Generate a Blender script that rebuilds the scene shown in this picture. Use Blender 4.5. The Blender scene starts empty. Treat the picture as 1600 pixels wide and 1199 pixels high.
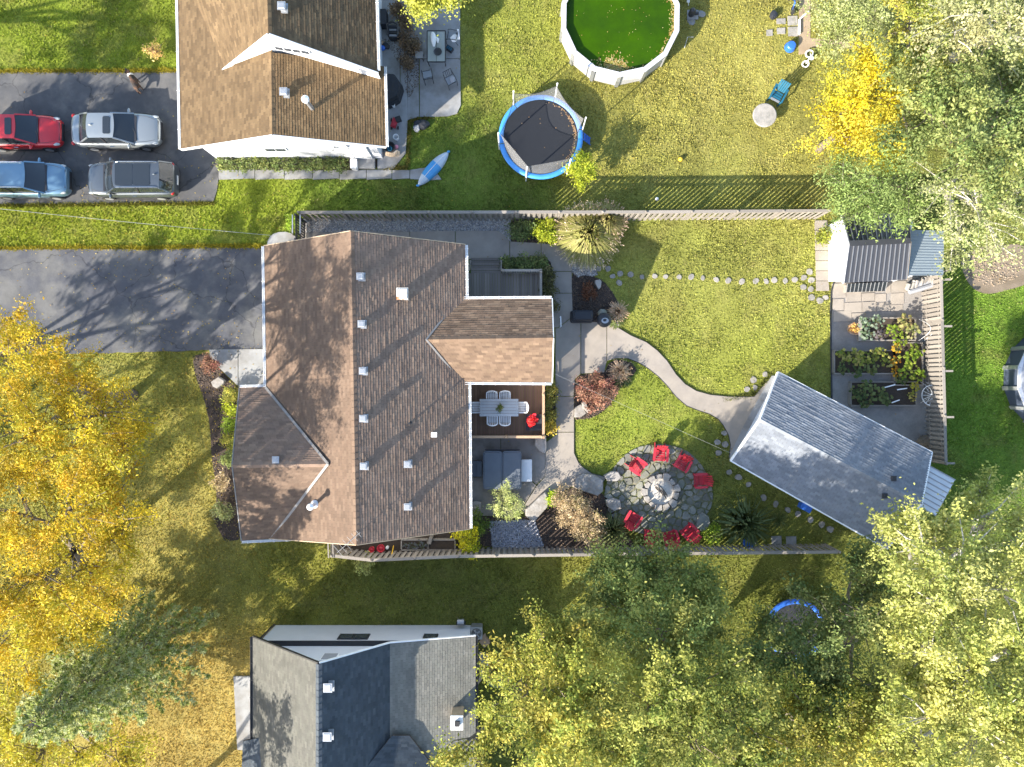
import bpy, math, random
import numpy as np
from mathutils import Vector, Matrix
R = math.radians
sc = bpy.context.scene
COL = sc.collection
rnd = random.Random(7)
rng = np.random.default_rng(11)

# ---------------------------------------------------------------- camera, sky, sun, exposure
S = 0.035          # metres per photo pixel on the ground
HC = 39.0          # drone height
cam = bpy.data.cameras.new('camera')
cam.sensor_width = 36
cam.lens = 18 * HC / (800 * S)
cam.clip_end = 2000
camo = bpy.data.objects.new('camera', cam)
COL.objects.link(camo)
camo.location = (0, 0, HC)
sc.camera = camo

SUN_EL, SUN_DIR = 26.5, 41.0       # shadows run towards +x +y at 41 degrees
world = bpy.data.worlds.new('World')
sc.world = world
world.use_nodes = True
wn = world.node_tree.nodes
sky = wn.new('ShaderNodeTexSky')
sky.sky_type = 'NISHITA'
sky.sun_disc = False
sky.sun_elevation = R(SUN_EL)
sky.sun_rotation = R(270 - SUN_DIR)
wn['Background'].inputs['Strength'].default_value = 0.13
world.node_tree.links.new(sky.outputs['Color'], wn['Background'].inputs['Color'])
sun = bpy.data.lights.new('sun', 'SUN')
sun.energy = 4.1
sun.angle = R(0.55)
sun.color = (1.0, 0.93, 0.82)
suno = bpy.data.objects.new('sun', sun)
COL.objects.link(suno)
sd = Vector((math.cos(R(SUN_DIR)) * math.cos(R(SUN_EL)), math.sin(R(SUN_DIR)) * math.cos(R(SUN_EL)), -math.sin(R(SUN_EL))))
suno.rotation_euler = sd.to_track_quat('-Z', 'Y').to_euler()
suno.location = (-30, -30, 30)
sc.view_settings.view_transform = 'Standard'
sc.view_settings.look = 'None'
sc.view_settings.exposure = 1.82
sc.view_settings.gamma = 1
sc.view_settings.use_curve_mapping = False
sc.cycles.max_bounces = 6
sc.cycles.transparent_max_bounces = 8


def W(px, py, h=0.0):
    """photo pixel seen at height h -> world point"""
    k = (1 - h / HC) * S
    return Vector(((px - 800) * k, (599.5 - py) * k, h))


def G(px, py, z=0.0):
    """ground plan pixel -> world point at height z straight above it"""
    return Vector(((px - 800) * S, (599.5 - py) * S, z))


# ---------------------------------------------------------------- materials
def srgb(r, g, b):
    f = lambda c: c / 12.92 if c <= .04045 else ((c + .055) / 1.055) ** 2.4
    return (f(r / 255), f(g / 255), f(b / 255))


def mat(name, col, rough=.8, var=.12, scale=2.0, bump=.15, bscale=40., metal=0., attr=None, orand=0., col2=None, c2scale=1.0,
        c2lo=.45, c2hi=.62, transl=0., spec=.5, coat=0., alpha=1., stretch=None, cracks=0.):
    m = bpy.data.materials.new(name)
    m.use_nodes = True
    nt = m.node_tree
    n, l = nt.nodes, nt.links
    p = n['Principled BSDF']
    p.inputs['Roughness'].default_value = rough
    p.inputs['Metallic'].default_value = metal
    p.inputs['Specular IOR Level'].default_value = spec
    p.inputs['Coat Weight'].default_value = coat
    p.inputs['Coat Roughness'].default_value = .05
    p.inputs['Alpha'].default_value = alpha
    tc = n.new('ShaderNodeTexCoord') if stretch else n.new('ShaderNodeNewGeometry')
    vec = tc.outputs['Object'] if stretch else tc.outputs['Position']
    if stretch:
        mp = n.new('ShaderNodeMapping')
        mp.inputs['Scale'].default_value = stretch
        l.new(vec, mp.inputs['Vector'])
        vec = mp.outputs['Vector']
    if attr:
        a = n.new('ShaderNodeAttribute')
        a.attribute_name = attr
        base = a.outputs['Color']
    else:
        c = n.new('ShaderNodeRGB')
        c.outputs[0].default_value = (*col, 1)
        base = c.outputs[0]
    if col2 is not None:
        nz2 = n.new('ShaderNodeTexNoise')
        nz2.inputs['Scale'].default_value = c2scale
        nz2.inputs['Detail'].default_value = 6
        nz2.inputs['Roughness'].default_value = .65
        l.new(vec, nz2.inputs['Vector'])
        mr = n.new('ShaderNodeMapRange')
        mr.inputs['From Min'].default_value = c2lo
        mr.inputs['From Max'].default_value = c2hi
        l.new(nz2.outputs['Fac'], mr.inputs['Value'])
        mx2 = n.new('ShaderNodeMix')
        mx2.data_type = 'RGBA'
        l.new(mr.outputs['Result'], mx2.inputs['Factor'])
        l.new(base, mx2.inputs['A'])
        mx2.inputs['B'].default_value = (*col2, 1)
        base = mx2.outputs['Result']
    if var or orand:
        nz = n.new('ShaderNodeTexNoise')
        nz.inputs['Scale'].default_value = scale
        nz.inputs['Detail'].default_value = 8
        nz.inputs['Roughness'].default_value = .7
        l.new(vec, nz.inputs['Vector'])
        mr = n.new('ShaderNodeMapRange')
        mr.inputs['From Min'].default_value = .25
        mr.inputs['From Max'].default_value = .75
        mr.inputs['To Min'].default_value = 1 - var
        mr.inputs['To Max'].default_value = 1 + var
        l.new(nz.outputs['Fac'], mr.inputs['Value'])
        val = mr.outputs['Result']
        if orand:
            oi = n.new('ShaderNodeObjectInfo')
            m2 = n.new('ShaderNodeMapRange')
            m2.inputs['To Min'].default_value = 1 - orand
            m2.inputs['To Max'].default_value = 1 + orand
            l.new(oi.outputs['Random'], m2.inputs['Value'])
            mm = n.new('ShaderNodeMath')
            mm.operation = 'MULTIPLY'
            l.new(val, mm.inputs[0])
            l.new(m2.outputs['Result'], mm.inputs[1])
            val = mm.outputs[0]
        vm = n.new('ShaderNodeVectorMath')
        vm.operation = 'SCALE'
        l.new(base, vm.inputs[0])
        l.new(val, vm.inputs['Scale'])
        base = vm.outputs[0]
    if cracks:
        dn = n.new('ShaderNodeTexNoise')
        dn.inputs['Scale'].default_value = 1.1
        dn.inputs['Detail'].default_value = 5
        l.new(vec, dn.inputs['Vector'])
        dm = n.new('ShaderNodeMix')
        dm.data_type = 'RGBA'
        dm.blend_type = 'ADD'
        dm.inputs['Factor'].default_value = 1.6
        l.new(vec, dm.inputs['A'])
        l.new(dn.outputs['Color'], dm.inputs['B'])
        vo = n.new('ShaderNodeTexVoronoi')
        vo.feature = 'DISTANCE_TO_EDGE'
        vo.inputs['Scale'].default_value = .22
        l.new(dm.outputs['Result'], vo.inputs['Vector'])
        cr = n.new('ShaderNodeMapRange')
        cr.inputs['From Min'].default_value = .002
        cr.inputs['From Max'].default_value = .006
        cr.inputs['To Min'].default_value = 1 - cracks
        l.new(vo.outputs['Distance'], cr.inputs['Value'])
        # darker spill stains of their own shape
        st = n.new('ShaderNodeTexNoise')
        st.inputs['Scale'].default_value = .9
        st.inputs['Detail'].default_value = 3
        l.new(vec, st.inputs['Vector'])
        sr = n.new('ShaderNodeMapRange')
        sr.inputs['From Min'].default_value = .66
        sr.inputs['From Max'].default_value = .74
        sr.inputs['To Min'].default_value = 1
        sr.inputs['To Max'].default_value = .62
        l.new(st.outputs['Fac'], sr.inputs['Value'])
        mm = n.new('ShaderNodeMath')
        mm.operation = 'MULTIPLY'
        l.new(cr.outputs['Result'], mm.inputs[0])
        l.new(sr.outputs['Result'], mm.inputs[1])
        vm = n.new('ShaderNodeVectorMath')
        vm.operation = 'SCALE'
        l.new(base, vm.inputs[0])
        l.new(mm.outputs[0], vm.inputs['Scale'])
        base = vm.outputs[0]
    l.new(base, p.inputs['Base Color'])
    if bump:
        bz = n.new('ShaderNodeTexNoise')
        bz.inputs['Scale'].default_value = bscale
        bz.inputs['Detail'].default_value = 4
        l.new(vec, bz.inputs['Vector'])
        b = n.new('ShaderNodeBump')
        b.inputs['Strength'].default_value = bump
        b.inputs['Distance'].default_value = .02
        l.new(bz.outputs['Fac'], b.inputs['Height'])
        l.new(b.outputs['Normal'], p.inputs['Normal'])
    if transl:
        t = n.new('ShaderNodeBsdfTranslucent')
        l.new(base, t.inputs['Color'])
        ms = n.new('ShaderNodeMixShader')
        ms.inputs[0].default_value = transl
        l.new(p.outputs[0], ms.inputs[1])
        l.new(t.outputs[0], ms.inputs[2])
        l.new(ms.outputs[0], n['Material Output'].inputs['Surface'])
    return m


M = {}
M['lawn'] = mat('lawn', (1, 1, 1), .95, .3, 6, .35, 25, attr='col', spec=.1)
M['blade'] = mat('grass_blade', (1, 1, 1), .8, .0, 6, 0, attr='col', transl=.3, spec=.15)
M['leaf'] = mat('leaf', (1, 1, 1), .6, .0, 6, 0, attr='col', transl=.38, spec=.25)
M['bark'] = mat('bark', (.16, .13, .10), .9, .3, 5, .5, 30)
M['palebark'] = mat('pale_bark', (.42, .39, .34), .9, .25, 5, .4, 30)
M['asphalt'] = mat('asphalt', (.068, .07, .08), .85, .22, 1.2, .35, 120, col2=(.12, .117, .112), c2scale=.5, cracks=.45)
M['asphalt_old'] = mat('old_asphalt', (.072, .072, .074), .85, .22, 1.5, .35, 120, col2=(.115, .11, .104), c2scale=.6, cracks=.5)
M['concrete'] = mat('concrete', (.297, .258, .214), .85, .16, 1.1, .15, 90, col2=(.26, .228, .195), c2scale=.6, orand=.05)
M['concrete_grey'] = mat('grey_concrete', (.27, .27, .265), .85, .16, 1.3, .2, 90, col2=(.2, .19, .175), c2scale=.7, orand=.06)
M['patio'] = mat('brushed_concrete', (.25, .225, .20), .85, .16, 1.5, .2, 80, col2=(.19, .165, .14), c2scale=.9, orand=.06)
M['stone'] = mat('flat_stone', (.27, .25, .225), .85, .2, 4, .4, 25, col2=(.2, .19, .17), c2scale=3, orand=.15)
M['moss'] = mat('mossy_joint', (.13, .135, .06), .95, .3, 8, .6, 25, col2=(.22, .20, .14), c2scale=2)
M['flag'] = mat('flagstone', (.195, .192, .165), .85, .28, 3, .5, 25, col2=(.16, .165, .12), c2scale=2.5, orand=.3)
M['rock'] = mat('pale_rock', (.33, .305, .275), .9, .2, 3, .7, 9, col2=(.24, .215, .185), c2scale=2.2)
M['gravel'] = mat('gravel', (.34, .33, .31), .9, .35, 30, .7, 45, orand=0)
M['gardengravel'] = mat('garden_gravel', (.25, .23, .21), .9, .22, 25, .4, 45, col2=(.19, .175, .16), c2scale=.8)
M['pebble'] = mat('pebble', (1, 1, 1), .85, .1, 6, 0, attr='col')
M['mulch'] = mat('mulch', (.06, .042, .032), .95, .4, 14, .8, 30)
M['soil'] = mat('soil', (.05, .036, .026), .95, .35, 12, .8, 30)
M['dirt'] = mat('bare_earth', (.22, .17, .12), .95, .25, 3, .5, 20, col2=(.15, .115, .075), c2scale=1.5)
M['roofbrown'] = mat('brown_shingle', (1, 1, 1), .92, .2, 1.3, .25, 90, attr='col', spec=.2)
M['roofbase'] = mat('roof_deck', (.07, .06, .055), .9)
M['white'] = mat('white_paint', (.78, .78, .77), .5, .06, 2, .05)
M['siding'] = mat('white_siding', (.66, .675, .70), .55, .06, 1.5, .05)
M['plastic_white'] = mat('white_plastic', (.72, .72, .71), .4, .05, 4, 0)
M['metal'] = mat('galvanised_metal', (.42, .43, .44), .4, .1, 6, .05, metal=.6)
M['blackmetal'] = mat('black_metal', (.025, .025, .028), .45, .1, 6, 0)
M['wood_grey'] = mat('weathered_wood', (.24, .212, .18), .85, .2, 6, .3, 30, orand=.18, stretch=(6, 6, .7))
M['deck_grey'] = mat('grey_deck_board', (.20, .168, .138), .8, .2, 5, .3, 30, orand=.22, stretch=(7, .5, 7))
M['deck_brown'] = mat('brown_deck_board', (.175, .105, .065), .7, .2, 5, .3, 30, orand=.2, stretch=(7, .5, 7))
M['wood_warm'] = mat('cedar_wood', (.42, .27, .16), .7, .15, 5, .2, 30, orand=.08)
M['wood_tan'] = mat('tan_wood', (.46, .34, .22), .8, .18, 5, .2, 30, orand=.1)
M['red'] = mat('red_plastic', (.44, .026, .042), .5, .12, 5, 0, orand=.28)
M['redcushion'] = mat('red_cloth', (.5, .03, .045), .8, .2, 8, .2)
M['blue'] = mat('blue_vinyl', (.05, .25, .62), .45, .14, 3, .1, 12)
M['bluepaint'] = mat('blue_plastic', (.03, .13, .5), .4, .1, 3, 0)
M['teal'] = mat('teal_plastic', (.014, .10, .165), .4, .08, 4, 0)
M['pink'] = mat('pink_plastic', (.75, .25, .33), .5, .08, 4, 0)
M['yellowpl'] = mat('yellow_plastic', (.75, .45, .03), .5, .08, 4, 0)
M['green'] = mat('green_cloth', (.13, .17, .08), .8, .2, 4, .2)
M['black'] = mat('black_cover', (.018, .02, .026), .65, .2, 5, .2, 10)
M['rubber'] = mat('tyre_rubber', (.02, .02, .021), .8, .1, 5, .2)
M['mesh'] = mat('trampoline_mat', (.014, .016, .021), .85, .1, 3, .05)
M['tub'] = mat('hot_tub_vinyl', (.10, .115, .135), .55, .12, 2, .1, 15)
M['glass'] = mat('dark_glass', (.02, .025, .03), .06, 0, 1, 0, spec=.8)
M['windowglass'] = mat('window_glass', (.05, .06, .075), .08, 0, 1, 0, spec=.7)
M['silver'] = mat('silver_car_paint', (.30, .325, .33), .28, .02, 1, 0, metal=.55, coat=.8)
M['carblue'] = mat('pale_blue_car_paint', (.15, .26, .35), .28, .02, 1, 0, metal=.5, coat=.8)
M['carred'] = mat('red_car_paint', (.55, .02, .025), .3, .02, 1, 0, metal=.15, coat=.9)
M['cargrey'] = mat('grey_car_paint', (.09, .105, .12), .28, .02, 1, 0, metal=.5, coat=.8)
M['chrome'] = mat('chrome', (.7, .7, .7), .15, 0, 1, 0, metal=1)
M['lamp'] = mat('lamp_glass', (.34, .36, .36), .15, 0, 1, 0, spec=.8)
M['taillamp'] = mat('red_lamp_glass', (.4, .02, .02), .15, 0, 1, 0)
M['poolwater'] = mat('green_pool_water', (.028, .075, .0), .2, .22, .6, .03, 3, spec=.15, col2=(.016, .045, .002), c2scale=.35, c2lo=.42, c2hi=.7)  # darker patches stand for scum and for the wall's shadow
M['poolwall'] = mat('pool_wall', (.46, .45, .43), .6, .08, 2, .05)
M['poolrail'] = mat('pool_rail', (.48, .48, .50), .5, .06, 3, .05)
M['navy'] = mat('navy_wall', (.05, .065, .10), .55, .15, 2, .05)
M['covergrey'] = mat('grey_cover', (.28, .285, .30), .7, .1, 2, .1)
M['metalroof'] = mat('black_steel_roof', (.045, .047, .055), .42, .12, 3, .05, metal=.2)
M['greyroof'] = mat('grey_steel_roof', (.25, .29, .31), .45, .1, 2, .05, metal=.3)
M['whiteroof'] = mat('white_steel_roof', (.66, .68, .70), .45, .1, 2, .05)
M['rust'] = mat('rusted_cap', (.56, .53, .47), .6, .1, 3, .1, col2=(.34, .13, .03), c2scale=2.6, c2lo=.5, c2hi=.6)
M['card'] = mat('cardboard', (.36, .24, .15), .85, .1, 3, .1)
M['dogfur'] = mat('black_fur', (.02, .015, .012), .8, .3, 20, .5, 60, col2=(.10, .045, .02), c2scale=5)
M['dogwhite'] = mat('white_fur', (.65, .62, .58), .8, .1, 20, .5, 60)
M['sand'] = mat('ash_sand', (.55, .50, .43), .95, .2, 6, .5, 20)
M['thinwire'] = mat('dull_wire', (.3, .3, .3), .6, 0, 1, 0)
M['tanearth'] = mat('tan_earth', (.33, .25, .165), .95, .2, 3, .4, 20, col2=(.25, .185, .12), c2scale=1.5)
M['wire'] = mat('cable', (.3, .3, .29), .5, 0, 1, 0)


def netmat():
    m = bpy.data.materials.new('enclosure_net')
    m.use_nodes = True
    n, l = m.node_tree.nodes, m.node_tree.links
    p = n['Principled BSDF']
    p.inputs['Base Color'].default_value = (.34, .34, .34, 1)
    p.inputs['Roughness'].default_value = .8
    p.inputs['Alpha'].default_value = .33
    return m


M['net'] = netmat()
M['flashing'] = mat('dull_flashing', (.22, .205, .19), .6, .15, 3, .05)
M['rib'] = mat('sunlit_rib', (.16, .165, .18), .35, .1, 3, .05, metal=.3)  # paler than its roof: sun highlights put into the rib colour


# ---------------------------------------------------------------- mesh builder
class MB:
    def __init__(s):
        s.v, s.f, s.mi, s.c = [], [], [], []
        s.has_c = False

    def add(s, vs, fs, mi=0, col=None):
        b = len(s.v)
        s.v += [tuple(x) for x in vs]
        for f in fs:
            s.f.append([b + i for i in f])
            s.mi.append(mi)
            s.c.append(col or (1, 1, 1))
        if col:
            s.has_c = True
        return s

    def box(s, c, size, rz=0., mi=0, col=None, ry=0., rx=0., taper=1.):
        x, y, z = [q / 2 for q in size]
        t = taper
        vs = [Vector(q) for q in ((-x, -y, -z), (x, -y, -z), (x, y, -z), (-x, y, -z), (-x * t, -y * t, z), (x * t, -y * t, z), (x * t, y * t, z), (-x * t, y * t, z))]
        m = Matrix.Translation(c) @ Matrix.Rotation(rz, 4, 'Z') @ Matrix.Rotation(ry, 4, 'Y') @ Matrix.Rotation(rx, 4, 'X')
        return s.add([m @ q for q in vs], [(0, 3, 2, 1), (4, 5, 6, 7), (0, 1, 5, 4), (1, 2, 6, 5), (2, 3, 7, 6), (3, 0, 4, 7)], mi, col)

    def beam(s, p0, p1, w, h, mi=0, up=(0, 0, 1), col=None):
        p0, p1 = Vector(p0), Vector(p1)
        d = (p1 - p0).normalized()
        side = d.cross(Vector(up))
        if side.length < 1e-4:
            side = d.cross(Vector((1, 0, 0)))
        side.normalize()
        u = side.cross(d).normalized()
        vs = []
        for p in (p0, p1):
            for a, b in ((-1, -1), (1, -1), (1, 1), (-1, 1)):
                vs.append(p + side * a * w / 2 + u * b * h / 2)
        return s.add(vs, [(0, 1, 2, 3), (7, 6, 5, 4), (0, 4, 5, 1), (1, 5, 6, 2), (2, 6, 7, 3), (3, 7, 4, 0)], mi, col)

    def prism(s, poly, z0, z1, mi=0, inset=0., col=None):
        n = len(poly)
        a = sum(poly[i][0] * poly[(i + 1) % n][1] - poly[(i + 1) % n][0] * poly[i][1] for i in range(n))
        if a < 0:
            poly = poly[::-1]
        top = poly
        if inset:
            cx = sum(p[0] for p in poly) / n
            cy = sum(p[1] for p in poly) / n
            top = [(cx + (p[0] - cx) * (1 - inset), cy + (p[1] - cy) * (1 - inset)) for p in poly]
        vs = [(p[0], p[1], z0) for p in poly] + [(p[0], p[1], z1) for p in top]
        fs = [tuple(range(n, 2 * n)), tuple(range(n - 1, -1, -1))]
        fs += [(i, (i + 1) % n, n + (i + 1) % n, n + i) for i in range(n)]
        return s.add(vs, fs, mi, col)

    def slab(s, poly3, t, mi=0, col=None):
        """thicken a 3d polygon downwards by t"""
        n = len(poly3)
        p = [Vector(q) for q in poly3]
        nz = sum(p[i].x * p[(i + 1) % n].y - p[(i + 1) % n].x * p[i].y for i in range(n))
        if nz < 0:
            p = p[::-1]
        vs = p + [q - Vector((0, 0, t)) for q in p]
        fs = [tuple(range(n)), tuple(range(2 * n - 1, n - 1, -1))] + [((i + 1) % n, i, n + i, n + (i + 1) % n) for i in range(n)]
        return s.add(vs, fs, mi, col)

    def tube(s, pts, rads, n=6, mi=0, caps=True, col=None):
        pts = [Vector(p) for p in pts]
        if not isinstance(rads, (list, tuple)):
            rads = [rads] * len(pts)
        vs, fs = [], []
        for i, p in enumerate(pts):
            d = (pts[min(i + 1, len(pts) - 1)] - pts[max(i - 1, 0)]).normalized()
            a = d.cross(Vector((0, 0, 1)))
            if a.length < .01:
                a = Vector((1, 0, 0))
            a.normalize()
            b = d.cross(a)
            for j in range(n):
                t = 2 * math.pi * j / n
                vs.append(p + (a * math.cos(t) + b * math.sin(t)) * rads[i])
        for i in range(len(pts) - 1):
            for j in range(n):
                k = (j + 1) % n
                fs.append((i * n + j, (i + 1) * n + j, (i + 1) * n + k, i * n + k))
        if caps:
            fs.append(tuple(range(n)))
            e = (len(pts) - 1) * n
            fs.append(tuple(range(e + n - 1, e - 1, -1)))
        return s.add(vs, fs, mi, col)

    def lathe(s, c, prof, n=16, mi=0, a0=0., sx=1., sy=1., col=None):
        c = Vector(c)
        vs, fs = [], []
        for r, z in prof:
            for j in range(n):
                t = a0 + 2 * math.pi * j / n
                vs.append(c + Vector((math.cos(t) * r * sx, math.sin(t) * r * sy, z)))
        for i in range(len(prof) - 1):
            for j in range(n):
                k = (j + 1) % n
                fs.append((i * n + j, i * n + k, (i + 1) * n + k, (i + 1) * n + j))
        fs.append(tuple(range(n - 1, -1, -1)))
        e = (len(prof) - 1) * n
        fs.append(tuple(range(e, e + n)))
        return s.add(vs, fs, mi, col)

    def blob(s, c, r, seed=0, n=10, m=6, rough=.12, mi=0, flat=True, zs=None, col=None):
        """irregular rounded stone; r = (rx, ry, rz)"""
        q = random.Random(seed)
        c = Vector(c)
        vs, fs = [], []
        rr = [[1 + q.uniform(-rough, rough) for j in range(n)] for i in range(m + 1)]
        for i in range(1, m):
            ph = math.pi * i / m
            for j in range(n):
                t = 2 * math.pi * j / n
                k = rr[i][j]
                sx = math.copysign(abs(math.sin(ph)) ** .6, 1)
                vs.append(c + Vector((math.cos(t) * sx * r[0] * k, math.sin(t) * sx * r[1] * k, math.copysign(abs(math.cos(ph)) ** .7, math.cos(ph)) * r[2] * (1 + (k - 1) * .5))))
        b = len(vs)
        vs += [c + Vector((0, 0, r[2])), c - Vector((0, 0, r[2]))]
        for i in range(m - 2):
            for j in range(n):
                k = (j + 1) % n
                fs.append((i * n + j, (i + 1) * n + j, (i + 1) * n + k, i * n + k))
        for j in range(n):
            k = (j + 1) % n
            fs.append((b, j, k))
            fs.append((b + 1, (m - 2) * n + k, (m - 2) * n + j))
        return s.add(vs, fs, mi, col)

    def mesh(s, name, mats, off=(0, 0, 0), smooth=False):
        me = bpy.data.meshes.new(name)
        o = Vector(off)
        me.from_pydata([Vector(v) - o for v in s.v], [], s.f)
        for m in (mats if isinstance(mats, (list, tuple)) else [mats]):
            me.materials.append(M[m] if isinstance(m, str) else m)
        me.polygons.foreach_set('material_index', s.mi)
        if smooth:
            me.polygons.foreach_set('use_smooth', [True] * len(s.f))
        if s.has_c:
            a = me.attributes.new('col', 'FLOAT_COLOR', 'CORNER')
            arr = []
            for f, c in zip(s.f, s.c):
                arr += [c[0], c[1], c[2], 1.] * len(f)
            a.data.foreach_set('color', arr)
        me.update()
        return me

    def obj(s, name, mats, parent=None, smooth=False, kind=None, off=None):
        o = off if off is not None else (ORG.get(parent.name, Vector((0, 0, 0))) if parent else Vector((0, 0, 0)))
        ob = bpy.data.objects.new(name, s.mesh(name, mats, o, smooth))
        COL.objects.link(ob)
        if parent:
            ob.parent = parent
            ORG[ob.name] = ORG.get(parent.name, Vector((0, 0, 0)))
        if kind:
            ob['kind'] = kind
        return ob


ORG = {}


def tag(o, label, cat, group=None):
    o['label'] = label
    o['category'] = cat
    if group:
        o['group'] = group
    return o


def thing(name, label, cat, loc=(0, 0, 0), group=None):
    o = bpy.data.objects.new(name, None)
    o.empty_display_size = .3
    COL.objects.link(o)
    o.location = loc
    ORG[o.name] = Vector(loc)
    return tag(o, label, cat, group)


def single(mb, name, mats, label, cat, loc, group=None, smooth=False):
    """a thing that is one mesh with its origin at its base"""
    ob = mb.obj(name, mats, None, smooth, off=loc)
    ob.location = loc
    return tag(ob, label, cat, group)


def dup(root, loc, rz, label, group=None):
    """copy a thing with its parts and sub-parts"""
    r = root.copy()
    COL.objects.link(r)
    r.location = loc
    r.rotation_euler = (0, 0, rz)
    r['label'] = label
    if group:
        r['group'] = group
    for ch in list(root.children):
        c = ch.copy()
        COL.objects.link(c)
        c.parent = r
        for g in ch.children:
            d = g.copy()
            COL.objects.link(d)
            d.parent = c
    return r


def piece(me, name, parent, loc, rot=(0, 0, 0), scale=(1, 1, 1)):
    ob = bpy.data.objects.new(name, me)
    COL.objects.link(ob)
    ob.parent = parent
    ob.location = Vector(loc) - ORG.get(parent.name, Vector((0, 0, 0)))
    ob.rotation_euler = rot
    ob.scale = scale
    return ob


def fastmesh(name, verts, nper, material, cols=None, smooth=False):
    """verts (N*nper,3): N separate polygons of nper corners; cols (N,3)"""
    N = len(verts) // nper
    me = bpy.data.meshes.new(name)
    me.vertices.add(len(verts))
    me.vertices.foreach_set('co', np.asarray(verts, np.float32).ravel())
    me.loops.add(N * nper)
    me.loops.foreach_set('vertex_index', np.arange(N * nper, dtype=np.int32))
    me.polygons.add(N)
    me.polygons.foreach_set('loop_start', np.arange(0, N * nper, nper, dtype=np.int32))
    me.polygons.foreach_set('loop_total', np.full(N, nper, np.int32))
    me.update(calc_edges=True)
    if cols is not None:
        a = me.attributes.new('col', 'FLOAT_COLOR', 'POINT')
        c = np.ones((N, nper, 4), np.float32)
        c[:, :, :3] = np.asarray(cols)[:, None, :]
        a.data.foreach_set('color', c.ravel())
    me.materials.append(M[material])
    return me


def link(me, name, parent=None, kind=None):
    ob = bpy.data.objects.new(name, me)
    COL.objects.link(ob)
    if parent:
        ob.parent = parent
        o = ORG.get(parent.name, Vector((0, 0, 0)))
        if o.length:
            me.transform(Matrix.Translation(-o))
        ORG[ob.name] = o
    if kind:
        ob['kind'] = kind
    return ob


def inpoly(px, py, poly):
    px, py = np.asarray(px), np.asarray(py)
    r = np.zeros(px.shape, bool)
    n = len(poly)
    for i in range(n):
        x0, y0 = poly[i][:2]
        x1, y1 = poly[(i + 1) % n][:2]
        if y0 == y1:
            continue
        c = ((y0 > py) != (y1 > py)) & (px < (x1 - x0) * (py - y0) / (y1 - y0) + x0)
        r ^= c
    return r


def vnoise(x, y, seed=0):
    """smooth value noise in numpy"""
    q = np.random.default_rng(seed)
    t = q.random((64, 64))
    xi, yi = np.floor(x).astype(int), np.floor(y).astype(int)
    fx, fy = x - xi, y - yi
    fx, fy = fx * fx * (3 - 2 * fx), fy * fy * (3 - 2 * fy)
    g = lambda a, b: t[a % 64, b % 64]
    return (g(xi, yi) * (1 - fx) + g(xi + 1, yi) * fx) * (1 - fy) + (g(xi, yi + 1) * (1 - fx) + g(xi + 1, yi + 1) * fx) * fy
# ================================================================ GROUND
NOGRASS = []


def gp(poly):
    return [(G(a, b).x, G(a, b).y) for a, b in poly]


def smooth_poly(poly, it=2):
    """Chaikin rounding of a closed px polygon"""
    for _ in range(it):
        q = []
        n = len(poly)
        for i in range(n):
            a, b = poly[i], poly[(i + 1) % n]
            q.append((a[0] * .75 + b[0] * .25, a[1] * .75 + b[1] * .25))
            q.append((a[0] * .25 + b[0] * .75, a[1] * .25 + b[1] * .75))
        poly = q
    return poly


def rough(poly, step=9, amp=1.1, seed=1):
    q = random.Random(seed)
    o = []
    n = len(poly)
    for i in range(n):
        a, c = poly[i], poly[(i + 1) % n]
        k = max(1, int(math.hypot(c[0] - a[0], c[1] - a[1]) / step))
        for j in range(k):
            o.append((a[0] + (c[0] - a[0]) * j / k + q.uniform(-amp, amp), a[1] + (c[1] - a[1]) * j / k + q.uniform(-amp, amp)))
    return o


def sheet(name, poly, m, z0, z1, kind='structure', parent=None, grass=False):
    if not grass:
        NOGRASS.append(poly)
    return MB().prism(gp(poly), z0, z1).obj(name, m, parent, kind=kind)


# lawn colour: grass tone of each yard, shaded lawns and shadow patches painted darker
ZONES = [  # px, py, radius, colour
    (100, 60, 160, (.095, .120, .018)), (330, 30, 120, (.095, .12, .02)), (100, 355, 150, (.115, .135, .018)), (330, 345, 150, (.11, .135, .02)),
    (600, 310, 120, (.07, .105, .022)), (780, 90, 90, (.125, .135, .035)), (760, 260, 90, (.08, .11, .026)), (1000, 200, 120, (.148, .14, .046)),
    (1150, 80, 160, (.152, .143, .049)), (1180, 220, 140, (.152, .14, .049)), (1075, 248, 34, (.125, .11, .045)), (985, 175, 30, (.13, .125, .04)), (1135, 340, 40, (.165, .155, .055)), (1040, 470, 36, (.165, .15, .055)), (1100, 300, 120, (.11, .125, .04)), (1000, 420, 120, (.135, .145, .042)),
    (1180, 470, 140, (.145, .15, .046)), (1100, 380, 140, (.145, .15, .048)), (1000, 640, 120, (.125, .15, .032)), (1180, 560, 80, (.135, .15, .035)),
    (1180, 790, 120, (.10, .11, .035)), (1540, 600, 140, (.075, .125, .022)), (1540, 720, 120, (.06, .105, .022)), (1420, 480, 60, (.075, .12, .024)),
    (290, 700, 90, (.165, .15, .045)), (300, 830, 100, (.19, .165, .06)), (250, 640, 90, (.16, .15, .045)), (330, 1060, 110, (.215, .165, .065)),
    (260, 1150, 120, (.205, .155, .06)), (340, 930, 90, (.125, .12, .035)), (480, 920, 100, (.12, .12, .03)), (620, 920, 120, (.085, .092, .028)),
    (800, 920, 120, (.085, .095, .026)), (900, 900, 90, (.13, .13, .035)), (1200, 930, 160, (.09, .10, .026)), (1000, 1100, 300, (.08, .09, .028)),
    (100, 1000, 150, (.15, .13, .04)), (100, 650, 150, (.13, .13, .04)), (1450, 150, 200, (.10, .11, .035)), (1450, 1050, 300, (.08, .09, .028)),
]


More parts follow.
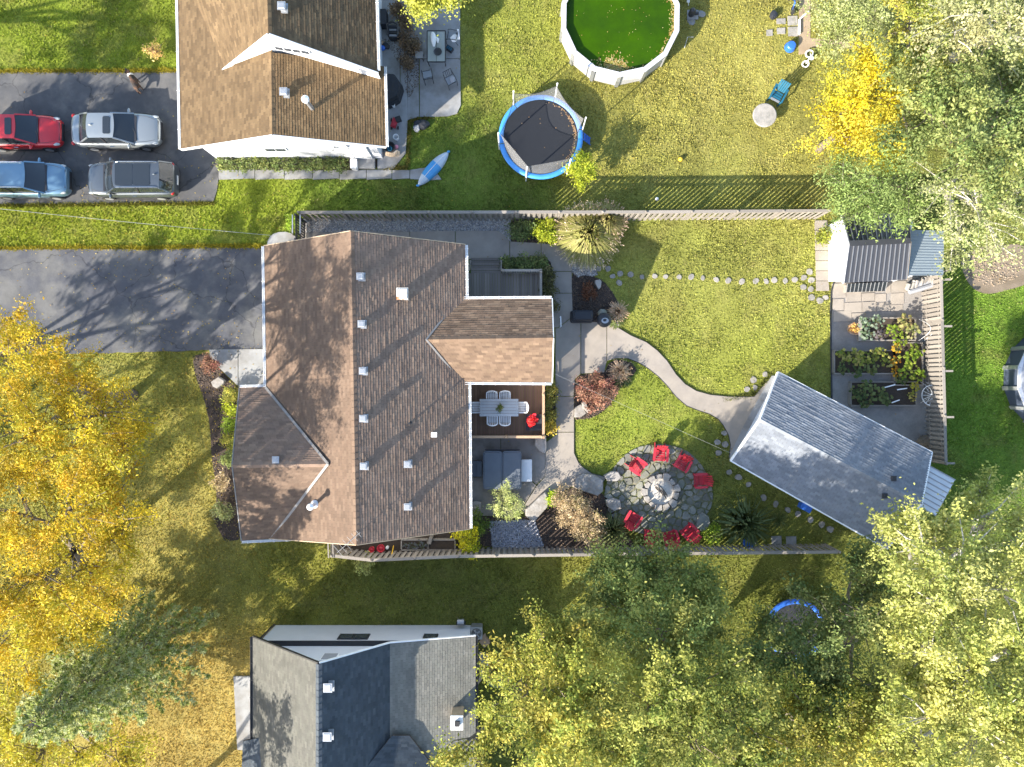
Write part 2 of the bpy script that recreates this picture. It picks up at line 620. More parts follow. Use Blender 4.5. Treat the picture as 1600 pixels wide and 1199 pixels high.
def lawncol(px, py):
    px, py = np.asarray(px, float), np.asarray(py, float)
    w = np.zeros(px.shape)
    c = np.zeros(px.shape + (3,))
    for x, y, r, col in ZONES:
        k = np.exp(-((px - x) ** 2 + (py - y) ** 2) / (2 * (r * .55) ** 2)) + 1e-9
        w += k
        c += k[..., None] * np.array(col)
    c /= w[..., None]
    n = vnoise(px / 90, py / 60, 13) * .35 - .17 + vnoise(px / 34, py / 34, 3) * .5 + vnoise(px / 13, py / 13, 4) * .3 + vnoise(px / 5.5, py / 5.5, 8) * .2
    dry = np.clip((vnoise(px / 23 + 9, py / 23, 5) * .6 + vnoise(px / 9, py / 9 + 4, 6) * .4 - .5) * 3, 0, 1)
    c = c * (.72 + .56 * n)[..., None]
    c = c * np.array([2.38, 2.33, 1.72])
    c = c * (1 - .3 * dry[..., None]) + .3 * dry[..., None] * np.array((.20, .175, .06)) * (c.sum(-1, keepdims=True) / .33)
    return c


xs = np.concatenate([[-400, -150, -70], np.arange(-36, 36.01, .25), [70, 150, 400]])
ys = np.concatenate([[-400, -150, -70], np.arange(-31, 31.01, .25), [70, 150, 400]])
gx, gy = np.meshgrid(xs, ys)
gz = np.where((abs(gx) < 31) & (abs(gy) < 25), (vnoise(gx / 2.3 + 50, gy / 2.3 + 50, 1) - .5) * .03 - .02, -.02)
nx, ny = len(xs), len(ys)
me = bpy.data.meshes.new('lawn')
me.vertices.add(nx * ny)
me.vertices.foreach_set('co', np.stack([gx, gy, gz], -1).astype(np.float32).ravel())
ii = np.arange(nx * ny).reshape(ny, nx)
q = np.stack([ii[:-1, :-1], ii[:-1, 1:], ii[1:, 1:], ii[1:, :-1]], -1).reshape(-1, 4)
me.loops.add(q.size)
me.loops.foreach_set('vertex_index', q.ravel().astype(np.int32))
me.polygons.add(len(q))
me.polygons.foreach_set('loop_start', np.arange(0, q.size, 4, dtype=np.int32))
me.polygons.foreach_set('loop_total', np.full(len(q), 4, np.int32))
me.polygons.foreach_set('use_smooth', np.ones(len(q), bool))
me.update(calc_edges=True)
lc = np.ones((nx * ny, 4), np.float32)
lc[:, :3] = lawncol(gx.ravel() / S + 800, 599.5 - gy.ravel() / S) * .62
far = (np.abs(gx.ravel()) > 34) | (np.abs(gy.ravel()) > 29)
lc[far, :3] = np.array([.17, .18, .05]) * .8
me.attributes.new('col', 'FLOAT_COLOR', 'POINT').data.foreach_set('color', lc.ravel())
me.materials.append(M['lawn'])
link(me, 'lawn', kind='structure')

# ---- driveways
sheet('driveway', rough([(-260, 391), (0, 390), (120, 388), (230, 389), (330, 386), (432, 387), (432, 545), (326, 547), (240, 550), (120, 553), (-260, 556)]), 'asphalt', -.1, .025)
sheet('asphalt_parking_area', rough([(-260, 114), (60, 113), (200, 113), (345, 112), (345, 236), (342, 262), (340, 300), (334, 316), (250, 317), (120, 319), (-260, 322)], seed=2), 'asphalt_old', -.1, .025)

# ---- concrete paths and patios
def slabs(name, polys, m, z=.05):
    root = MB().prism(gp(polys[0]), -.1, z).obj(name, m, None, kind='structure')
    NOGRASS.append(polys[0])
    for p in polys[1:]:
        NOGRASS.append(p)
        MB().prism(gp(p), -.1, z + rnd.uniform(-.003, .003)).obj('slab', m, root)
    return root


slabs('front_walk', [[(327, 546.5), (372, 546), (372, 603), (346, 578), (329, 558)], [(373, 546), (432, 545.5), (432, 612), (380, 610), (373, 604)]], 'concrete_grey')
slabs('side_entry_pad', [smooth_poly([(420, 364), (462, 362), (470, 400), (416, 400)], 2)], 'concrete_grey')
slabs('garden_walk', [
    [(470, 364), (560, 363), (560, 420), (470, 420)], [(561, 363), (640, 362.5), (640, 420), (561, 420)], [(641, 362.5), (711, 361.5), (711, 425), (641, 425)],
    [(712, 361.5), (776, 361), (784, 365), (793, 373), (796, 377), (796, 403), (735, 405), (712, 408)],
    [(797, 378), (845, 380.5), (845, 402), (797, 403)], [(846, 380.5), (866, 383), (880, 387), (889, 397), (893, 410), (893, 424), (864, 424), (860, 410), (853, 403), (846, 402)],
    [(864, 425), (893, 425), (893.5, 458), (865, 458)], [(865, 459), (893.5, 459), (895, 494), (872, 512), (865, 512)],
    [(872.5, 513), (895.5, 495), (899, 503), (907, 503), (907, 584), (898, 592), (896, 619), (868, 619), (868, 513)],
    [(908, 503), (947.5, 504), (947.5, 565), (944, 582), (908, 584)],
    [(868, 620), (896.5, 620), (896.5, 675), (869, 675)],
    [(869, 676), (896.5, 676), (897, 706), (902, 720), (912, 732), (926, 740), (947, 746), (940, 756), (904, 766), (893, 760), (874, 770), (848, 790), (826, 806), (815, 797), (838, 760), (852, 745), (852, 692), (869, 680)],
], 'concrete')
c_up = [(948.5, 504), (965, 512), (985, 524), (1010, 535), (1027, 548), (1042, 564), (1056, 585), (1070, 600), (1088, 611), (1110, 617), (1140, 620), (1178, 620), (1190, 605), (1206, 588)]
c_lo = [(948.5, 564), (962, 560), (980, 560), (998, 567), (1014, 577), (1030, 590), (1043, 604), (1056, 620), (1072, 634), (1092, 642), (1108, 647), (1122, 655), (1130, 665), (1138, 680), (1141, 695), (1139, 716)]
slabs('curved_walk', [c_up + [(1190, 640), (1150, 716)] + c_lo[::-1]], 'concrete')
slabs('garage_apron', [[(1206, 586), (1240, 606), (1222, 640), (1185, 622)], [(1184.5, 623), (1221, 641), (1196, 690), (1160, 668)], [(1159.5, 669), (1195, 691), (1178, 730), (1139, 714)]], 'concrete_grey', .055)
hp = [(735, 682), (852, 684), (852, 745), (838, 760), (815, 797), (800, 810), (770, 806), (735, 806)]
slabs('hot_tub_patio', [[(735, 682), (782, 682.5), (782, 745), (735, 745)], [(783, 682.5), (851.5, 684), (851.5, 744.5), (838, 757), (825, 745), (783, 745)],
                        [(735, 746), (782, 746), (782, 806), (735, 806)], [(783, 746), (824, 746), (837.5, 758.5), (814, 796.5), (800, 810), (783, 806)]], 'patio', .045)
slabs('neighbour_patio', [[(637, -60), (720, -60), (719, 10), (637, 9)], [(637, 10), (719, 11), (719, 92), (655, 92), (655, 60), (637, 60)], [(656, 93), (719, 93), (720, 165), (714, 178), (700, 182), (672, 183), (656, 183)],
                          [(637, 61), (654, 61), (655, 183), (637, 188)], [(590, -60), (636, -60), (636, 65), (625, 65), (590, 66)], [(590, 67), (625, 66), (625, 160), (590, 160)], [(626, 66), (636, 66), (637, 190), (634, 240), (615, 264), (590, 264), (590, 161), (626, 161)]], 'concrete_grey', .045)
wk = []
for a, b in ((342, 398), (399, 444), (445, 488), (489, 530), (531, 572), (573, 612), (613, 640)):
    wk.append([(a, 267 + rnd.uniform(-1, 1)), (b, 266 + rnd.uniform(-1, 1)), (b, 279), (a, 281)])
wk.append([(641, 266), (668, 262), (682, 270), (690, 281), (670, 282), (641, 280)])
slabs('side_walkway', wk, 'concrete_grey', .04)

# ---- beds and gravel
BEDS = {
    'mulch_bed': [('mulch', [(893.5, 426), (903, 433), (914, 430), (925, 432), (938, 436), (949, 446), (960, 462), (969, 478), (972, 495), (960, 505), (947, 503.5), (898, 503), (894, 490)]),
                  ('mulch', [(897.5, 595), (906, 585), (944, 583), (952, 566), (966, 562), (984, 566), (996, 577), (985, 592), (968, 606), (955, 632), (935, 648), (916, 655), (897, 656)]),
                  ('mulch', [(852, 598), (867, 600), (867, 674), (858, 684), (852, 684)]),
                  ('mulch', [(770, 807), (800, 811), (826, 807), (848, 791), (874, 771), (893, 761), (904, 767), (950, 772), (962, 810), (990, 850), (990, 858), (735, 862), (735, 807)]),
                  ('mulch', [(300, 556), (326, 552), (345, 580), (372, 606), (374, 700), (366, 760), (380, 843), (352, 846), (334, 815), (340, 770), (331, 720), (328, 660), (318, 620), (306, 590)]),
                  ('mulch', [(798, 378), (798, 345), (872, 345), (880, 360), (872, 382), (845, 380)]),
                  ('mulch', [(785, 403), (853, 404), (862, 412), (865, 505), (862, 520), (845, 520), (845, 430), (785, 425)]),
                  ('soil', [(340, 248), (596, 246), (596, 266), (342, 267)]),
                  ('mulch', [(597, 60), (655, 60), (655, 130), (637, 160), (630, 110)]),
                  ('soil', [(520, 840), (735, 820), (735, 870), (520, 872)])],
}
for m, p in BEDS['mulch_bed']:
    sheet('mulch_bed' if m == 'mulch' else 'soil_bed', smooth_poly(p, 1), m, -.1, .012)
sheet('gravel_strip', [(468, 342), (798, 342), (798, 378), (790, 371), (778, 361), (640, 362.3), (470, 363.5)], 'gravel', -.1, .008)
GRAV2 = [(880, 385), (872, 376), (880, 350), (905, 352), (926, 405), (934, 430), (925, 432), (914, 430), (903, 433), (893.5, 426), (893, 408), (888, 396)]
sheet('gravel_bed', GRAV2, 'gravel', -.1, .010)
GRAV3 = [(765, 815), (835, 812), (850, 855), (770, 858)]
sheet('gravel_bed', GRAV3, 'gravel', -.1, .018)
GARD = [(1303, 440), (1312, 428), (1440, 420), (1450, 440), (1450, 735), (1400, 735), (1298, 640), (1299, 500)]
sheet('garden_gravel', GARD, 'gardengravel', -.1, .010)
sheet('bare_earth', smooth_poly([(1496, 400), (1530, 385), (1620, 380), (1620, 440), (1560, 458), (1535, 460), (1512, 445)], 2), 'dirt', -.1, .008)
sheet('earth_strip', [(1249, -60), (1266, -60), (1266, 60), (1345, 66), (1345, 76), (1266, 74), (1262, 84), (1248, 86)], 'tanearth', -.1, .009)


def scatter_px(poly, n, q):
    x0, x1 = min(p[0] for p in poly), max(p[0] for p in poly)
    y0, y1 = min(p[1] for p in poly), max(p[1] for p in poly)
    x = q.uniform(x0, x1, n * 3)
    y = q.uniform(y0, y1, n * 3)
    k = inpoly(x, y, poly)
    return x[k][:n], y[k][:n]


def pebbles(name, poly, n, size, cols, z=.012):
    """loose stones: little four-sided pyramids, joined, nobody could count them"""
    q = np.random.default_rng(len(poly) + n)
    x, y = scatter_px(poly, n, q)
    n = len(x)
    cx, cy = (x - 800) * S, (599.5 - y) * S
    s = q.uniform(.5, 1.3, n) * size
    a = q.uniform(0, 6.28, n)
    V = np.zeros((n, 4, 3, 3))
    ring = []
    for k in range(4):
        t = a + k * math.pi / 2
        rr = s * q.uniform(.7, 1.2, n)
        ring.append(np.stack([cx + np.cos(t) * rr, cy + np.sin(t) * rr, np.full(n, z)], -1))
    top = np.stack([cx + q.uniform(-.3, .3, n) * s, cy + q.uniform(-.3, .3, n) * s, z + s * .9], -1)
    for k in range(4):
        V[:, k, 0], V[:, k, 1], V[:, k, 2] = ring[k], ring[(k + 1) % 4], top
    c = np.array(cols)[q.integers(0, len(cols), n)] * q.uniform(.7, 1.25, (n, 1))
    return link(fastmesh(name, V.reshape(-1, 3), 3, 'pebble', np.repeat(c, 4, 0)), name, kind='stuff')


GREYS = [(.42, .41, .40), (.30, .30, .31), (.5, .47, .42), (.22, .22, .23), (.38, .33, .28)]
pebbles('river_gravel', [(468, 344), (796, 344), (796, 374), (778, 360), (640, 361.5), (470, 362.5)], 5200, .05, GREYS)
pebbles('river_gravel', GRAV2, 1500, .05, GREYS)
pebbles('river_gravel', GRAV3, 1900, .055, [(.30, .31, .35), (.22, .23, .27), (.38, .38, .42)], .02)
BR = [(.07, .05, .04), (.10, .07, .05), (.045, .035, .03), (.13, .09, .06)]
for m, p in BEDS['mulch_bed'][:7]:
    pebbles('wood_chips', p, 1300, .05, BR, .014)
pebbles('wood_chips', BEDS['mulch_bed'][8][1], 900, .028, [(.12, .08, .055), (.17, .115, .075), (.08, .06, .045)], .046)
pebbles('earth_clods', smooth_poly([(1504, 404), (1540, 394), (1600, 392), (1596, 432), (1560, 446), (1535, 448), (1515, 432)], 2), 420, .055, [(.25, .195, .135), (.2, .15, .10), (.28, .22, .16)], .008)

# ---- grass blades
NOGRASS += [[(417, 385), (728, 385), (733, 830), (420, 842)], [(380, 610), (425, 610), (425, 840), (384, 840)], [(283, -60), (598, -60), (596, 246), (340, 248), (290, 240)],
            [(432, 978), (738, 976), (740, 1250), (432, 1250)], [(1200, 600), (1420, 715), (1360, 835), (1160, 715)], [(732, 420), (850, 420), (850, 684), (732, 684)],
            [(1296, 350), (1445, 345), (1445, 450), (1296, 450)]]
FIRE = [(1029 + 84 * math.cos(t) * (1 + .05 * math.sin(3 * t)), 766 + 72 * math.sin(t)) for t in np.linspace(0, 6.283, 40)[:-1]]
NOGRASS.append(FIRE)
NB = 560000
bx = rng.uniform(-40, 1640, NB)
by = rng.uniform(-40, 1240, NB)
keep = np.ones(NB, bool)
for p in NOGRASS:
    keep &= ~inpoly(bx, by, p)
pool_c = (965, 36)
keep &= ((bx - 965) ** 2 + (by - 36) ** 2) > 92 ** 2
bx, by = bx[keep], by[keep]
NB = len(bx)
cx, cy = (bx - 800) * S, (599.5 - by) * S
lush = vnoise(bx / 18, by / 18, 12)
hgt = rng.uniform(.03, .068, NB) * (.6 + .8 * lush)
an = rng.uniform(0, 6.283, NB)
wd = rng.uniform(.025, .05, NB)
lean = rng.normal(0, .05, (NB, 2))
V = np.zeros((NB, 3, 3))
V[:, 0] = np.stack([cx - np.cos(an) * wd, cy - np.sin(an) * wd, np.full(NB, -.03)], -1)
V[:, 1] = np.stack([cx + np.cos(an) * wd, cy + np.sin(an) * wd, np.full(NB, -.03)], -1)
V[:, 2] = np.stack([cx + lean[:, 0], cy + lean[:, 1], hgt], -1)
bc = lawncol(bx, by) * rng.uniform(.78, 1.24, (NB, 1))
straw = rng.random(NB) < .06
bc[straw] = bc[straw] * .4 + np.array((.26, .21, .11)) * .7
link(fastmesh('grass', V.reshape(-1, 3), 3, 'blade', bc), 'grass', kind='stuff')
# taller yellow grass along the asphalt edges
def edge_grass(pts, n, spread, col, hh):
    q = np.random.default_rng(n)
    pts = np.array(pts, float)
    seg = q.integers(0, len(pts) - 1, n)
    t = q.random(n)[:, None]
    p = pts[seg] * (1 - t) + pts[seg + 1] * t + q.normal(0, 1, (n, 2)) * spread
    x, y = (p[:, 0] - 800) * S, (599.5 - p[:, 1]) * S
    a = q.uniform(0, 6.28, n)
    w = q.uniform(.02, .045, n)
    V = np.zeros((n, 3, 3))
    V[:, 0] = np.stack([x - np.cos(a) * w, y - np.sin(a) * w, np.zeros(n)], -1)
    V[:, 1] = np.stack([x + np.cos(a) * w, y + np.sin(a) * w, np.zeros(n)], -1)
    V[:, 2] = np.stack([x + q.normal(0, .07, n), y + q.normal(0, .07, n), q.uniform(.5, 1.2, n) * hh], -1)
    c = np.array(col) * q.uniform(.6, 1.4, (n, 1))
    return V.reshape(-1, 3), c


ev, ec = [], []
for a in (([(-30, 112), (275, 111)], 3500, 1.6, (.32, .27, .03), .1), ([(-30, 389), (120, 387), (230, 388), (330, 385), (412, 385)], 5500, 1.5, (.34, .29, .03), .1),
          ([(-30, 322), (150, 320), (335, 318)], 2600, 1.4, (.17, .17, .03), .12), ([(600, 264), (637, 262), (640, 190), (672, 184)], 900, 1.5, (.2, .17, .04), .1),
          ([(1130, 625), (1178, 616), (1205, 585)], 700, 1.6, (.16, .17, .04), .1)):
    v, c = edge_grass(*a)
    ev.append(v)
    ec.append(c)
link(fastmesh('edge_grass', np.concatenate(ev), 3, 'blade', np.concatenate(ec)), 'edge_grass', kind='stuff')
# fallen leaves
fx = np.concatenate([rng.normal(250, 110, 3600), rng.normal(300, 60, 1400), rng.uniform(0, 1600, 500), rng.normal(1300, 90, 300), rng.normal(200, 120, 500)])
fy = np.concatenate([rng.normal(780, 150, 3600), rng.normal(1060, 70, 1400), rng.uniform(0, 1200, 500), rng.normal(170, 80, 300), rng.normal(340, 60, 500)])
NF = len(fx)
lx, ly = (fx - 800) * S, (599.5 - fy) * S
a = rng.uniform(0, 6.28, NF)
s = rng.uniform(.025, .05, NF)
V = np.zeros((NF, 4, 3))
for k in range(4):
    t = a + k * math.pi / 2
    rr = s * (1 if k % 2 == 0 else .6)
    V[:, k] = np.stack([lx + np.cos(t) * rr, ly + np.sin(t) * rr, .058 + rng.uniform(0, .03, NF)], -1)
fc = np.array([(.42, .28, .03), (.34, .2, .04), (.5, .38, .08), (.3, .26, .05)])[rng.integers(0, 4, NF)] * rng.uniform(.7, 1.2, (NF, 1))
under = np.zeros(NF, bool)
for p in NOGRASS[-8:-1]:
    under |= inpoly(fx, fy, p)
under |= ((fx - 965) ** 2 + (fy - 36) ** 2) < 95 ** 2
link(fastmesh('fallen_leaves', V[~under].reshape(-1, 3), 4, 'leaf', fc[~under]), 'fallen_leaves', kind='stuff')
# ================================================================ BUILDINGS
def lerp(a, b, t):
    return a + (b - a) * t


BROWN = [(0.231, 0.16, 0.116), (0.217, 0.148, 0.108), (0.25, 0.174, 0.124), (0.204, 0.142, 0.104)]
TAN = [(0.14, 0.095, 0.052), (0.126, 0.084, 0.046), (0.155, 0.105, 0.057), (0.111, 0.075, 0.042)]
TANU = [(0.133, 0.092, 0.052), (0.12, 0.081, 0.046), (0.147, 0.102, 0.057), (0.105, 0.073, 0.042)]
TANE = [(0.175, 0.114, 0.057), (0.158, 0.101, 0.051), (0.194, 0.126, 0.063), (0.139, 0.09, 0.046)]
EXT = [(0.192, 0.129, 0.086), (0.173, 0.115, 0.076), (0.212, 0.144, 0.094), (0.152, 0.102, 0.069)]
BROWN_SUNLIT = [(0.163, 0.111, 0.078), (0.152, 0.103, 0.073), (0.172, 0.119, 0.084), (0.142, 0.098, 0.07)]  # same brown shingles, tone of the sunlit slopes put into the colour
GREY_SHADE = [(0.065, 0.076, 0.088), (0.06, 0.072, 0.083), (0.071, 0.083, 0.093), (0.058, 0.069, 0.08)]  # grey shingles with the blue shade of the steep slope painted in
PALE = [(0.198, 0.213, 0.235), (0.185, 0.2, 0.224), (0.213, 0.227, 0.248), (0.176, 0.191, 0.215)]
GREY_SUNLIT = [(0.108, 0.106, 0.09), (0.101, 0.098, 0.085), (0.116, 0.112, 0.096), (0.096, 0.094, 0.081)]  # sunlit copy of the same grey shingles
GREY_LOW_SUN = [(0.18, 0.177, 0.153), (0.168, 0.164, 0.143), (0.193, 0.186, 0.162), (0.16, 0.156, 0.137)]  # brighter copy for the shallow slope in grazing sun


def roof_plane(parent, A, B, C, D, cols, step=.128, tabw=.32, lift=.018, seed=1, thick=.12, name='roof', contrast=.16):
    """A-B eave, C above B, D above A: a roof slab carrying rows of overlapping shingle tabs"""
    A, B, C, D = map(Vector, (A, B, C, D))
    q = random.Random(seed)
    poly = [A, B, C] + ([D] if (D - C).length > .02 else [])
    P = lambda u, v: lerp(lerp(A, B, u), lerp(D, C, u), v)
    NU, NV = 8, 6
    vs = [P(i / NU, j / NV) - Vector((0, 0, k)) for k in (0, thick) for j in range(NV + 1) for i in range(NU + 1)]
    fs, o = [], (NU + 1) * (NV + 1)
    for j in range(NV):
        for i in range(NU):
            a_ = j * (NU + 1) + i
            fs += [(a_, a_ + 1, a_ + NU + 2, a_ + NU + 1), (o + a_ + NU + 1, o + a_ + NU + 2, o + a_ + 1, o + a_)]
    rim = [i for i in range(NU + 1)] + [j * (NU + 1) + NU for j in range(1, NV + 1)] + [NV * (NU + 1) + i for i in range(NU - 1, -1, -1)] + [j * (NU + 1) for j in range(NV - 1, 0, -1)]
    for x, y in zip(rim, rim[1:] + rim[:1]):
        fs.append((y, x, o + x, o + y))
    slab = MB().add(vs, fs).obj(name, 'roofbase', parent)
    nrm = (B - A).cross(D - A)
    nrm.normalize()
    if nrm.z < 0:
        nrm = -nrm
    sl = ((D + C) / 2 - (A + B) / 2).length
    rows = max(2, int(sl / step))
    mb = MB()
    P = lambda u, v: lerp(lerp(A, B, u), lerp(D, C, u), v)
    for i in range(rows):
        v0, v1 = i / rows, min(1, (i + 1.12) / rows)
        w = (P(1, v0) - P(0, v0)).length
        n = max(1, int(w / tabw))
        off = (i % 2) * .5 + q.uniform(-.08, .08)
        cuts = [0] + [min(1, max(0, (k + off) / n)) for k in range(n + 1)] + [1]
        cuts = sorted(set(cuts))
        rowl = q.uniform(-.15, .15)
        for u0, u1 in zip(cuts, cuts[1:]):
            if u1 - u0 < .1 / max(w, .1):
                continue
            e = .004 / max(w, .1)
            l = lift * q.uniform(.78, 1.22) * (1 + rowl)
            l2 = l * q.uniform(.85, 1.15)
            p0, p1 = P(u0 + e, v0), P(u1 - e, v0)
            p2, p3 = P(u1 - e, v1), P(u0 + e, v1)
            c = cols[q.randrange(len(cols))]
            k = q.uniform(1 - contrast, 1 + contrast)
            c = tuple(x * k for x in c)
            mb.add([p0 + nrm * l, p1 + nrm * l2, p2 + nrm * .004, p3 + nrm * .004, p0 + nrm * .001, p1 + nrm * .001], [(0, 1, 2, 3), (4, 5, 1, 0)], 0, c)
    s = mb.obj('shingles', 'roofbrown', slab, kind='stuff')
    return slab


def ridge_cap(parent, p0, p1, cols, w=.15, step=.3, drop=.05, seed=3):
    """overlapping cap pieces along a ridge or hip"""
    q = random.Random(seed)
    p0, p1 = Vector(p0), Vector(p1)
    d = p1 - p0
    n = max(1, int(d.length / step))
    side = d.cross(Vector((0, 0, 1))).normalized()
    mb = MB()
    for i in range(n):
        a, b = lerp(p0, p1, i / n), lerp(p0, p1, (i + 1.05) / n)
        z0, z1 = Vector((0, 0, .045)), Vector((0, 0, .025))
        dr = Vector((0, 0, drop + .03))
        c = cols[q.randrange(len(cols))]
        c = tuple(x * 1.1 for x in c)
        mb.add([a + z0, b + z1, b + side * w + z1 - dr, a + side * w + z0 - dr, b - side * w + z1 - dr, a - side * w + z0 - dr], [(0, 1, 2, 3), (1, 0, 5, 4)], 0, c)
    return mb.obj('ridge_cap', 'roofbrown', parent, kind='stuff')


def roof_vent(parent, px, py, h, s=.27, name='roof_vent', m='metal', slope=None):
    """square louvred metal roof vent: flange, throat and lid"""
    p = W(px, py, h)
    mb = MB().box(p + Vector((0, 0, -.02)), (s * 1.5, s * 1.5, .05)).box(p + Vector((0, 0, .08)), (s * .8, s * .8, .2))
    v = mb.obj(name, m, parent)
    MB().box(p + Vector((0, 0, .215)), (s * 1.25, s * 1.25, .05)).box(p + Vector((0, 0, .25)), (s * 1.05, s * 1.05, .03), taper=.8).obj('vent_lid', m, v)
    return v


def gutter(parent, p0, p1, m='white', w=.10, clips=0):
    p0, p1 = Vector(p0), Vector(p1)
    d = (p1 - p0).normalized()
    side = d.cross(Vector((0, 0, 1)))
    mb = MB()
    mb.beam(p0 + side * w / 2, p1 + side * w / 2, .018, .11).beam(p0 - side * w / 2, p1 - side * w / 2, .018, .11).beam(p0 - Vector((0, 0, .05)), p1 - Vector((0, 0, .05)), w, .02)
    g = mb.obj('gutter', m, parent)
    if clips:
        cb = MB().beam(-side * (w / 2 + .03), side * (w / 2 + .03), .025, .012).mesh('gutter_hanger', m)
        for i in range(clips):
            piece(cb, 'gutter_hanger', g, lerp(p0, p1, (i + .5) / clips) + Vector((0, 0, .06)))
    return g


def trim(parent, p0, p1, m='white', w=.05, h=.14, name='fascia'):
    return MB().beam(p0, p1, w, h).obj(name, m, parent)


# ---------------------------------------------------------------- main house
house = thing('brown_house', 'wide house with long brown shingled roof, small roof vents and rear deck', 'house', G(585, 610))
EH = 3.0
RH = 5.68
a_nw, a_sw, a_ne, a_se = W(413, 385, EH), W(421, 841, EH), W(727, 383, EH), W(734, 826, EH)
r_n, r_s = W(548.5, 362, RH), W(557, 851, RH)
MB().prism([(p.x, p.y) for p in (G(452, 408), G(722, 408), G(724, 802), G(458, 802))], 0, 2.9).obj('wall', 'siding', house)
g0 = W(548.5, 364, RH - .15)
mb = MB()
for (pa, pb, pr, yy) in ((a_nw, a_ne, r_n, -.35), (a_sw, a_se, r_s, .35)):
    z = Vector((0, yy, -.14))
    mb.slab([pa + z, pb + z, pr + z], .02)
mb.obj('gable_wall', 'siding', house)
roof_plane(house, a_sw, a_nw, r_n, r_s, BROWN_SUNLIT, lift=.014, seed=2, contrast=.08, tabw=.3)
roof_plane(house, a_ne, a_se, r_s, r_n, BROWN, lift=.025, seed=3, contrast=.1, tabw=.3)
ridge_cap(house, r_n, r_s, BROWN_SUNLIT)
gutter(house, a_nw + Vector((-.07, 0, -.02)), W(416, 604, EH) + Vector((-.07, 0, -.02)), clips=6)
gutter(house, a_ne + Vector((.07, 0, -.02)), W(728, 467, EH) + Vector((.07, 0, -.02)), clips=7)
gutter(house, W(732, 600, EH) + Vector((.07, 0, -.02)), a_se + Vector((.07, 0, -.02)), clips=17)
for p0, p1 in ((a_nw, r_n), (r_n, a_ne), (a_sw, r_s), (r_s, a_se)):
    yy = .03 if p0.y > 0 else -.03
    trim(house, p0 + Vector((0, yy, -.06)), p1 + Vector((0, yy, -.06)), 'wood_tan', .04)
# rear gable extension
e_nw, e_ne, e_sw, e_se = W(716, 468, 3.05), W(862, 467, 3.05), W(721, 597, 3.05), W(862, 598, 3.05)
x_w, x_e = W(666, 531, 4.05), W(864, 528, 4.05)
MB().prism([(p.x, p.y) for p in (G(736, 490), G(845, 490), G(845, 585), G(736, 585))], 0, 2.95).obj('wall', 'siding', house)
MB().slab([e_ne + Vector((-.45, 0, -.16)), e_se + Vector((-.45, 0, -.16)), x_e + Vector((-.45, 0, -.16))], .02).obj('gable_wall', 'siding', house)
roof_plane(house, e_ne, e_nw, x_w, x_e, EXT, lift=.02, seed=5, contrast=.18)
roof_plane(house, e_sw, e_se, x_e, x_w, EXT, lift=.010, seed=6, contrast=.12)
ridge_cap(house, x_w, x_e, EXT, seed=8)
gutter(house, e_nw + Vector((.15, .07, -.02)), e_ne + Vector((0, .07, -.02)), clips=6)
gutter(house, e_sw + Vector((.15, -.07, -.02)), e_se + Vector((0, -.07, -.02)), clips=7)
trim(house, e_ne + Vector((.03, 0, -.06)), x_e + Vector((.03, 0, -.06)), 'white')
trim(house, x_e + Vector((.03, 0, -.06)), e_se + Vector((.03, 0, -.06)), 'white')
for p0, p1 in ((e_nw, x_w), (x_w, e_sw)):
    MB().beam(p0 + Vector((0, 0, .05)), p1 + Vector((0, 0, .05)), .09, .03).obj('valley_flashing', 'flashing', house)
# front wing
f_nw, f_ne, f_sw, f_se = W(375, 606, 2.95), W(415, 605, 2.97), W(378, 845, 2.95), W(424, 842, 2.97)
w_w, w_e = W(363.5, 727, 4.7), W(513, 725, 4.98)
MB().prism([(p.x, p.y) for p in (G(412, 620), G(455, 620), G(455, 800), G(416, 800))], 0, 2.85).obj('wall', 'siding', house)
MB().slab([f_nw + Vector((.35, 0, -.16)), f_sw + Vector((.35, 0, -.16)), w_w + Vector((.35, 0, -.16))], .02).obj('gable_wall', 'siding', house)
roof_plane(house, f_ne, f_nw, w_w, w_e, BROWN, lift=.022, seed=11, contrast=.12)
roof_plane(house, f_sw, f_se, w_e, w_w, BROWN_SUNLIT, lift=.010, seed=12, contrast=.1)
ridge_cap(house, w_w, w_e, BROWN, seed=9)
gutter(house, f_nw + Vector((-.02, .07, -.02)), f_ne + Vector((0, .07, -.02)), clips=2)
gutter(house, f_sw + Vector((-.02, -.07, -.02)), W(459, 842, 2.97) + Vector((0, -.04, -.02)), clips=4)
trim(house, f_nw + Vector((-.03, 0, -.05)), w_w + Vector((-.03, 0, -.05)), 'flashing', .05)
trim(house, w_w + Vector((-.03, 0, -.05)), f_sw + Vector((-.03, 0, -.05)), 'flashing', .05)
for p0, p1 in ((f_ne, w_e), (f_se, w_e)):
    MB().beam(p0 + Vector((0, 0, .05)), p1 + Vector((0, 0, .06)), .12, .03).obj('valley_flashing', 'flashing', house)


def eslope(px, py):
    """height of the east slope where the photo shows pixel (px, py)"""
    h = 4.
    for _ in range(20):
        x = (px - 800) * S * (1 - h / HC)
        t = (x - (r_n.x + r_s.x) / 2) / ((a_ne.x + a_se.x) / 2 - (r_n.x + r_s.x) / 2)
        h = RH - t * (RH - EH)
    return h


for px, py in ((564, 433), (566, 507), (568, 580), (568.5, 654), (569.5, 728), (637.5, 725), (637.5, 791)):
    roof_vent(house, px, py, eslope(px, py) + .03)
roof_vent(house, 433, 718, 4.62)
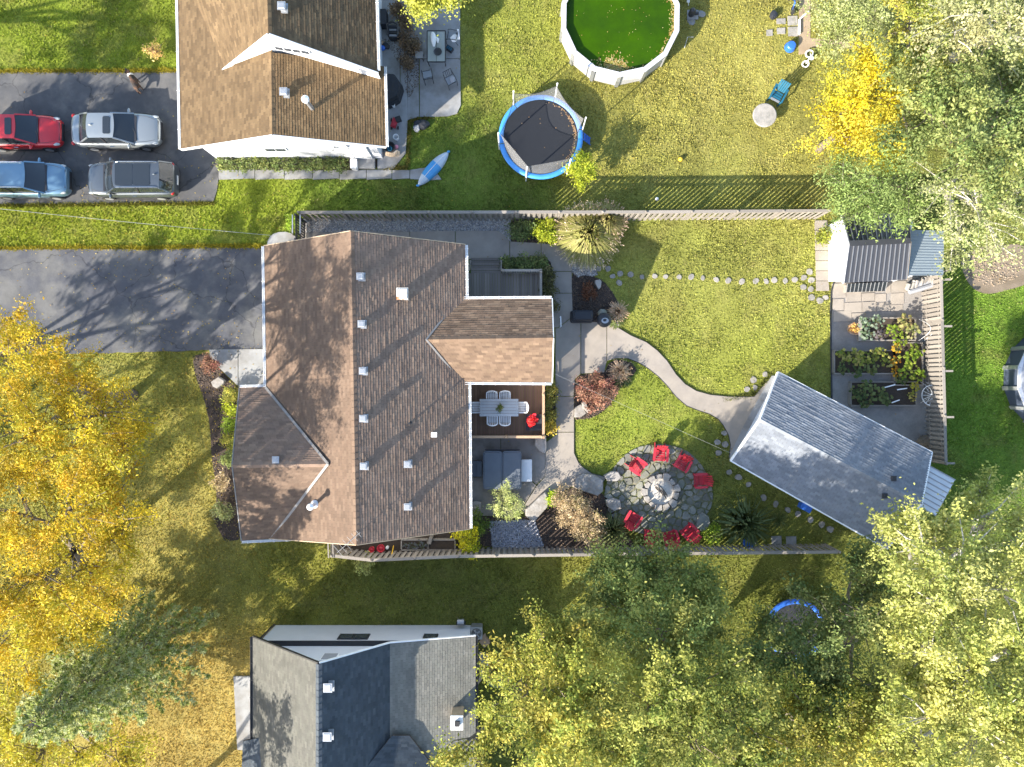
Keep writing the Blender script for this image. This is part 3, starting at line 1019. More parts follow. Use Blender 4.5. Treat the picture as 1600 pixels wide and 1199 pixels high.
# square chimney with a rusted cap
hc = eslope(632, 462)
p = W(632, 462, hc)
ch = MB().box(p + Vector((0, 0, .2)), (.42, .44, .9)).obj('chimney', 'metal', house)
MB().box(p + Vector((0, 0, .68)), (.55, .57, .07)).box(p + Vector((0, 0, .73)), (.5, .5, .04), taper=.9).obj('chimney_cap', 'rust', ch)
p = W(679, 679, eslope(679, 679))
MB().box(p + Vector((0, 0, .12)), (.24, .2, .26)).box(p + Vector((0, 0, .26)), (.28, .24, .03)).obj('roof_vent', 'white', house)
p = W(641, 661, eslope(641, 661))
MB().lathe(p, [(.09, -.1), (.09, .02), (.05, .04), (.05, .4)], 10).obj('vent_pipe', 'blackmetal', house)
p = W(492, 788, 4.55)
vp = MB().lathe(p, [(.2, -.15), (.2, 0), (.09, .12), (.09, .75)], 12).obj('exhaust_pipe', 'white', house)
MB().lathe(p, [(.15, .72), (.17, .8), (.15, .86), (.03, .92)], 12).obj('pipe_cap', 'white', vp)



def wall_window(parent, x, y, z, w, h, ax='x', n=2):
    """framed window standing proud of a wall; ax is the wall's direction"""
    s = (w + .12, .07, h + .12) if ax == 'x' else (.07, w + .12, h + .12)
    f = MB().box((x, y, z), s).obj('window', 'white', parent)
    for k in range(n):
        o = (k + .5) * w / n - w / 2
        for sg in (-1, 1):
            if ax == 'x':
                MB().box((x + o, y + sg * .034, z), (w / n - .06, .012, h)).obj('pane', 'windowglass', f)
            else:
                MB().box((x + sg * .034, y + o, z), (.012, w / n - .06, h)).obj('pane', 'windowglass', f)
    return f


ex = (G(722, 0).x + G(724, 0).x) / 2
wall_window(house, ex + .01, G(0, 640).y, 1.75, 1.7, 2.0, 'y')
wall_window(house, ex + .02, G(0, 740).y, 1.9, 1.3, 1.0, 'y')
wall_window(house, ex, G(0, 445).y, 1.75, .9, 2.0, 'y', 1)
wall_window(house, G(845, 0).x, G(0, 538).y, 1.6, 1.8, 1.2, 'y', 3)
wall_window(house, G(640, 0).x, (G(0, 802).y + G(0, 804).y) / 2, 1.9, 1.2, .9, 'x')
wall_window(house, G(660, 0).x, G(0, 408).y, 1.9, 1.2, .9, 'x')

# ---------------------------------------------------------------- tan-roofed house across the side lawn
tan = thing('tan_house', 'white sided house with tan brown shingles and two stepped gables beside parked cars', 'house', G(460, 120))
l_sw, l_se, l_rs = W(283, 233, 2.95), W(603, 229, 3.1), W(425.5, 210.5, 5.0)
l_nw, l_ne, l_rn = W(277, -70, 2.95), W(600, 104, 3.1), W(424, 82, 5.0)
u_sw, u_se, u_rs = W(339, 116, 3.5), W(590, 113, 3.95), W(419.5, 52, 6.5)
u_nw, u_ne, u_rn = W(276, -70, 3.0), W(585, -70, 3.95), W(416, -70, 6.5)
MB().prism([(p.x, p.y) for p in (G(340, 130), G(600, 130), G(598, 248), G(341, 250))], 0, 2.95).obj('wall', 'siding', tan)
MB().prism([(p.x, p.y) for p in (G(340, -60), G(596, -60), G(598, 129), G(340, 129))], 0, 3.2).obj('wall', 'siding', tan)
gy_ = G(0, 249).y
apex = Vector((l_rs.x, gy_, 4.9))
MB().add([(G(341, 0).x, gy_, 2.7), (G(598, 0).x, gy_, 2.7), (G(598, 0).x, gy_, 3.2), apex, (G(341, 0).x, gy_, 3.15)], [(0, 1, 2, 3, 4)]).obj('gable_wall', 'siding', tan)
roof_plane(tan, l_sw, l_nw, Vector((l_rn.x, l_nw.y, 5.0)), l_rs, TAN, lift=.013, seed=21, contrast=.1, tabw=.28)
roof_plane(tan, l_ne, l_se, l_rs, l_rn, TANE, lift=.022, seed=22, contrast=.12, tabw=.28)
ridge_cap(tan, l_rn, l_rs, TAN, seed=4)
roof_plane(tan, u_sw, u_nw, u_rn, u_rs, TAN, lift=.010, seed=23, contrast=.14)
roof_plane(tan, u_ne, u_se, u_rs, u_rn, TANU, lift=.020, seed=24, contrast=.12)
ridge_cap(tan, u_rn, u_rs, TAN, seed=5)
# upper gable wall facing the lower roof
uy = (u_rs.y + u_se.y) / 2 + .12
dz = Vector((0, -.01, -.07))
lo = lambda p: Vector((p.x, p.y - .01, 2.9))
MB().add([lo(u_sw), lo(u_rs), u_rs + dz, u_sw + dz, lo(u_se), u_se + dz], [(0, 1, 2, 3), (1, 4, 5, 2)]).obj('gable_wall', 'white', tan)
uy = u_rs.y - .02
tw = .21
wc_ = lerp(u_rs, u_se, tw)
wa = math.atan2(u_se.y - u_rs.y, u_se.x - u_rs.x)
wdir = Vector((math.cos(wa), math.sin(wa), 0))
wout = Vector((wdir.y, -wdir.x, 0))
wb_ = Vector((wc_.x - .25, wc_.y - .01, 5.25)) + wout * .02
wb_ += wdir * 0
wf = MB().box(wb_, (1.7, .06, .40), wa).obj('window', 'white', tan)
wp = MB().box((0, 0, 0), (.35, .02, .27)).mesh('pane', 'windowglass')
for k in range(4):
    piece(wp, 'pane', wf, wb_ + wdir * (-.62 + k * .415) + wout * .035, (0, 0, wa))
for p0, p1 in ((u_sw, u_rs), (u_rs, u_se)):
    trim(tan, p0 + Vector((0, -.03, -.06)), p1 + Vector((0, -.03, -.06)), 'white', .05, .2)
for p0, p1 in ((l_sw, l_rs), (l_rs, l_se)):
    trim(tan, p0 + Vector((0, -.03, -.06)), p1 + Vector((0, -.03, -.06)), 'white', .05, .16)
gutter(tan, l_nw + Vector((-.07, 0, -.02)), l_sw + Vector((-.07, 0, -.02)), clips=5)
gutter(tan, l_ne + Vector((.07, 0, -.02)), l_se + Vector((.07, 0, -.02)), clips=5)
gutter(tan, u_ne + Vector((.07, 0, -.02)), u_se + Vector((.07, .1, -.02)), clips=6)
roof_vent(tan, 445, 146, 4.82, .3)
roof_vent(tan, 442, 13, 6.22, .3)
p = W(490, 173, 4.1)
vp = MB().lathe(p, [(.22, -.25), (.2, .05), (.1, .15), (.1, 1.35)], 12).obj('exhaust_pipe', 'metal', tan)
MB().lathe(p, [(.17, 1.3), (.19, 1.42), (.15, 1.5), (.02, 1.56)], 12).obj('pipe_cap', 'white', vp)
w2 = MB().box((G(447, 0).x, gy_ - .03, 1.75), (1.15, .08, .5)).obj('window', 'white', tan)
for k in range(2):
    MB().box((G(447, 0).x - .27 + k * .54, gy_ - .08, 1.75), (.48, .02, .38)).obj('pane', 'windowglass', w2)
MB().box((G(570, 0).x, gy_ - .03, 1.05), (.95, .07, 2.05)).box((G(570, 0).x - .6, gy_ - .06, 1.1), (.1, .12, 2.2)).obj('door', 'white', tan)
MB().box((G(535, 0).x, gy_ - .08, 2.0), (.12, .18, .2)).obj('wall_lamp', 'metal', tan)
MB().beam((l_se.x - 2.2, gy_ - .06, .1), (l_se.x - 2.2, gy_ - .06, 3), .08, .08).obj('downpipe', 'white', tan)

# ---------------------------------------------------------------- grey-roofed house by the dark lawn
grey = thing('grey_house', 'white walled house with grey shingle roof and two small wall windows', 'house', G(590, 1090))
b_w, b_ap, b_k, b_e = W(395, 996, 2.9), W(498, 1038, 6.3), W(609, 1006, 3.95), W(743, 995, 2.9)
dy = Vector((0, -10.0, 0))
roof_plane(grey, b_w + dy, b_w, b_ap, b_ap + dy, GREY_SUNLIT, lift=.009, seed=31, contrast=.08)
roof_plane(grey, b_k, b_k + dy, b_ap + dy, b_ap, GREY_SHADE, lift=.016, seed=32, contrast=.12)
roof_plane(grey, b_e, b_e + dy, b_k + dy, b_k, GREY_LOW_SUN, lift=.013, seed=33, contrast=.05, tabw=.28)
ridge_cap(grey, b_ap, b_ap + dy, GREY_SHADE, seed=6)
wx0, wx1, wy = G(431, 0).x, G(736, 0).x, G(0, 977).y
MB().prism([(wx0, wy), (wx1, wy), (wx1, wy - 9.8), (wx0, wy - 9.8)], 0, 2.75).obj('wall', 'siding', grey)
# upper gable set back; black ledge strip stands for a shadow gap
MB().add([(wx0 + .1, wy - .12, 2.7), (wx1, wy - .12, 2.7), (wx1, wy - .12, 2.95), (b_k.x, wy - .12, 3.75), (b_ap.x, wy - .12, 6.05)], [(4, 3, 2, 1, 0)]).obj('gable_wall', 'siding', grey)
MB().beam((wx0 + .2, wy + .02, 2.78), (b_k.x + .9, wy + .02, 2.78), .26, .05).obj('shadow_ledge', 'blackmetal', grey)
for x0, x1, n in ((531, 576, 2), (663, 683, 1)):
    xa, xb = G(x0 + 3, 0).x, G(x1 + 3, 0).x
    xa, xb = (x0 - 800) * S * .955, (x1 - 800) * S * .955
    w_ = MB().box(((xa + xb) / 2, wy + .02, 1.85), (xb - xa + .08, .06, .78)).obj('window', 'blackmetal', grey)
    for k in range(n):
        pw = (xb - xa) / n
        MB().box((xa + pw * (k + .5), wy + .055, 1.85), (pw - .08, .02, .66)).obj('pane', 'windowglass', w_)
xa = (512 - 800) * S * .88
w_ = MB().box((xa, wy - .1, 4.3), (.8, .06, .85)).obj('window', 'white', grey)
MB().box((xa, wy - .06, 4.3), (.66, .02, .72)).obj('pane', 'covergrey', w_)
for p0, p1 in ((b_w, b_ap), (b_ap, b_k), (b_k, b_e)):
    trim(grey, p0 + Vector((0, .04, -.06)), p1 + Vector((0, .04, -.06)), 'blackmetal' if p0 is b_w else 'white', .05, .14)
gutter(grey, b_w + Vector((-.07, 0, -.02)), b_w + Vector((-.07, -5.2, -.02)), 'blackmetal', clips=6)
gutter(grey, b_e + Vector((.07, 0, -.02)), b_e + Vector((.07, -9, -.02)), 'blackmetal', clips=10)
MB().beam((wx0 - .06, wy + .05, .05), (wx0 - .06, wy + .05, 2.8), .09, .09).obj('downpipe', 'blackmetal', grey)
# front porch wing with a lower roof
pw0, pw1 = W(414, 1150, 3.6), W(360, 1300, 2.2)
roof_plane(grey, W(380, 1158, 2.75), W(372, 1330, 2.75), W(470, 1330, 4.7), W(415, 1151, 3.45), GREY_SHADE, lift=.016, seed=35)
MB().add([W(393, 1153, 2.7), W(418, 1150, 2.9), W(412, 1147, 3.4)], [(0, 1, 2)]).obj('gable_wall', 'white', grey)
roof_plane(grey, W(560, 1215, 4.9), W(690, 1215, 3.5), W(640, 1150, 3.95), W(612, 1150, 4.25), GREY_SHADE, lift=.016, seed=36)
roof_vent(grey, 514, 1072, 6.0, .33)
roof_vent(grey, 513, 1148, 6.0, .33)
p = W(716, 1115, 3.2)
ch = MB().box(p + Vector((0, 0, .2)), (.55, .62, 1.5)).obj('chimney', 'wood_tan', grey)
MB().box(p + Vector((0, 0, .98)), (.62, .7, .08)).obj('chimney_cap', 'white', ch)
MB().box(p + Vector((.03, 0, 1.08)), (.24, .24, .14)).obj('chimney_flue', 'blackmetal', ch)
NOGRASS.append([(366, 1055), (395, 1055), (395, 1160), (372, 1165)])
sheet('porch_slab', [(366, 1056), (440, 1056), (440, 1175), (372, 1170)], 'concrete_grey', 0, .12)

# ---------------------------------------------------------------- garage
gar = thing('garage', 'detached garage set at an angle with pale grey shingled gable roof', 'garage', G(1290, 716))
g_nw, g_ne, g_sw, g_se = W(1216, 582, 2.65), W(1456, 707, 2.65), W(1142, 720, 2.65), W(1386, 858, 2.65)
g_w, g_e = W(1188, 655, 3.6), W(1440, 787, 3.6)
roof_plane(gar, g_ne, g_nw, g_w, g_e, PALE, lift=.034, seed=41, contrast=.06, tabw=.3)
roof_plane(gar, g_sw, g_se, g_e, g_w, PALE, lift=.010, seed=42, contrast=.1)
ridge_cap(gar, g_w, g_e, PALE, seed=7)
for p0, p1 in ((g_nw, g_w), (g_w, g_sw), (g_nw, g_ne), (g_sw, g_se), (g_ne, g_e), (g_e, g_se)):
    trim(gar, p0 + Vector((0, 0, -.06)), p1 + Vector((0, 0, -.06)), 'white', .09, .15)
cen = (g_nw + g_ne + g_sw + g_se) / 4
ins = lambda p, k=.8: Vector((cen.x + (p.x - cen.x) * k, cen.y + (p.y - cen.y) * k, 0))
MB().prism([(ins(p).x, ins(p).y) for p in (g_nw, g_ne, g_se, g_sw)], 0, 2.6).obj('wall', 'siding', gar)
for a, b, r in ((g_nw, g_sw, g_w), (g_ne, g_se, g_e)):
    aa, bb, rr = ins(a, .81), ins(b, .81), ins(r, .81)
    aa.z = bb.z = 2.5
    rr.z = 3.45
    MB().slab([aa, bb, rr], .02).obj('gable_wall', 'siding', gar)
for px, py in ((1393, 747), (1379, 774)):
    roof_vent(gar, px, py, 3.3, .2, m='blackmetal')
lean = thing('lean_to', 'small white ribbed metal lean-to roof against the grey garage end', 'lean-to', G(1450, 760))
la, lb, lc_, ld = W(1450, 727, 2.2), W(1492, 750, 2.0), W(1462, 806, 2.0), W(1420, 782, 2.2)
MB().slab([la, lb, lc_, ld], .05).obj('roof', 'whiteroof', lean)
rb = MB()
for k in range(9):
    t = k / 8
    rb.beam(lerp(la, ld, t) + Vector((0, 0, .02)), lerp(lb, lc_, t) + Vector((0, 0, .02)), .05, .06).obj('roof_rib', 'covergrey', lean)
    rb = MB()
for p in (lb, lc_):
    q_ = p * .97
    MB().beam((q_.x, q_.y, 0), (q_.x, q_.y, 1.95), .09, .09, up=(1, 0, 0)).obj('post', 'wood_grey', lean)

# ---------------------------------------------------------------- garden shed
shed = thing('garden_shed', 'white garden shed with black ribbed metal gable roof under the trees', 'shed', G(1345, 395))
s_sw, s_se, s_nw, s_ne = W(1318.5, 442, 1.95), W(1416, 437, 1.95), W(1316, 336, 1.95), W(1420, 332, 1.95)
s_w, s_e = W(1327, 381, 3.0), W(1422, 376.5, 3.0)
x0, x1 = G(1294, 0).x, G(1395, 0).x
y0, y1 = s_sw.y + .34, s_nw.y - .12
ym = (s_w.y + s_e.y) / 2
MB().prism([(x0, y0), (x1, y0), (x1, y1), (x0, y1)], 0, 1.9).obj('wall', 'white', shed)
MB().add([(x0, y0, 1.85), (x0, y1, 1.85), (x0, ym, 2.9)], [(0, 1, 2)]).add([(x0 - .01, y0 + .1, .9), (x0 - .01, y1 - .1, .9), (x0 - .01, y1 - .1, .94), (x0 - .01, y0 + .1, .94)], [(0, 1, 2, 3)]).obj('gable_wall', 'white', shed)
for (A_, B_, C_, D_) in ((s_sw, s_se, s_e, s_w), (s_ne, s_nw, s_w, s_e)):
    r_ = MB().slab([A_, B_, C_, D_], .04).obj('roof', 'metalroof', shed)
    for k in range(14):
        t = (k + .02) / 13.05
        MB().beam(lerp(A_, B_, t) + Vector((0, 0, .025)), lerp(D_, C_, t) + Vector((0, 0, .025)), .04, .06).obj('roof_rib', 'rib', r_)
MB().beam(s_w + Vector((0, 0, .05)), s_e + Vector((0, 0, .05)), .28, .03).obj('ridge_cap', 'metalroof', shed)
for A_, B_ in ((s_sw, s_w), (s_w, s_nw)):
    trim(shed, A_ + Vector((-.03, 0, -.05)), B_ + Vector((-.03, 0, -.05)), 'white', .05, .14)
trim(shed, s_se + Vector((.03, 0, -.03)), s_e + Vector((.03, 0, -.03)), 'wood_tan', .05, .1)
roofl = thing('shed_awning', 'pale grey corrugated steel roof sloping down beside the black shed', 'awning', G(1420, 395))
ra, rb_, rc, rd = W(1418, 430, 2.0), W(1474, 430, 1.9), W(1475, 362, 1.9), W(1421, 360, 2.0)
MB().slab([ra, rb_, rc, rd], .03).obj('roof', 'greyroof', roofl)
for k in range(17):
    t = k / 16
    MB().beam(lerp(ra, rd, t) + Vector((0, 0, .012)), lerp(rb_, rc, t) + Vector((0, 0, .012)), .04, .025).obj('roof_rib', 'greyroof', roofl)
for px, py in ((1452, 430), (1452, 368), (1402, 430)):
    g_ = G(px, py)
    MB().beam((g_.x, g_.y, 0), (g_.x, g_.y, 1.86), .09, .09, up=(1, 0, 0)).obj('post', 'wood_grey', roofl)

# ================================================================ FENCES
def fence(root, p0, p1, h=1.78, bays=10, space=.285, wood='wood_grey', side=1, cap=True):
    """shadowbox fence: posts, cap, rails and alternating pickets on both faces"""
    p0, p1 = Vector(p0), Vector(p1)
    d = p1 - p0
    L = d.length
    u = d / L
    nrm = Vector((-u.y, u.x, 0))
    rz = math.atan2(u.y, u.x)
    pk = MB().box((0, 0, 0), (.14, .02, h - .12)).mesh('picket', wood)
    ps = MB().box((0, 0, 0), (.1, .1, h + .04)).box((0, 0, h / 2 + .03), (.13, .13, .035), taper=.5).mesh('post', wood)
    n = int(L / space)
    for i in range(n):
        for s_, o in ((1, .25), (-1, .75)):
            p = p0 + u * ((i + o) * L / n) + nrm * s_ * .045
            piece(pk, 'picket', root, (p.x, p.y, (h - .12) / 2 + .04 + rnd.uniform(-.015, .012)), (rnd.uniform(-.012, .012), rnd.uniform(-.012, .012), rz))
    for i in range(bays + 1):
        p = p0 + d * i / bays
        piece(ps, 'post', root, (p.x, p.y, h / 2), (0, 0, rz))
    for i in range(bays):
        a, b = p0 + d * (i / bays) + u * .06, p0 + d * ((i + 1) / bays) - u * .06
        for z in (.4, h - .35):
            MB().beam((a.x, a.y, z), (b.x, b.y, z), .05, .085).obj('rail', wood, root)
        if cap:
            zz = h - .05 + rnd.uniform(-.01, .01)
            MB().beam((a.x, a.y, zz), (b.x, b.y, zz), .15, .035).obj('cap_board', wood, root)


HF = 1.8
fn = thing('wooden_fence', 'long weathered picket fence between the two green lawns behind the pool yard', 'fence', W(880, 331, HF) * 1 - Vector((0, 0, HF)))
fence(fn, W(466, 331.5, HF) - Vector((0, 0, HF)), W(1010, 331, HF) - Vector((0, 0, HF)), HF, 8)
fence(fn, W(1010, 331, HF) - Vector((0, 0, HF)), W(1296, 329, HF) - Vector((0, 0, HF)), HF, 4)
fs = thing('wooden_fence', 'weathered picket fence behind the red chairs and side planters', 'fence', W(900, 868, HF) - Vector((0, 0, HF)))
for (a, b, c, d, n) in ((518, 869, 580, 876, 1), (580, 876, 716, 870, 2), (716, 870, 950, 867, 4), (950, 867, 1312, 863, 6)):
    fence(fs, W(a, b, HF) - Vector((0, 0, HF)), W(c, d, HF) - Vector((0, 0, HF)), HF, n)
fe = thing('wooden_fence', 'weathered picket fence at the end of the vegetable garden', 'fence', W(1474, 570, HF) - Vector((0, 0, HF)))
fence(fe, W(1471, 425, HF) - Vector((0, 0, HF)), W(1479, 725, HF) - Vector((0, 0, HF)), HF, 4, .24)
for py in (437, 510, 580, 652, 724):
    a = W(1473 + (py - 430) / 50, py, 1.7)
    MB().beam(a - Vector((.1, 0, 0)), a + Vector((.42, 0, .0)), .1, .09).obj('brace', 'wood_grey', fe)
p = W(1475, 545, 1.8)
single(MB().box((0, 0, .12), (.24, .28, .24)).box((0, 0, .26), (.3, .34, .04)), 'bird_box', 'wood_grey', 'small square box fixed on top of the garden end fence', 'bird box', p + Vector((.2, 0, .02)))
gate = thing('side_gate', 'dark narrow gate in black metal beside the house corner', 'gate', W(463, 352, HF) - Vector((0, 0, HF)))
a, b = W(462, 336, 1.8), W(462, 374, 1.8)
for z in (.25, 1.0, 1.75):
    MB().beam((a.x, a.y, z), (b.x, b.y, z), .05, .07).obj('rail', 'blackmetal', gate)
for k in range(9):
    y = lerp(a.y, b.y, (k + .5) / 9)
    MB().box((a.x, y, .95), (.02, .1, 1.75)).obj('picket', 'blackmetal', gate)
for y in (a.y, b.y):
    MB().box((a.x, y, .95), (.1, .1, 1.95)).obj('post', 'blackmetal', gate)
for k in range(2):
    MB().beam((a.x + .25 - k * .4, a.y, 1.85), (a.x + .25 - k * .4, b.y + .3, 1.85), .05, .06).obj('top_bar', 'metal', gate)
gate = thing('side_gate', 'grey wooden gate closing the narrow yard with side planters', 'gate', W(516, 857, HF) - Vector((0, 0, HF)))
a, b = W(516, 848, 1.8), W(517, 872, 1.8)
for x in (-.12, .12):
    MB().beam((a.x + x, a.y, 1.78), (b.x + x, b.y, 1.78), .07, .05).obj('top_bar', 'wood_grey', gate)
for k in range(5):
    y = lerp(a.y, b.y, (k + .5) / 5)
    MB().box((a.x, y, .9), (.025, .14, 1.7)).obj('picket', 'wood_grey', gate)
# ================================================================ DECKS
DZ = .6


def decking(root, x0, x1, y0, y1, z, m, name='deck_board'):
    n = int(round((x1 - x0) / .145))
    w = (x1 - x0) / n
    me = MB().box((0, 0, 0), (w - .012, y1 - y0, .035)).mesh(name, m)
    for i in range(n):
        piece(me, name, root, (x0 + w * (i + .5), (y0 + y1) / 2, z - .0175 + rnd.uniform(-.003, .002)), (0, 0, rnd.uniform(-.001, .001)))


def railing(root, p0, p1, z, m, h=.95, posts=2, balu=True):
    p0, p1 = Vector(p0), Vector(p1)
    d = p1 - p0
    L = d.length
    rz = math.atan2(d.y, d.x)
    bal = MB().box((0, 0, 0), (.045, .045, h - .16)).mesh('baluster', m)
    for k in range(posts + 1):
        p = lerp(p0, p1, k / posts)
        MB().box((p.x, p.y, z + (h + .05) / 2), (.1, .1, h + .05), rz).box((p.x, p.y, z + h + .07), (.14, .14, .04), rz, taper=.6).obj('post', m, root)
    for zz, w, t in ((z + h - .02, .13, .035), (z + h - .09, .05, .08), (z + .09, .05, .08)):
        MB().beam((p0.x, p0.y, zz), (p1.x, p1.y, zz), w, t).obj('rail', m, root)
    n = int(L / .125)
    for i in range(n if balu else 0):
        p = lerp(p0, p1, (i + .5) / n)
        piece(bal, 'baluster', root, (p.x, p.y, z + h / 2 - .01), (0, 0, rz))


dk = thing('brown_deck', 'brown wooden deck under the dining table with cedar railing', 'deck', G(795, 640))
ax, bx_ = W(733, 0, DZ).x, W(848, 0, DZ).x
ay, by_ = W(0, 681, DZ).y, W(0, 590, DZ).y
decking(dk, ax, bx_, ay, by_, DZ, 'deck_brown')
MB().beam((ax, ay - .03, DZ - .2), (bx_, ay - .03, DZ - .2), .04, .36).obj('skirt_board', 'wood_warm', dk)
MB().beam((bx_ + .03, ay, DZ - .2), (bx_ + .03, by_, DZ - .2), .04, .36).obj('skirt_board', 'wood_warm', dk)
railing(dk, (bx_, ay, 0), (bx_, by_ + .2, 0), DZ, 'wood_warm', posts=3)
railing(dk, (ax + .1, ay, 0), (bx_ - .06, ay, 0), DZ, 'wood_warm', posts=2)
dg = thing('grey_deck', 'weathered grey landing deck with steps beside the tan gable roof', 'deck', G(790, 445))
ax, bx_ = W(732, 0, DZ).x, W(844, 0, DZ).x
ay, by_ = W(0, 480, DZ).y, W(0, 427, DZ).y
decking(dg, ax, bx_, ay, by_, DZ, 'deck_grey')
railing(dg, (W(786, 0, DZ).x, by_, 0), (bx_, by_, 0), DZ, 'wood_grey', posts=1)
railing(dg, (bx_, ay, 0), (bx_, by_ - .06, 0), DZ, 'wood_grey', posts=1)
for k in range(3):
    z = DZ - .17 * (k + 1)
    c0, c1 = W(736, 0, z).x, W(783, 0, z).x
    y = by_ + .16 + .3 * k
    MB().box(((c0 + c1) / 2, y - .075, z), (c1 - c0, .14, .035)).box(((c0 + c1) / 2, y + .08, z), (c1 - c0, .14, .035)).obj('step', 'deck_grey', dg)
for px in (735.5, 783.5):
    p = W(px, 410, .5)
    MB().box((p.x, p.y, .45), (.09, .09, .9)).beam((p.x, p.y, .85), (p.x, by_ - .0, DZ + .9), .06, .06).obj('handrail', 'wood_grey', dg)

# ---- dining table
t = thing('dining_table', 'long pale grey slatted dining table on the brown deck', 'table', W(779.5, 637, DZ))
x0, x1 = W(749.5, 0, 1.34).x, W(810, 0, 1.34).x
y0, y1 = W(0, 651, 1.34).y, W(0, 623.5, 1.34).y
M['tablegrey'] = mat('painted_table_slat', (.40, .41, .42), .6, .1, 4, .1, 30, orand=.05)
n = 6
for i in range(n):
    w = (y1 - y0) / n
    MB().box(((x0 + x1) / 2, y0 + w * (i + .5), 1.325), (x1 - x0, w - .014, .03)).obj('slat', 'tablegrey', t)
MB().beam((x0 + .1, y0 + .1, 1.27), (x1 - .1, y0 + .1, 1.27), .04, .08).beam((x0 + .1, y1 - .1, 1.27), (x1 - .1, y1 - .1, 1.27), .04, .08).beam((x0 + .1, y0 + .1, 1.27), (x0 + .1, y1 - .1, 1.27), .04, .08).beam((x1 - .1, y0 + .1, 1.27), (x1 - .1, y1 - .1, 1.27), .04, .08).obj('frame', 'tablegrey', t)
for x in (x0 + .1, x1 - .1):
    for y in (y0 + .1, y1 - .1):
        MB().box((x, y, (DZ + 1.27) / 2), (.07, .07, 1.27 - DZ)).obj('leg', 'tablegrey', t)


def slat_chair(label, group):
    """white plastic garden armchair; local +y is the way it faces"""
    c = thing('dining_chair', label, 'chair', (0, 0, 0), group)
    mb = MB()
    for k in range(5):
        MB().box((-.18 + k * .09, .0, .43), (.07, .44, .02)).obj('seat_slat', 'plastic_white', c)
    mb = MB()
    for k in range(5):
        x = -.18 + k * .09
        MB().beam((x, -.2, .44), (x * 1.1, -.31, .84), .06, .018, up=(0, 1, 0)).obj('back_slat', 'plastic_white', c)
    pts = [(-.27, -.24, .8), (-.16, -.315, .86), (0, -.34, .885), (.16, -.315, .86), (.27, -.24, .8)]
    MB().tube(pts, .035, 6).obj('top_rail', 'plastic_white', c)
    for s in (-1, 1):
        MB().beam((s * .27, -.26, .66), (s * .27, .2, .64), .06, .03).obj('armrest', 'plastic_white', c)
        MB().beam((s * .25, .2, .0), (s * .26, .2, .64), .045, .045, up=(0, 1, 0)).obj('leg', 'plastic_white', c)
        MB().beam((s * .25, -.3, .0), (s * .25, -.24, .66), .045, .045, up=(0, 1, 0)).obj('leg', 'plastic_white', c)
    return c


spots = [(768.5, 621, 180, 'white slatted chair on the north side of the table, nearer the house wall'), (789, 621, 180, 'white slatted chair on the north side of the table, nearer the railing'),
         (769.5, 655, 0, 'white slatted chair on the south side of the table, nearer the house wall'), (789, 655, 0, 'white slatted chair on the south side of the table, nearer the railing'),
         (744, 637, -90, 'white slatted chair at the table end beside the house gutter'), (815.5, 637, 90, 'white chair in the sun at the railing end of the table')]
c0 = slat_chair(spots[0][3], 'white chairs round the deck table')
for i, (px, py, a, lab) in enumerate(spots):
    p = W(px, py, DZ + .6)
    loc = (p.x, p.y, DZ)
    if i == 0:
        c0.location = loc
        c0.rotation_euler = (0, 0, R(a))
    else:
        dup(c0, loc, R(a), lab)

fp = thing('fire_table', 'square black table with red leafy plant in the deck corner', 'table', W(834, 660, DZ))
p = W(834, 660.5, 1.1)
MB().box((p.x, p.y, DZ + .46), (.86, .86, .05)).obj('top', 'black', fp)
MB().box((p.x, p.y, DZ + .22), (.7, .7, .43)).obj('base', 'black', fp)

# ---- hot tub
tub = thing('hot_tub', 'hot tub under a folded grey vinyl cover on the patio', 'hot tub', G(785, 738))
p0, p1 = W(754.5, 765, 1.0), W(815, 705, 1.0)
cx_, cy_, wx, wyy = (p0.x + p1.x) / 2, (p0.y + p1.y) / 2, p1.x - p0.x, p1.y - p0.y
def rrect(cx, cy, w, h, r, n=4):
    o = []
    for (sx, sy, a0) in ((1, 1, 0), (-1, 1, 90), (-1, -1, 180), (1, -1, 270)):
        for k in range(n + 1):
            a = R(a0 + 90 * k / n)
            o.append((cx + sx * (w / 2 - r) + r * math.cos(a), cy + sy * (h / 2 - r) + r * math.sin(a)))
    return o
MB().prism(rrect(cx_, cy_, wx - .08, wyy - .08, .18), .05, .86).obj('shell', 'blackmetal', tub)
for s_ in (-1, 1):
    MB().prism(rrect(cx_ + s_ * wx / 4, cy_, wx / 2 - .02, wyy, .16), .87, .96).prism(rrect(cx_ + s_ * wx / 4, cy_, wx / 2 - .1, wyy - .1, .14), .961, 1.0, inset=.06).obj('cover_half', 'tub', tub)
MB().beam((cx_ - wx / 2 + .1, cy_ + wyy / 2 + .05, .8), (cx_ + wx / 2 - .1, cy_ + wyy / 2 + .05, .8), .04, .04).obj('cover_lifter', 'blackmetal', tub)
st = thing('tub_steps', 'dark plastic steps between the hot tub and the house', 'steps', G(746, 733))
for k, (x, w, z) in enumerate(((741.5, .27, .22), (749, .27, .43))):
    c = W(x, 733, z)
    MB().prism(rrect(c.x, c.y, w, .85, .05), .05, z).obj('step', 'tub', st)
ch = thing('storage_chest', 'white low chest standing against the hot tub', 'chest', G(824, 736))
c = W(823, 735.5, .5)
MB().box((c.x, c.y, .27), (.52, 1.14, .44)).obj('body', 'plastic_white', ch)
MB().box((c.x, c.y, .5), (.56, 1.18, .05)).obj('lid', 'plastic_white', ch)

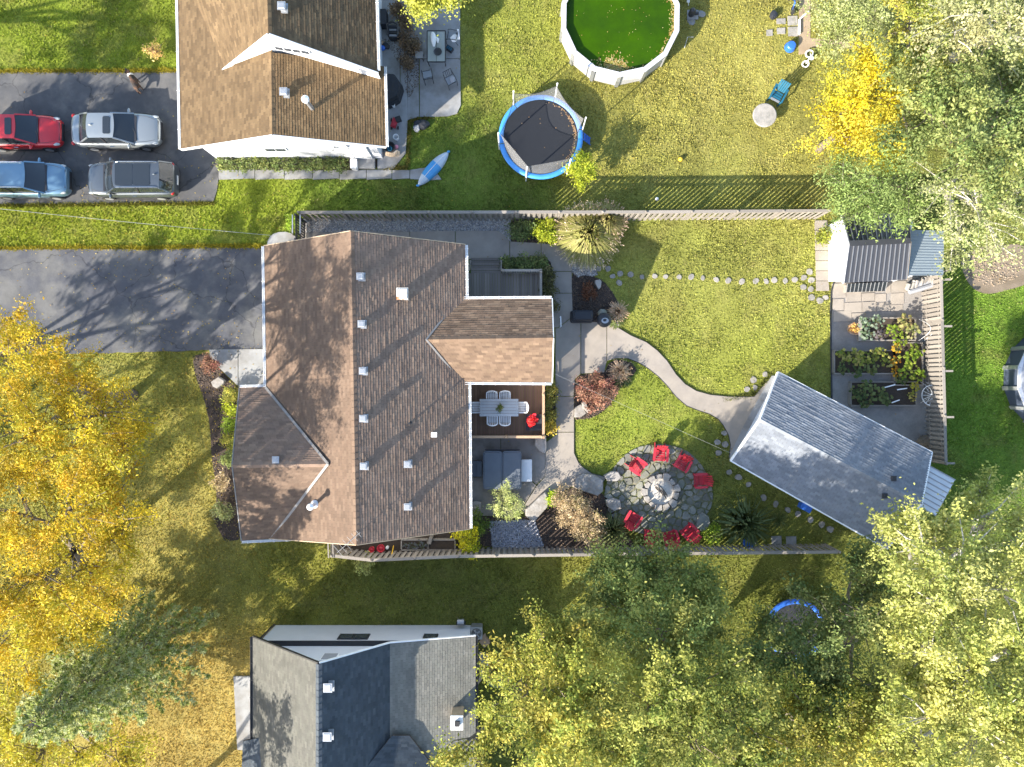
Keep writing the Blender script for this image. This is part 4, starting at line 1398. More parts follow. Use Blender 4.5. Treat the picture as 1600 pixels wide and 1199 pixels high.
# ---- boulders and stone benches
def slabrock(name, label, pts, h, z=0., m='rock', cat='rock'):
    P3 = [W(a, b, h) for a, b in pts]
    c = sum(P3, Vector()) / len(P3)
    q = random.Random(len(label))
    mb = MB()
    n = len(P3)
    rings = []
    for k, (zz, s_) in enumerate(((0, 1.02), (h * .55, 1.05), (h * .92, 1.0), (h, .93))):
        rings.append([(c.x + (p.x - c.x) * s_ * q.uniform(.98, 1.02), c.y + (p.y - c.y) * s_ * q.uniform(.98, 1.02), zz + (q.uniform(-.015, .015) if k else 0) + z) for p in P3])
    vs = sum(rings, [])
    fs = []
    a = sum(P3[i].x * P3[(i + 1) % n].y - P3[(i + 1) % n].x * P3[i].y for i in range(n))
    for r_ in range(3):
        for j in range(n):
            k = (j + 1) % n
            f = (r_ * n + j, r_ * n + k, r_ * n + n + k, r_ * n + n + j)
            fs.append(f if a > 0 else f[::-1])
    vs.append((c.x, c.y, h + z + .01))
    for j in range(n):
        k = (j + 1) % n
        f = (3 * n + j, 3 * n + k, 4 * n)
        fs.append(f if a > 0 else f[::-1])
    mb.add(vs, fs)
    return single(mb, name, m, label, cat, (c.x, c.y, 0))


slabrock('stone_bench', 'long pale stone slab lying at the path corner below the hot tub', [(852, 769), (859, 781), (855, 793), (840, 810), (835, 817), (821, 806), (822, 796), (834, 785), (845, 774)], .45)
slabrock('boulder', 'tall pale pointed boulder at the deck corner beside the path', [(836, 682), (853, 681), (854, 700), (852, 709), (843, 705), (836, 697)], .5)
slabrock('boulder', 'white pointed boulder in the shaded dark mulch bed', [(930, 438), (937, 436.5), (940, 440), (939, 448), (936, 452), (933, 448), (930, 442)], .35)
slabrock('boulder', 'small white stone under the straw coloured grass by the curved walk', [(961, 503), (966, 501), (969, 505), (967, 509), (961, 508)], .2)
slabrock('boulder', 'small white triangular stone beside the pale grass in the lower bed', [(961, 571), (964, 566), (969, 571), (966, 574)], .22)
slabrock('boulder', 'white rock beneath the red maple shrub', [(909, 629), (914, 626), (919, 638), (924, 641), (918, 645), (911, 638)], .25)
slabrock('boulder', 'mottled grey rock beside the red maple shrub at the lawn edge', [(898, 637), (908, 632), (916, 646), (908, 652), (898, 652)], .18)
slabrock('boulder', 'broad speckled boulder where the path meets the fire circle', [(900, 748), (912, 741), (930, 743), (942, 752), (942, 768), (934, 775), (912, 768), (898, 762)], .3)
slabrock('boulder', 'speckled boulder at the rim of the fire circle beside the lawn', [(944, 744), (956, 737), (966, 738), (971, 746), (964, 752), (950, 752)], .3)
slabrock('boulder', 'boulder between the brown shrub and the fire circle', [(948, 782), (958, 779), (969, 783), (971, 795), (960, 799), (950, 793)], .3)
slabrock('boulder', 'large bluish flat boulder at the right rim of the fire circle', [(1093, 806), (1099, 802), (1108, 808), (1110, 818), (1104, 828), (1098, 831), (1088, 824)], .3, m='flag')
slabrock('square_stone', 'pale square stone lying in the front flower bed', [(329, 597), (341, 589), (350, 595), (349, 599), (339, 607), (332, 604)], .3)
slabrock('square_stone', 'white flat block against the house by the green hedge', [(735, 785), (745, 783), (752, 785), (752, 796), (735, 795)], .3)

# ================================================================ FIRE CIRCLE
pat = thing('flagstone_patio', 'round flagstone patio surrounding the stone fire ring', 'patio', G(1029, 766))
MB().prism(gp(FIRE), -.1, .012).obj('joint_bed', 'moss', pat)
fcx, fcy = 1029, 766


def vor(points, bound, gap):
    out = []
    for i, (x, y) in enumerate(points):
        poly = list(bound)
        for j, (u, v) in enumerate(points):
            if i == j or (u - x) ** 2 + (v - y) ** 2 > 3600:
                continue
            mx, my = (x + u) / 2, (y + v) / 2
            dx, dy_ = u - x, v - y
            l = math.hypot(dx, dy_)
            mx -= dx / l * gap
            my -= dy_ / l * gap
            new = []
            for k in range(len(poly)):
                a, b = poly[k], poly[(k + 1) % len(poly)]
                da = (a[0] - mx) * dx + (a[1] - my) * dy_
                db = (b[0] - mx) * dx + (b[1] - my) * dy_
                if da <= 0:
                    new.append(a)
                if da * db < 0:
                    t_ = da / (da - db)
                    new.append((a[0] + (b[0] - a[0]) * t_, a[1] + (b[1] - a[1]) * t_))
            poly = new
            if len(poly) < 3:
                break
        if len(poly) >= 3:
            out.append(poly)
    return out


pts = []
q = random.Random(4)
while len(pts) < 175:
    for _ in range(60):
        x, y = q.uniform(940, 1118), q.uniform(690, 842)
        if inpoly([x], [y], FIRE)[0] and (x - 1032) ** 2 + (y - 771) ** 2 > 22 ** 2 and all((x - a) ** 2 + (y - b) ** 2 > (140 if len(pts) < 50 else 62) for a, b in pts):
            pts.append((x, y))
            break
    else:
        break
for poly in vor(pts, FIRE, 1.0):
    cx0 = sum(p[0] for p in poly) / len(poly)
    cy0 = sum(p[1] for p in poly) / len(poly)
    poly = [(p[0] + q.uniform(-.5, .5), p[1] + q.uniform(-.5, .5)) for p in smooth_poly(poly, 1)]
    MB().prism(gp(poly), 0, .04 + q.uniform(0, .022), inset=.04).obj('flagstone', 'flag', pat)
ring = thing('fire_ring', 'round stone fire pit ring with ash and sticks inside', 'fire pit', G(1034, 769))
rc_ = W(1033, 769.5, .35)
for i in range(13):
    a0, a1 = 2 * math.pi * i / 13 + .015 * 2, 2 * math.pi * (i + 1) / 13 - .015 * 2
    ro = .98 + q.uniform(-.1, .12)
    ri = .70 + q.uniform(-.03, .04)
    poly = [(rc_.x + math.cos(a) * r_, rc_.y + math.sin(a) * r_) for a, r_ in ((a0, ri), (a0, ro * q.uniform(.93, 1.04)), ((a0 + a1) / 2, ro * 1.03), (a1, ro * q.uniform(.93, 1.04)), (a1, ri), ((a0 + a1) / 2, ri * .98))]
    MB().prism(poly, .05, .16, inset=-.01).prism(poly, .162, .31 + q.uniform(-.04, .05), inset=.05).obj('stone', 'rock', ring)
MB().lathe((rc_.x, rc_.y, .05), [(.74, 0), (.72, .09), (.3, .13), (.05, .16)], 20).obj('ash_bed', 'sand', ring)
for i in range(6):
    a = R(-50 + q.uniform(-25, 25))
    o = Vector((rc_.x + q.uniform(-.12, .2), rc_.y + q.uniform(-.12, .2), .2 + .04 * i))
    dd = Vector((math.cos(a), math.sin(a), .1)) * q.uniform(.25, .4)
    st_ = MB().tube([o - dd, o + dd * .1 + Vector((0, .02, 0)), o + dd], [.022, .025, .014], 6)
    single(st_, 'stick', 'bark', 'charred stick lying across the ash in the fire ring', 'stick', tuple(o - Vector((0, 0, .02))), 'sticks in the fire ring')


def adirondack(label, group):
    """red plastic slatted chair with fanned back and broad arms; faces local +y"""
    c = thing('garden_chair', label, 'chair', (0, 0, 0), group)
    for k in range(5):
        y = .28 - k * .115
        MB().box((0, y, .36 - k * .022), (.54, .1, .022), rx=.2).obj('seat_slat', 'red', c)
    for k in range(5):
        u = (k - 2)
        x0_, x1_ = u * .095, u * .125
        top = .97 - abs(u) * .055
        MB().beam((x0_, -.22, .27), (x1_, -.55 + abs(u) * .02, top), .09, .022, up=(0, 1, .4)).box((x1_, -.555 + abs(u) * .02, top + .01), (.09, .03, .05), rx=.4, taper=.7).obj('back_slat', 'red', c)
    MB().beam((-.3, -.37, .55), (.3, -.37, .55), .03, .07).obj('back_rail', 'red', c)
    for s_ in (-1, 1):
        pl = [(s_ * .28, -.4), (s_ * .41, -.36), (s_ * .43, .1), (s_ * .41, .3), (s_ * .36, .36), (s_ * .3, .34), (s_ * .28, .1)]
        MB().prism(pl, .545, .57).obj('armrest', 'red', c)
        MB().beam((s_ * .32, .27, 0), (s_ * .32, .25, .545), .1, .03, up=(0, 1, 0)).obj('leg', 'red', c)
        MB().beam((s_ * .27, .32, .33), (s_ * .27, -.62, .02), .03, .12).obj('leg', 'red', c)
    return c


ADI = [(997, 729, 'red garden chair at the patio edge nearest the path junction'), (1032, 711, 'red garden chair farthest up the patio, beside the lawn'), (1066, 725, 'bright red garden chair in the sun right of the topmost one'),
       (1094, 751, 'red garden chair nearest the garage, turned toward the fire'), (989, 811, 'red garden chair between the brown shrub and the fire ring'), (1018, 838, 'red garden chair half under the tree branches by the fence'),
       (1048, 840, 'red garden chair in the middle of the fence side row'), (1077, 831, 'red garden chair beside the big bluish boulder')]
ca = adirondack(ADI[0][2], 'red chairs round the fire ring')
for i, (px, py, lab) in enumerate(ADI):
    p = W(px, py, .45)
    a = math.atan2(rc_.y - p.y, rc_.x - p.x) - math.pi / 2 + (.25, -.1, .1, -.25, .3, .15, .08, .12)[i]
    loc = (p.x, p.y, .05)
    if i == 0:
        ca.location, ca.rotation_euler = loc, (0, 0, a)
    else:
        dup(ca, loc, a, lab)

# ================================================================ STEPPING STONES AND PAVERS
def stones(lst, group, phrase, m='stone', r=(4.6, 5.8), cat='stepping stone', name='stepping_stone', h=.035):
    for i, (px, py) in enumerate(lst):
        qq = random.Random(int(px * 7 + py))
        n = 8
        rr = qq.uniform(*r) * S
        e = qq.uniform(.75, 1.0)
        a = qq.uniform(0, 3)
        g = G(px, py)
        poly = []
        for k in range(n):
            t_ = 2 * math.pi * k / n
            k_ = rr * qq.uniform(.82, 1.12)
            x, y = math.cos(t_) * k_, math.sin(t_) * k_ * e
            poly.append((g.x + x * math.cos(a) - y * math.sin(a), g.y + x * math.sin(a) + y * math.cos(a)))
        single(MB().prism(poly, -.03, h + qq.uniform(-.008, .015), inset=.06), name, m, phrase(i), cat, (g.x, g.y, 0), group)


ORD = ['first', 'second', 'third', 'fourth', 'fifth', 'sixth', 'seventh', 'eighth', 'ninth', 'tenth', 'eleventh', 'twelfth', 'thirteenth', 'fourteenth', 'fifteenth', 'sixteenth', 'seventeenth', 'eighteenth']
row = [(968, 442), (957, 432), (939, 409), (935, 420), (950, 420), (969, 428)]
stones(row, 'stepping stones clustered at the mulch bed', lambda i: ['pale stepping stone lowest in the cluster by the mulch bed', 'broad stepping stone against the mulch bed curve', 'topmost small stepping stone below the ornamental grass', 'speckled stepping stone touching the gravel bed corner', 'stepping stone in the middle of the shaded cluster', 'stepping stone at the lawn side of the shaded cluster'][i], r=(4.8, 6))
row = [(985, 429), (1003, 433), (1023, 432), (1040, 433), (1061, 433), (1080, 433), (1098, 435), (1119, 437), (1138, 438.5), (1159, 440), (1181, 439), (1197, 440), (1210, 438), (1227, 439), (1242, 437)]
stones(row, 'stepping stones crossing the lawn', lambda i: ORD[i] + ' pale stone from the flower bed in the row across the lawn', r=(4.2, 5.4))
row = [(1256, 434), (1265, 425), (1268, 438), (1255, 449), (1267, 452), (1268, 465), (1281, 470), (1290, 465)]
stones(row, 'stepping stones beside the shed pavers', lambda i: ['stone where the lawn row opens into the shed cluster', 'topmost stone of the cluster beside the shed pavers', 'stone touching the pavers just under the topmost one', 'leftmost lower stone of the shed cluster', 'stone at the paver corner in the shed cluster', 'small stone just below the paver strip', 'round stone below the paver strip, left of a pair', 'large round stone against the garden edging'][i])
row = [(1195, 585), (1177, 594), (1180, 606), (1167, 608.5)]
stones(row, 'sunlit stones beside the garage corner', lambda i: ['sunlit round stone nearest the garage roof corner', 'sunlit round stone second from the garage corner', 'sunlit stone at the path edge by the garage', 'sunlit stone at the path edge farthest from garage'][i], r=(5, 6))
row = [(1132, 677), (1121, 691), (1133, 694), (1123, 708), (1139, 738), (1154, 746), (1170, 757), (1193, 778), (1212, 788), (1231, 797), (1247, 803), (1266, 812), (1284, 820), (1297, 827)]
stones(row, 'shaded stones along the garage', lambda i: 'shaded round stone number %s on the trail round the garage from path to fence' % ORD[i] if 0 else ORD[i] + ' shaded round stone on the trail from walk around the garage', r=(5, 6))
for i, (px, py) in enumerate(((1213, 845.5), (1236, 846))):
    g = G(px, py)
    single(MB().box((g.x, g.y, .01), (.54, .54, .08), R(2)), 'square_paver', 'concrete_grey', ['square grey paver in shaded grass left of its twin', 'square grey paver with a plant tuft at its corner'][i], 'paver', (g.x, g.y, 0), 'square pavers by the fence')
pv = thing('paver_strip', 'strip of square concrete pavers along the white shed wall', 'paving', G(1284, 405))
for i in range(7):
    y0_, y1_ = 345 + i * 15.8, 345 + (i + 1) * 15.8 - .8
    x = 1273 + i * .35
    MB().prism(gp([(x, y0_), (x + 19, y0_), (x + 20, y1_), (x, y1_)]), -.08, .045 + rnd.uniform(-.008, .008)).obj('paver', 'concrete', pv)
pv = thing('paver_terrace', 'pale square pavers laid below the shed and dark cold frame', 'paving', G(1360, 465))
for a, b, c, d in ((1300, 444, 1321, 466), (1322, 458, 1345, 472), (1346, 459, 1366, 471), (1367, 460, 1384, 472), (1384, 441, 1391, 459), (1392, 440, 1416, 458), (1301, 468, 1318, 486), (1319, 473.5, 1346, 489), (1347, 472.5, 1368, 488),
                   (1369, 473.5, 1391, 487), (1392, 459, 1412, 476), (1392, 477, 1410, 487), (1302, 487, 1330, 503), (1331, 490, 1352, 496)):
    MB().prism(gp([(a, b), (c, b - 1), (c, d - 1), (a, d)]), -.08, .04 + rnd.uniform(-.008, .008)).obj('paver', 'concrete', pv)
pv = thing('slab_path', 'pale square slabs in the grass beside the sandy strip', 'paving', G(1225, 45))
for px, py, w, h in ((1202, 52, 10, 9), (1220, 49, 13, 9), (1220, 34, 14, 8), (1238, 33, 15, 14), (1239, 50, 16, 14)):
    MB().prism(gp([(px - w / 2, py - h / 2), (px + w / 2, py - h / 2 - .6), (px + w / 2, py + h / 2), (px - w / 2 + .5, py + h / 2)]), -.08, .04 + rnd.uniform(-.008, .008)).obj('slab', 'stone', pv)
NOED = [(1303, 440), (1299, 455), (1297.5, 480), (1298, 540), (1299, 600), (1299.5, 640)]
single(MB().tube([G(a, b, .03) for a, b in NOED], .045, 6), 'garden_edging', 'blackmetal', 'dark curved edging between the lawn and garden gravel', 'edging', tuple(G(1298, 540)))

for pts_, lab_ in ((c_up[1:13], 'thin dark edging along the upper side of the curved walk'), (c_lo[2:], 'thin dark edging along the lower side of the curved walk'), ([(897, 656), (897, 708), (905, 726), (925, 740), (945, 745)], 'thin dark edging where the lower lawn meets the path')):
    single(MB().tube([G(a, b, .045) for a, b in pts_], .02, 5), 'lawn_edging', 'blackmetal', lab_, 'edging', tuple(G(*pts_[0])))

# ================================================================ POOLS AND TRAMPOLINES
def above_pool(name, label, c, ro, n, h, wall, rail, water, wz, a0=0., leaves=None, cat='pool', post=None):
    root = thing(name, label, cat, (c.x, c.y, 0))
    ring_ = lambda r_, z: [Vector((c.x + math.cos(a0 + 2 * math.pi * i / n) * r_, c.y + math.sin(a0 + 2 * math.pi * i / n) * r_, z)) for i in range(n)]
    bo, bi = ring_(ro - .07, 0), ring_(ro - .11, 0)
    for i in range(n):
        j = (i + 1) % n
        up = Vector((0, 0, h - .05))
        MB().add([bo[i], bo[j], bo[j] + up, bo[i] + up, bi[i], bi[j], bi[j] + up, bi[i] + up], [(0, 1, 2, 3), (5, 4, 7, 6), (3, 2, 6, 7)]).obj('wall_panel', wall, root)
        ao, ai = ring_(ro, 0), ring_(ro - .26, 0)
        e = .006
        A_, B_, C_, D_ = lerp(ao[i], ao[j], e), lerp(ao[i], ao[j], 1 - e), lerp(ai[i], ai[j], 1 - e), lerp(ai[i], ai[j], e)
        MB().slab([v + Vector((0, 0, h)) for v in (A_, B_, C_, D_)], .045).obj('coping', rail, root)
        p = bo[i] + (bo[i] - Vector((c.x, c.y, 0))).normalized() * .025
        a = math.atan2(p.y - c.y, p.x - c.x)
        MB().box((p.x, p.y, (h - .05) / 2), (.1, .2, h - .05), a).obj('upright', post or 'metal', root)
    return root


PC = G(965, 36)
PC = Vector((W(969.5, 26, 1.3).x, W(969.5, 26, 1.3).y, 0))
pool = above_pool('swimming_pool', 'round white above-ground pool filled with bright green water', PC, W(1064, 0, 1.3).x - PC.x, 14, 1.3, 'poolwall', 'poolrail', None, 0, R(12), post='metal')
pr = W(1064, 0, 1.3).x - PC.x - .13
MB().lathe((PC.x, PC.y, .05), [(pr, 0), (pr, .001), (.02, .002)], 42).obj('water', 'poolwater', pool) if 0 else None
MB().lathe((PC.x, PC.y, 0), [(pr - .02, .04), (pr - .02, 1.02), (pr * .5, 1.021), (.02, 1.022)], 42).obj('water', 'poolwater', pool)
q2 = np.random.default_rng(3)
nl = 900
aa = np.concatenate([q2.normal(R(-97), .17, 620), q2.normal(R(0), .38, 200), q2.uniform(0, 6.28, 80)])
rr_ = np.concatenate([pr - .1 - np.abs(q2.normal(.25, .38, 620)), pr - .1 - np.abs(q2.normal(0, .13, 200)), pr * np.sqrt(q2.random(80)) * .95])
fxx, fyy = PC.x + np.cos(aa) * rr_, PC.y + np.sin(aa) * rr_
V = np.zeros((nl, 4, 3))
s_ = q2.uniform(.03, .065, nl)
s_[820:] *= .55
th = q2.uniform(0, 6.28, nl)
for k in range(4):
    r2 = s_ * (1 if k % 2 == 0 else .65)
    V[:, k] = np.stack([fxx + np.cos(th + k * math.pi / 2) * r2, fyy + np.sin(th + k * math.pi / 2) * r2, 1.026 + q2.uniform(0, .012, nl)], -1)
cc = np.array([(.5, .36, .12), (.42, .24, .08), (.5, .42, .2), (.3, .3, .06)])[q2.integers(0, 4, nl)] * q2.uniform(.7, 1.3, (nl, 1))
link(fastmesh('floating_leaves', V.reshape(-1, 3), 4, 'leaf', cc), 'floating_leaves', kind='stuff')
ld = thing('pool_ladder', 'white tubular ladder standing against the green pool', 'ladder', G(1066, 12))
c = Vector((PC.x + pr + .3, G(0, 6).y, 0))
for s_ in (0, .55):
    MB().tube([(c.x + .55, c.y - .1 + s_, 0), (c.x + .12, c.y - .1 + s_, 1.5), (c.x - .05, c.y - .1 + s_, 1.75), (c.x - .3, c.y - .1 + s_, 1.7), (c.x - .38, c.y - .1 + s_, 1.35)], .03, 6).obj('rail', 'white', ld)
for k in range(4):
    z = .3 + k * .3
    MB().box((c.x + .55 - .43 * z / 1.5, c.y + .17, z), (.14, .55, .03)).obj('step', 'white', ld)
pm = thing('pool_pump', 'black pool pump on a grey slab in the pool shadow', 'pump', G(1082, 22))
c = G(1082, 24)
MB().box((c.x, c.y, .03), (.6, .5, .1)).obj('slab', 'concrete_grey', pm)
MB().lathe((c.x - .1, c.y, .08), [(.16, 0), (.17, .4), (.12, .5), (.03, .55)], 12).obj('filter', 'blackmetal', pm)
MB().tube([(c.x + .05, c.y, .2), (c.x + .28, c.y, .2)], .09, 8).obj('motor', 'blackmetal', pm)
for px, py, lab in ((1080, 34, 'oval pale slab in the pool shadow below the pump'), (1096, 22, 'pale round slab at the edge of the pool shadow')):
    stones([(px, py)], 'slabs in the pool shadow', lambda i, l=lab: l, 'concrete_grey', (6.5, 8), cat='slab', name='round_slab')
single(MB().tube([G(1069, 76, .05), G(1072, 63, .35), G(1081, 63, .35)], .018, 6), 'hose_bracket', 'metal', 'bent grey metal hose bracket in the grass beside the green pool', 'bracket', tuple(G(1069, 76)))
rp = G(1648, 592.5)
pool2 = above_pool('covered_pool', 'dark walled round pool with pale grey cover at the picture edge', rp, 2.92, 16, 1.2, 'navy', 'poolrail', None, 0, R(10), post='metal')
MB().lathe((rp.x, rp.y, 0), [(2.7, 1.1), (2.7, 1.205), (1.4, 1.21), (.02, 1.22)], 36).obj('cover', 'covergrey', pool2)

def trampoline(label, c, r, h, ring_m, poles=True, a0=0., top=2.55):
    root = thing('trampoline', label, 'trampoline', (c.x, c.y, 0))
    n = 48
    MB().lathe((c.x, c.y, h - .04), [(r - .22, 0), (r - .22, .01), (.02, .011)], n).obj('jumping_mat', 'mesh', root)
    mb = MB()
    for k in range(6):
        a1, a2 = a0 + R(60 * k + .6), a0 + R(60 * k + 59.4)
        vs, fs = [], []
        m_ = 10
        for i in range(m_ + 1):
            a = lerp(a1, a2, i / m_)
            wv = .006 * math.sin(i * 2.1 + k)
            for rr_, zz in ((r - .25, -.012), (r - .24, .02 + wv), (r - .12, .035 + wv), (r, .02 - wv), (r + .02, -.05)):
                vs.append((c.x + math.cos(a) * rr_, c.y + math.sin(a) * rr_, h + zz))
        for i in range(m_):
            for j in range(4):
                fs.append((i * 5 + j, i * 5 + j + 1, i * 5 + 6 + j, i * 5 + 5 + j))
        MB().add(vs, fs).obj('safety_pad', ring_m, root, smooth=True)
    circ = [(c.x + math.cos(t_) * (r - .06), c.y + math.sin(t_) * (r - .06), h - .07) for t_ in np.linspace(0, 2 * math.pi, 33)]
    MB().tube(circ, .03, 6, caps=False).obj('frame', 'metal', root)
    for k in range(6):
        a = a0 + R(60 * k)
        x, y = c.x + math.cos(a) * (r - .05), c.y + math.sin(a) * (r - .05)
        MB().tube([(x, y, 0), (x, y, h - .1)], .03, 6).obj('leg', 'metal', root)
    if poles:
        tp = []
        for k in range(6):
            a = a0 + R(60 * k)
            x, y = c.x + math.cos(a) * (r + .03), c.y + math.sin(a) * (r + .03)
            MB().tube([(x, y, .1), (x, y, top)], .035, 8).tube([(x, y, top), (x, y, top + .06)], .045, 8).obj('pole', 'white', root)
            tp.append((x, y))
        for k in range(6):
            a, b = Vector((*tp[k], 0)), Vector((*tp[(k + 1) % 6], 0))
            cc_ = Vector((c.x, c.y, 0))
            vs, fs = [], []
            m_ = 8
            for i in range(m_ + 1):
                u = i / m_
                t_ = lerp(a, b, u)
                t_ = t_ + (cc_ - t_).normalized() * (.1 + .05 * math.sin(u * 3.1))
                ang = a0 + R(60 * k + 60 * u)
                bt = Vector((c.x + math.cos(ang) * (r - .26), c.y + math.sin(ang) * (r - .26), 0))
                sag = .28 * math.sin(u * math.pi)
                for v in range(4):
                    w_ = lerp(bt, t_, v / 3)
                    vs.append((w_.x, w_.y, lerp(h + .02, top - .05 - sag, v / 3)))
            for i in range(m_):
                for v in range(3):
                    fs.append((i * 4 + v, i * 4 + v + 1, i * 4 + 5 + v, i * 4 + 4 + v))
            MB().add(vs, fs).obj('net_panel', 'net', root, smooth=True)
            MB().tube([vs[i * 4 + 3] for i in range(m_ + 1)], .014, 5).obj('net_cord', 'blackmetal', root)
    return root


tc_ = W(845, 214, .92)
tr = trampoline('big trampoline with blue padding, white poles and grey safety net', Vector((tc_.x, tc_.y, 0)), 2.24, .92, 'blue', True, R(10))
lx_, ly_ = tc_.x + 2.55, tc_.y + .05
lad = thing('trampoline_ladder', 'small dark blue ladder hooked on the trampoline edge', 'ladder', (lx_, ly_, 0))
for s_ in (-.18, .18):
    MB().beam((lx_ + .2, ly_ + s_, 0), (lx_ - .3, ly_ + s_, .9), .04, .04).obj('rail', 'bluepaint', lad)
for k in range(3):
    MB().box((lx_ + .1 - .15 * k, ly_, .22 + .27 * k), (.1, .36, .03)).obj('rung', 'bluepaint', lad)
q2 = np.random.default_rng(8)
aa = q2.normal(R(8), .5, 170)
rr_ = 1.9 - np.abs(q2.normal(0, .07, 170))
rr_[160:] = 1.8 * np.sqrt(q2.random(10))
aa[160:] = q2.uniform(0, 6.28, 10)
V = np.zeros((170, 4, 3))
th = q2.uniform(0, 6.28, 170)
for k in range(4):
    r2 = q2.uniform(.025, .045, 170)
    V[:, k] = np.stack([tc_.x + np.cos(aa) * rr_ + np.cos(th + k * math.pi / 2) * r2, tc_.y + np.sin(aa) * rr_ + np.sin(th + k * math.pi / 2) * r2, .9 + q2.uniform(0, .015, 170)], -1)
link(fastmesh('mat_leaves', V.reshape(-1, 3), 4, 'leaf', np.array([(.4, .24, .13), (.5, .34, .2), (.3, .2, .1)])[q2.integers(0, 3, 170)]), 'mat_leaves', kind='stuff')
t2 = W(1243, 984, .7)
trampoline('blue edged trampoline half hidden under the dark maple', Vector((t2.x, t2.y, 0)), 1.62, .7, 'bluepaint', False, R(20))

# ================================================================ YARD THINGS
# kayak
k0, k1 = G(653, 291), G(701, 238)
mid = (k0 + k1) / 2
L = (k1 - k0).length
ang = math.atan2(k1.y - k0.y, k1.x - k0.x)
ky = thing('kayak', 'blue and white kayak lying upturned on the grass', 'kayak', (mid.x, mid.y, 0))
M['kayakwhite'] = mat('white_hull', (.45, .53, .60), .35, .05, 3, 0)
vs, fs = [], []
ns, nr = 17, 9
for i in range(ns):
    u = -1 + 2 * i / (ns - 1)
    w_ = .34 * (1 - abs(u) ** 2.2) ** .8 + .01
    hh = .26 * (1 - abs(u) ** 3) + .04
    for j in range(nr):
        t_ = math.pi * j / (nr - 1)
        x, y = u * L / 2, math.cos(t_) * w_
        vs.append((mid.x + x * math.cos(ang) - y * math.sin(ang), mid.y + x * math.sin(ang) + y * math.cos(ang), .03 + math.sin(t_) ** .8 * hh))
for i in range(ns - 1):
    for j in range(nr - 1):
        fs.append((i * nr + j, (i + 1) * nr + j, (i + 1) * nr + j + 1, i * nr + j + 1))
hull = MB()
for k_, f_ in enumerate(fs):
    st_i = k_ // (nr - 1)
    hull.add([vs[v_] for v_ in f_], [(0, 1, 2, 3)], 1 if 4 <= st_i < 10 else 0)
M['kayakblue'] = mat('blue_hull', (.07, .30, .58), .35, .08, 3, 0)
hull.obj('hull', ['kayakwhite', 'kayakblue'], ky)
MB().tube([vs[i * nr + 4] for i in range(1, ns - 1)], .018, 6).obj('keel', 'plastic_white', ky)
for i in (0, ns - 1):
    MB().blob(vs[i * nr + 4][:2] + (.08,), (.09, .06, .07), i, 8, 5).obj('end_cap', 'kayakblue', ky)

# round table and blue chair on the dry lawn
tb = thing('round_table', 'round grey concrete topped table beside the turquoise chair', 'table', G(1194, 181))
c = W(1195, 180, .6)
MB().lathe((c.x, c.y, 0), [(.36, 0), (.34, .08), (.16, .14), (.16, .5)], 16).obj('pedestal', 'concrete_grey', tb)
MB().lathe((c.x, c.y, .5), [(.6, 0), (.64, .03), (.64, .1), (.6, .12)], 28).obj('tabletop', 'stone', tb)
bc_ = thing('lounge_chair', 'turquoise slatted lawn chair facing the round table', 'chair', tuple(G(1211, 152)))
o = G(1211, 153)
ca_, sa_ = math.cos(R(-118)), math.sin(R(-118))
def lc(x, y, z):
    return Vector((o.x + x * ca_ - y * sa_, o.y + x * sa_ + y * ca_, z))
for k in range(4):
    MB().beam(lc(.32 - .15 * k, -.26, .40 - .02 * k), lc(.32 - .15 * k, .26, .40 - .02 * k), .12, .02).obj('seat_slat', 'teal' if k else 'metal', bc_)
for k in range(5):
    MB().beam(lc(-.25, -.22 + .11 * k, .36), lc(-.55, -.24 + .12 * k, .98), .09, .02, up=(ca_, sa_, .4)).obj('back_slat', 'teal', bc_)
for s_ in (-1, 1):
    MB().beam(lc(-.4, s_ * .34, .6), lc(.4, s_ * .34, .6), .1, .025).obj('armrest', 'teal', bc_)
    MB().beam(lc(.36, s_ * .32, 0), lc(.36, s_ * .32, .59), .07, .04, up=(ca_, sa_, 0)).obj('leg', 'teal', bc_)
    MB().beam(lc(-.5, s_ * .28, 0), lc(-.3, s_ * .28, .6), .07, .04, up=(ca_, sa_, 0)).obj('leg', 'teal', bc_)
g = G(1062.5, 250)
single(MB().lathe((g.x, g.y, 0), [(.02, 0), (.09, .03), (.125, .1), (.125, .14), (.09, .21), (.02, .24)], 14), 'ball', 'yellowpl', 'orange yellow ball lying on the dry lawn', 'ball', tuple(g), smooth=True)
g = G(1026, 312)
single(MB().lathe((g.x, g.y, 0), [(.02, 0), (.07, .03), (.1, .08), (.1, .12), (.07, .18), (.02, .2)], 14), 'ball', 'plastic_white', 'small white ball in the striped fence shadow', 'ball', tuple(g), smooth=True)
g = G(1233.5, 75)
bk = thing('bucket', 'blue plastic tub upside down at the sandy strip', 'bucket', tuple(g))
MB().lathe((g.x, g.y, 0), [(.27, 0), (.25, .3), (.2, .36), (.05, .37)], 14).obj('body', 'bluepaint', bk)
MB().lathe((g.x, g.y, 0), [(.29, .02), (.3, .05), (.29, .08), (.26, .09)], 14).obj('rim', 'bluepaint', bk)
g = G(1207, 26)
single(MB().blob((g.x, g.y, .15), (.2, .25, .17), 4, 9, 6, .2), 'black_stone', 'black', 'dark rounded lump on the grass by the pale slabs', 'stone', tuple(g))
g = G(1262, 90)
jk = thing('white_toy_bike', 'white toy bicycle fallen beside the bushes', 'toy', tuple(g))
for (px, py, r_) in ((1263, 86, .2), (1257, 102, .17)):
    c = G(px, py, .1)
    MB().tube([(c.x + math.cos(t_) * r_, c.y + math.sin(t_) * r_ * .8, .14 + .06 * math.sin(t_)) for t_ in np.linspace(0, 6.283, 19)], .04, 6, caps=False).obj('wheel', 'plastic_white', jk)
c1, c2 = G(1263, 86, .22), G(1257, 102, .2)
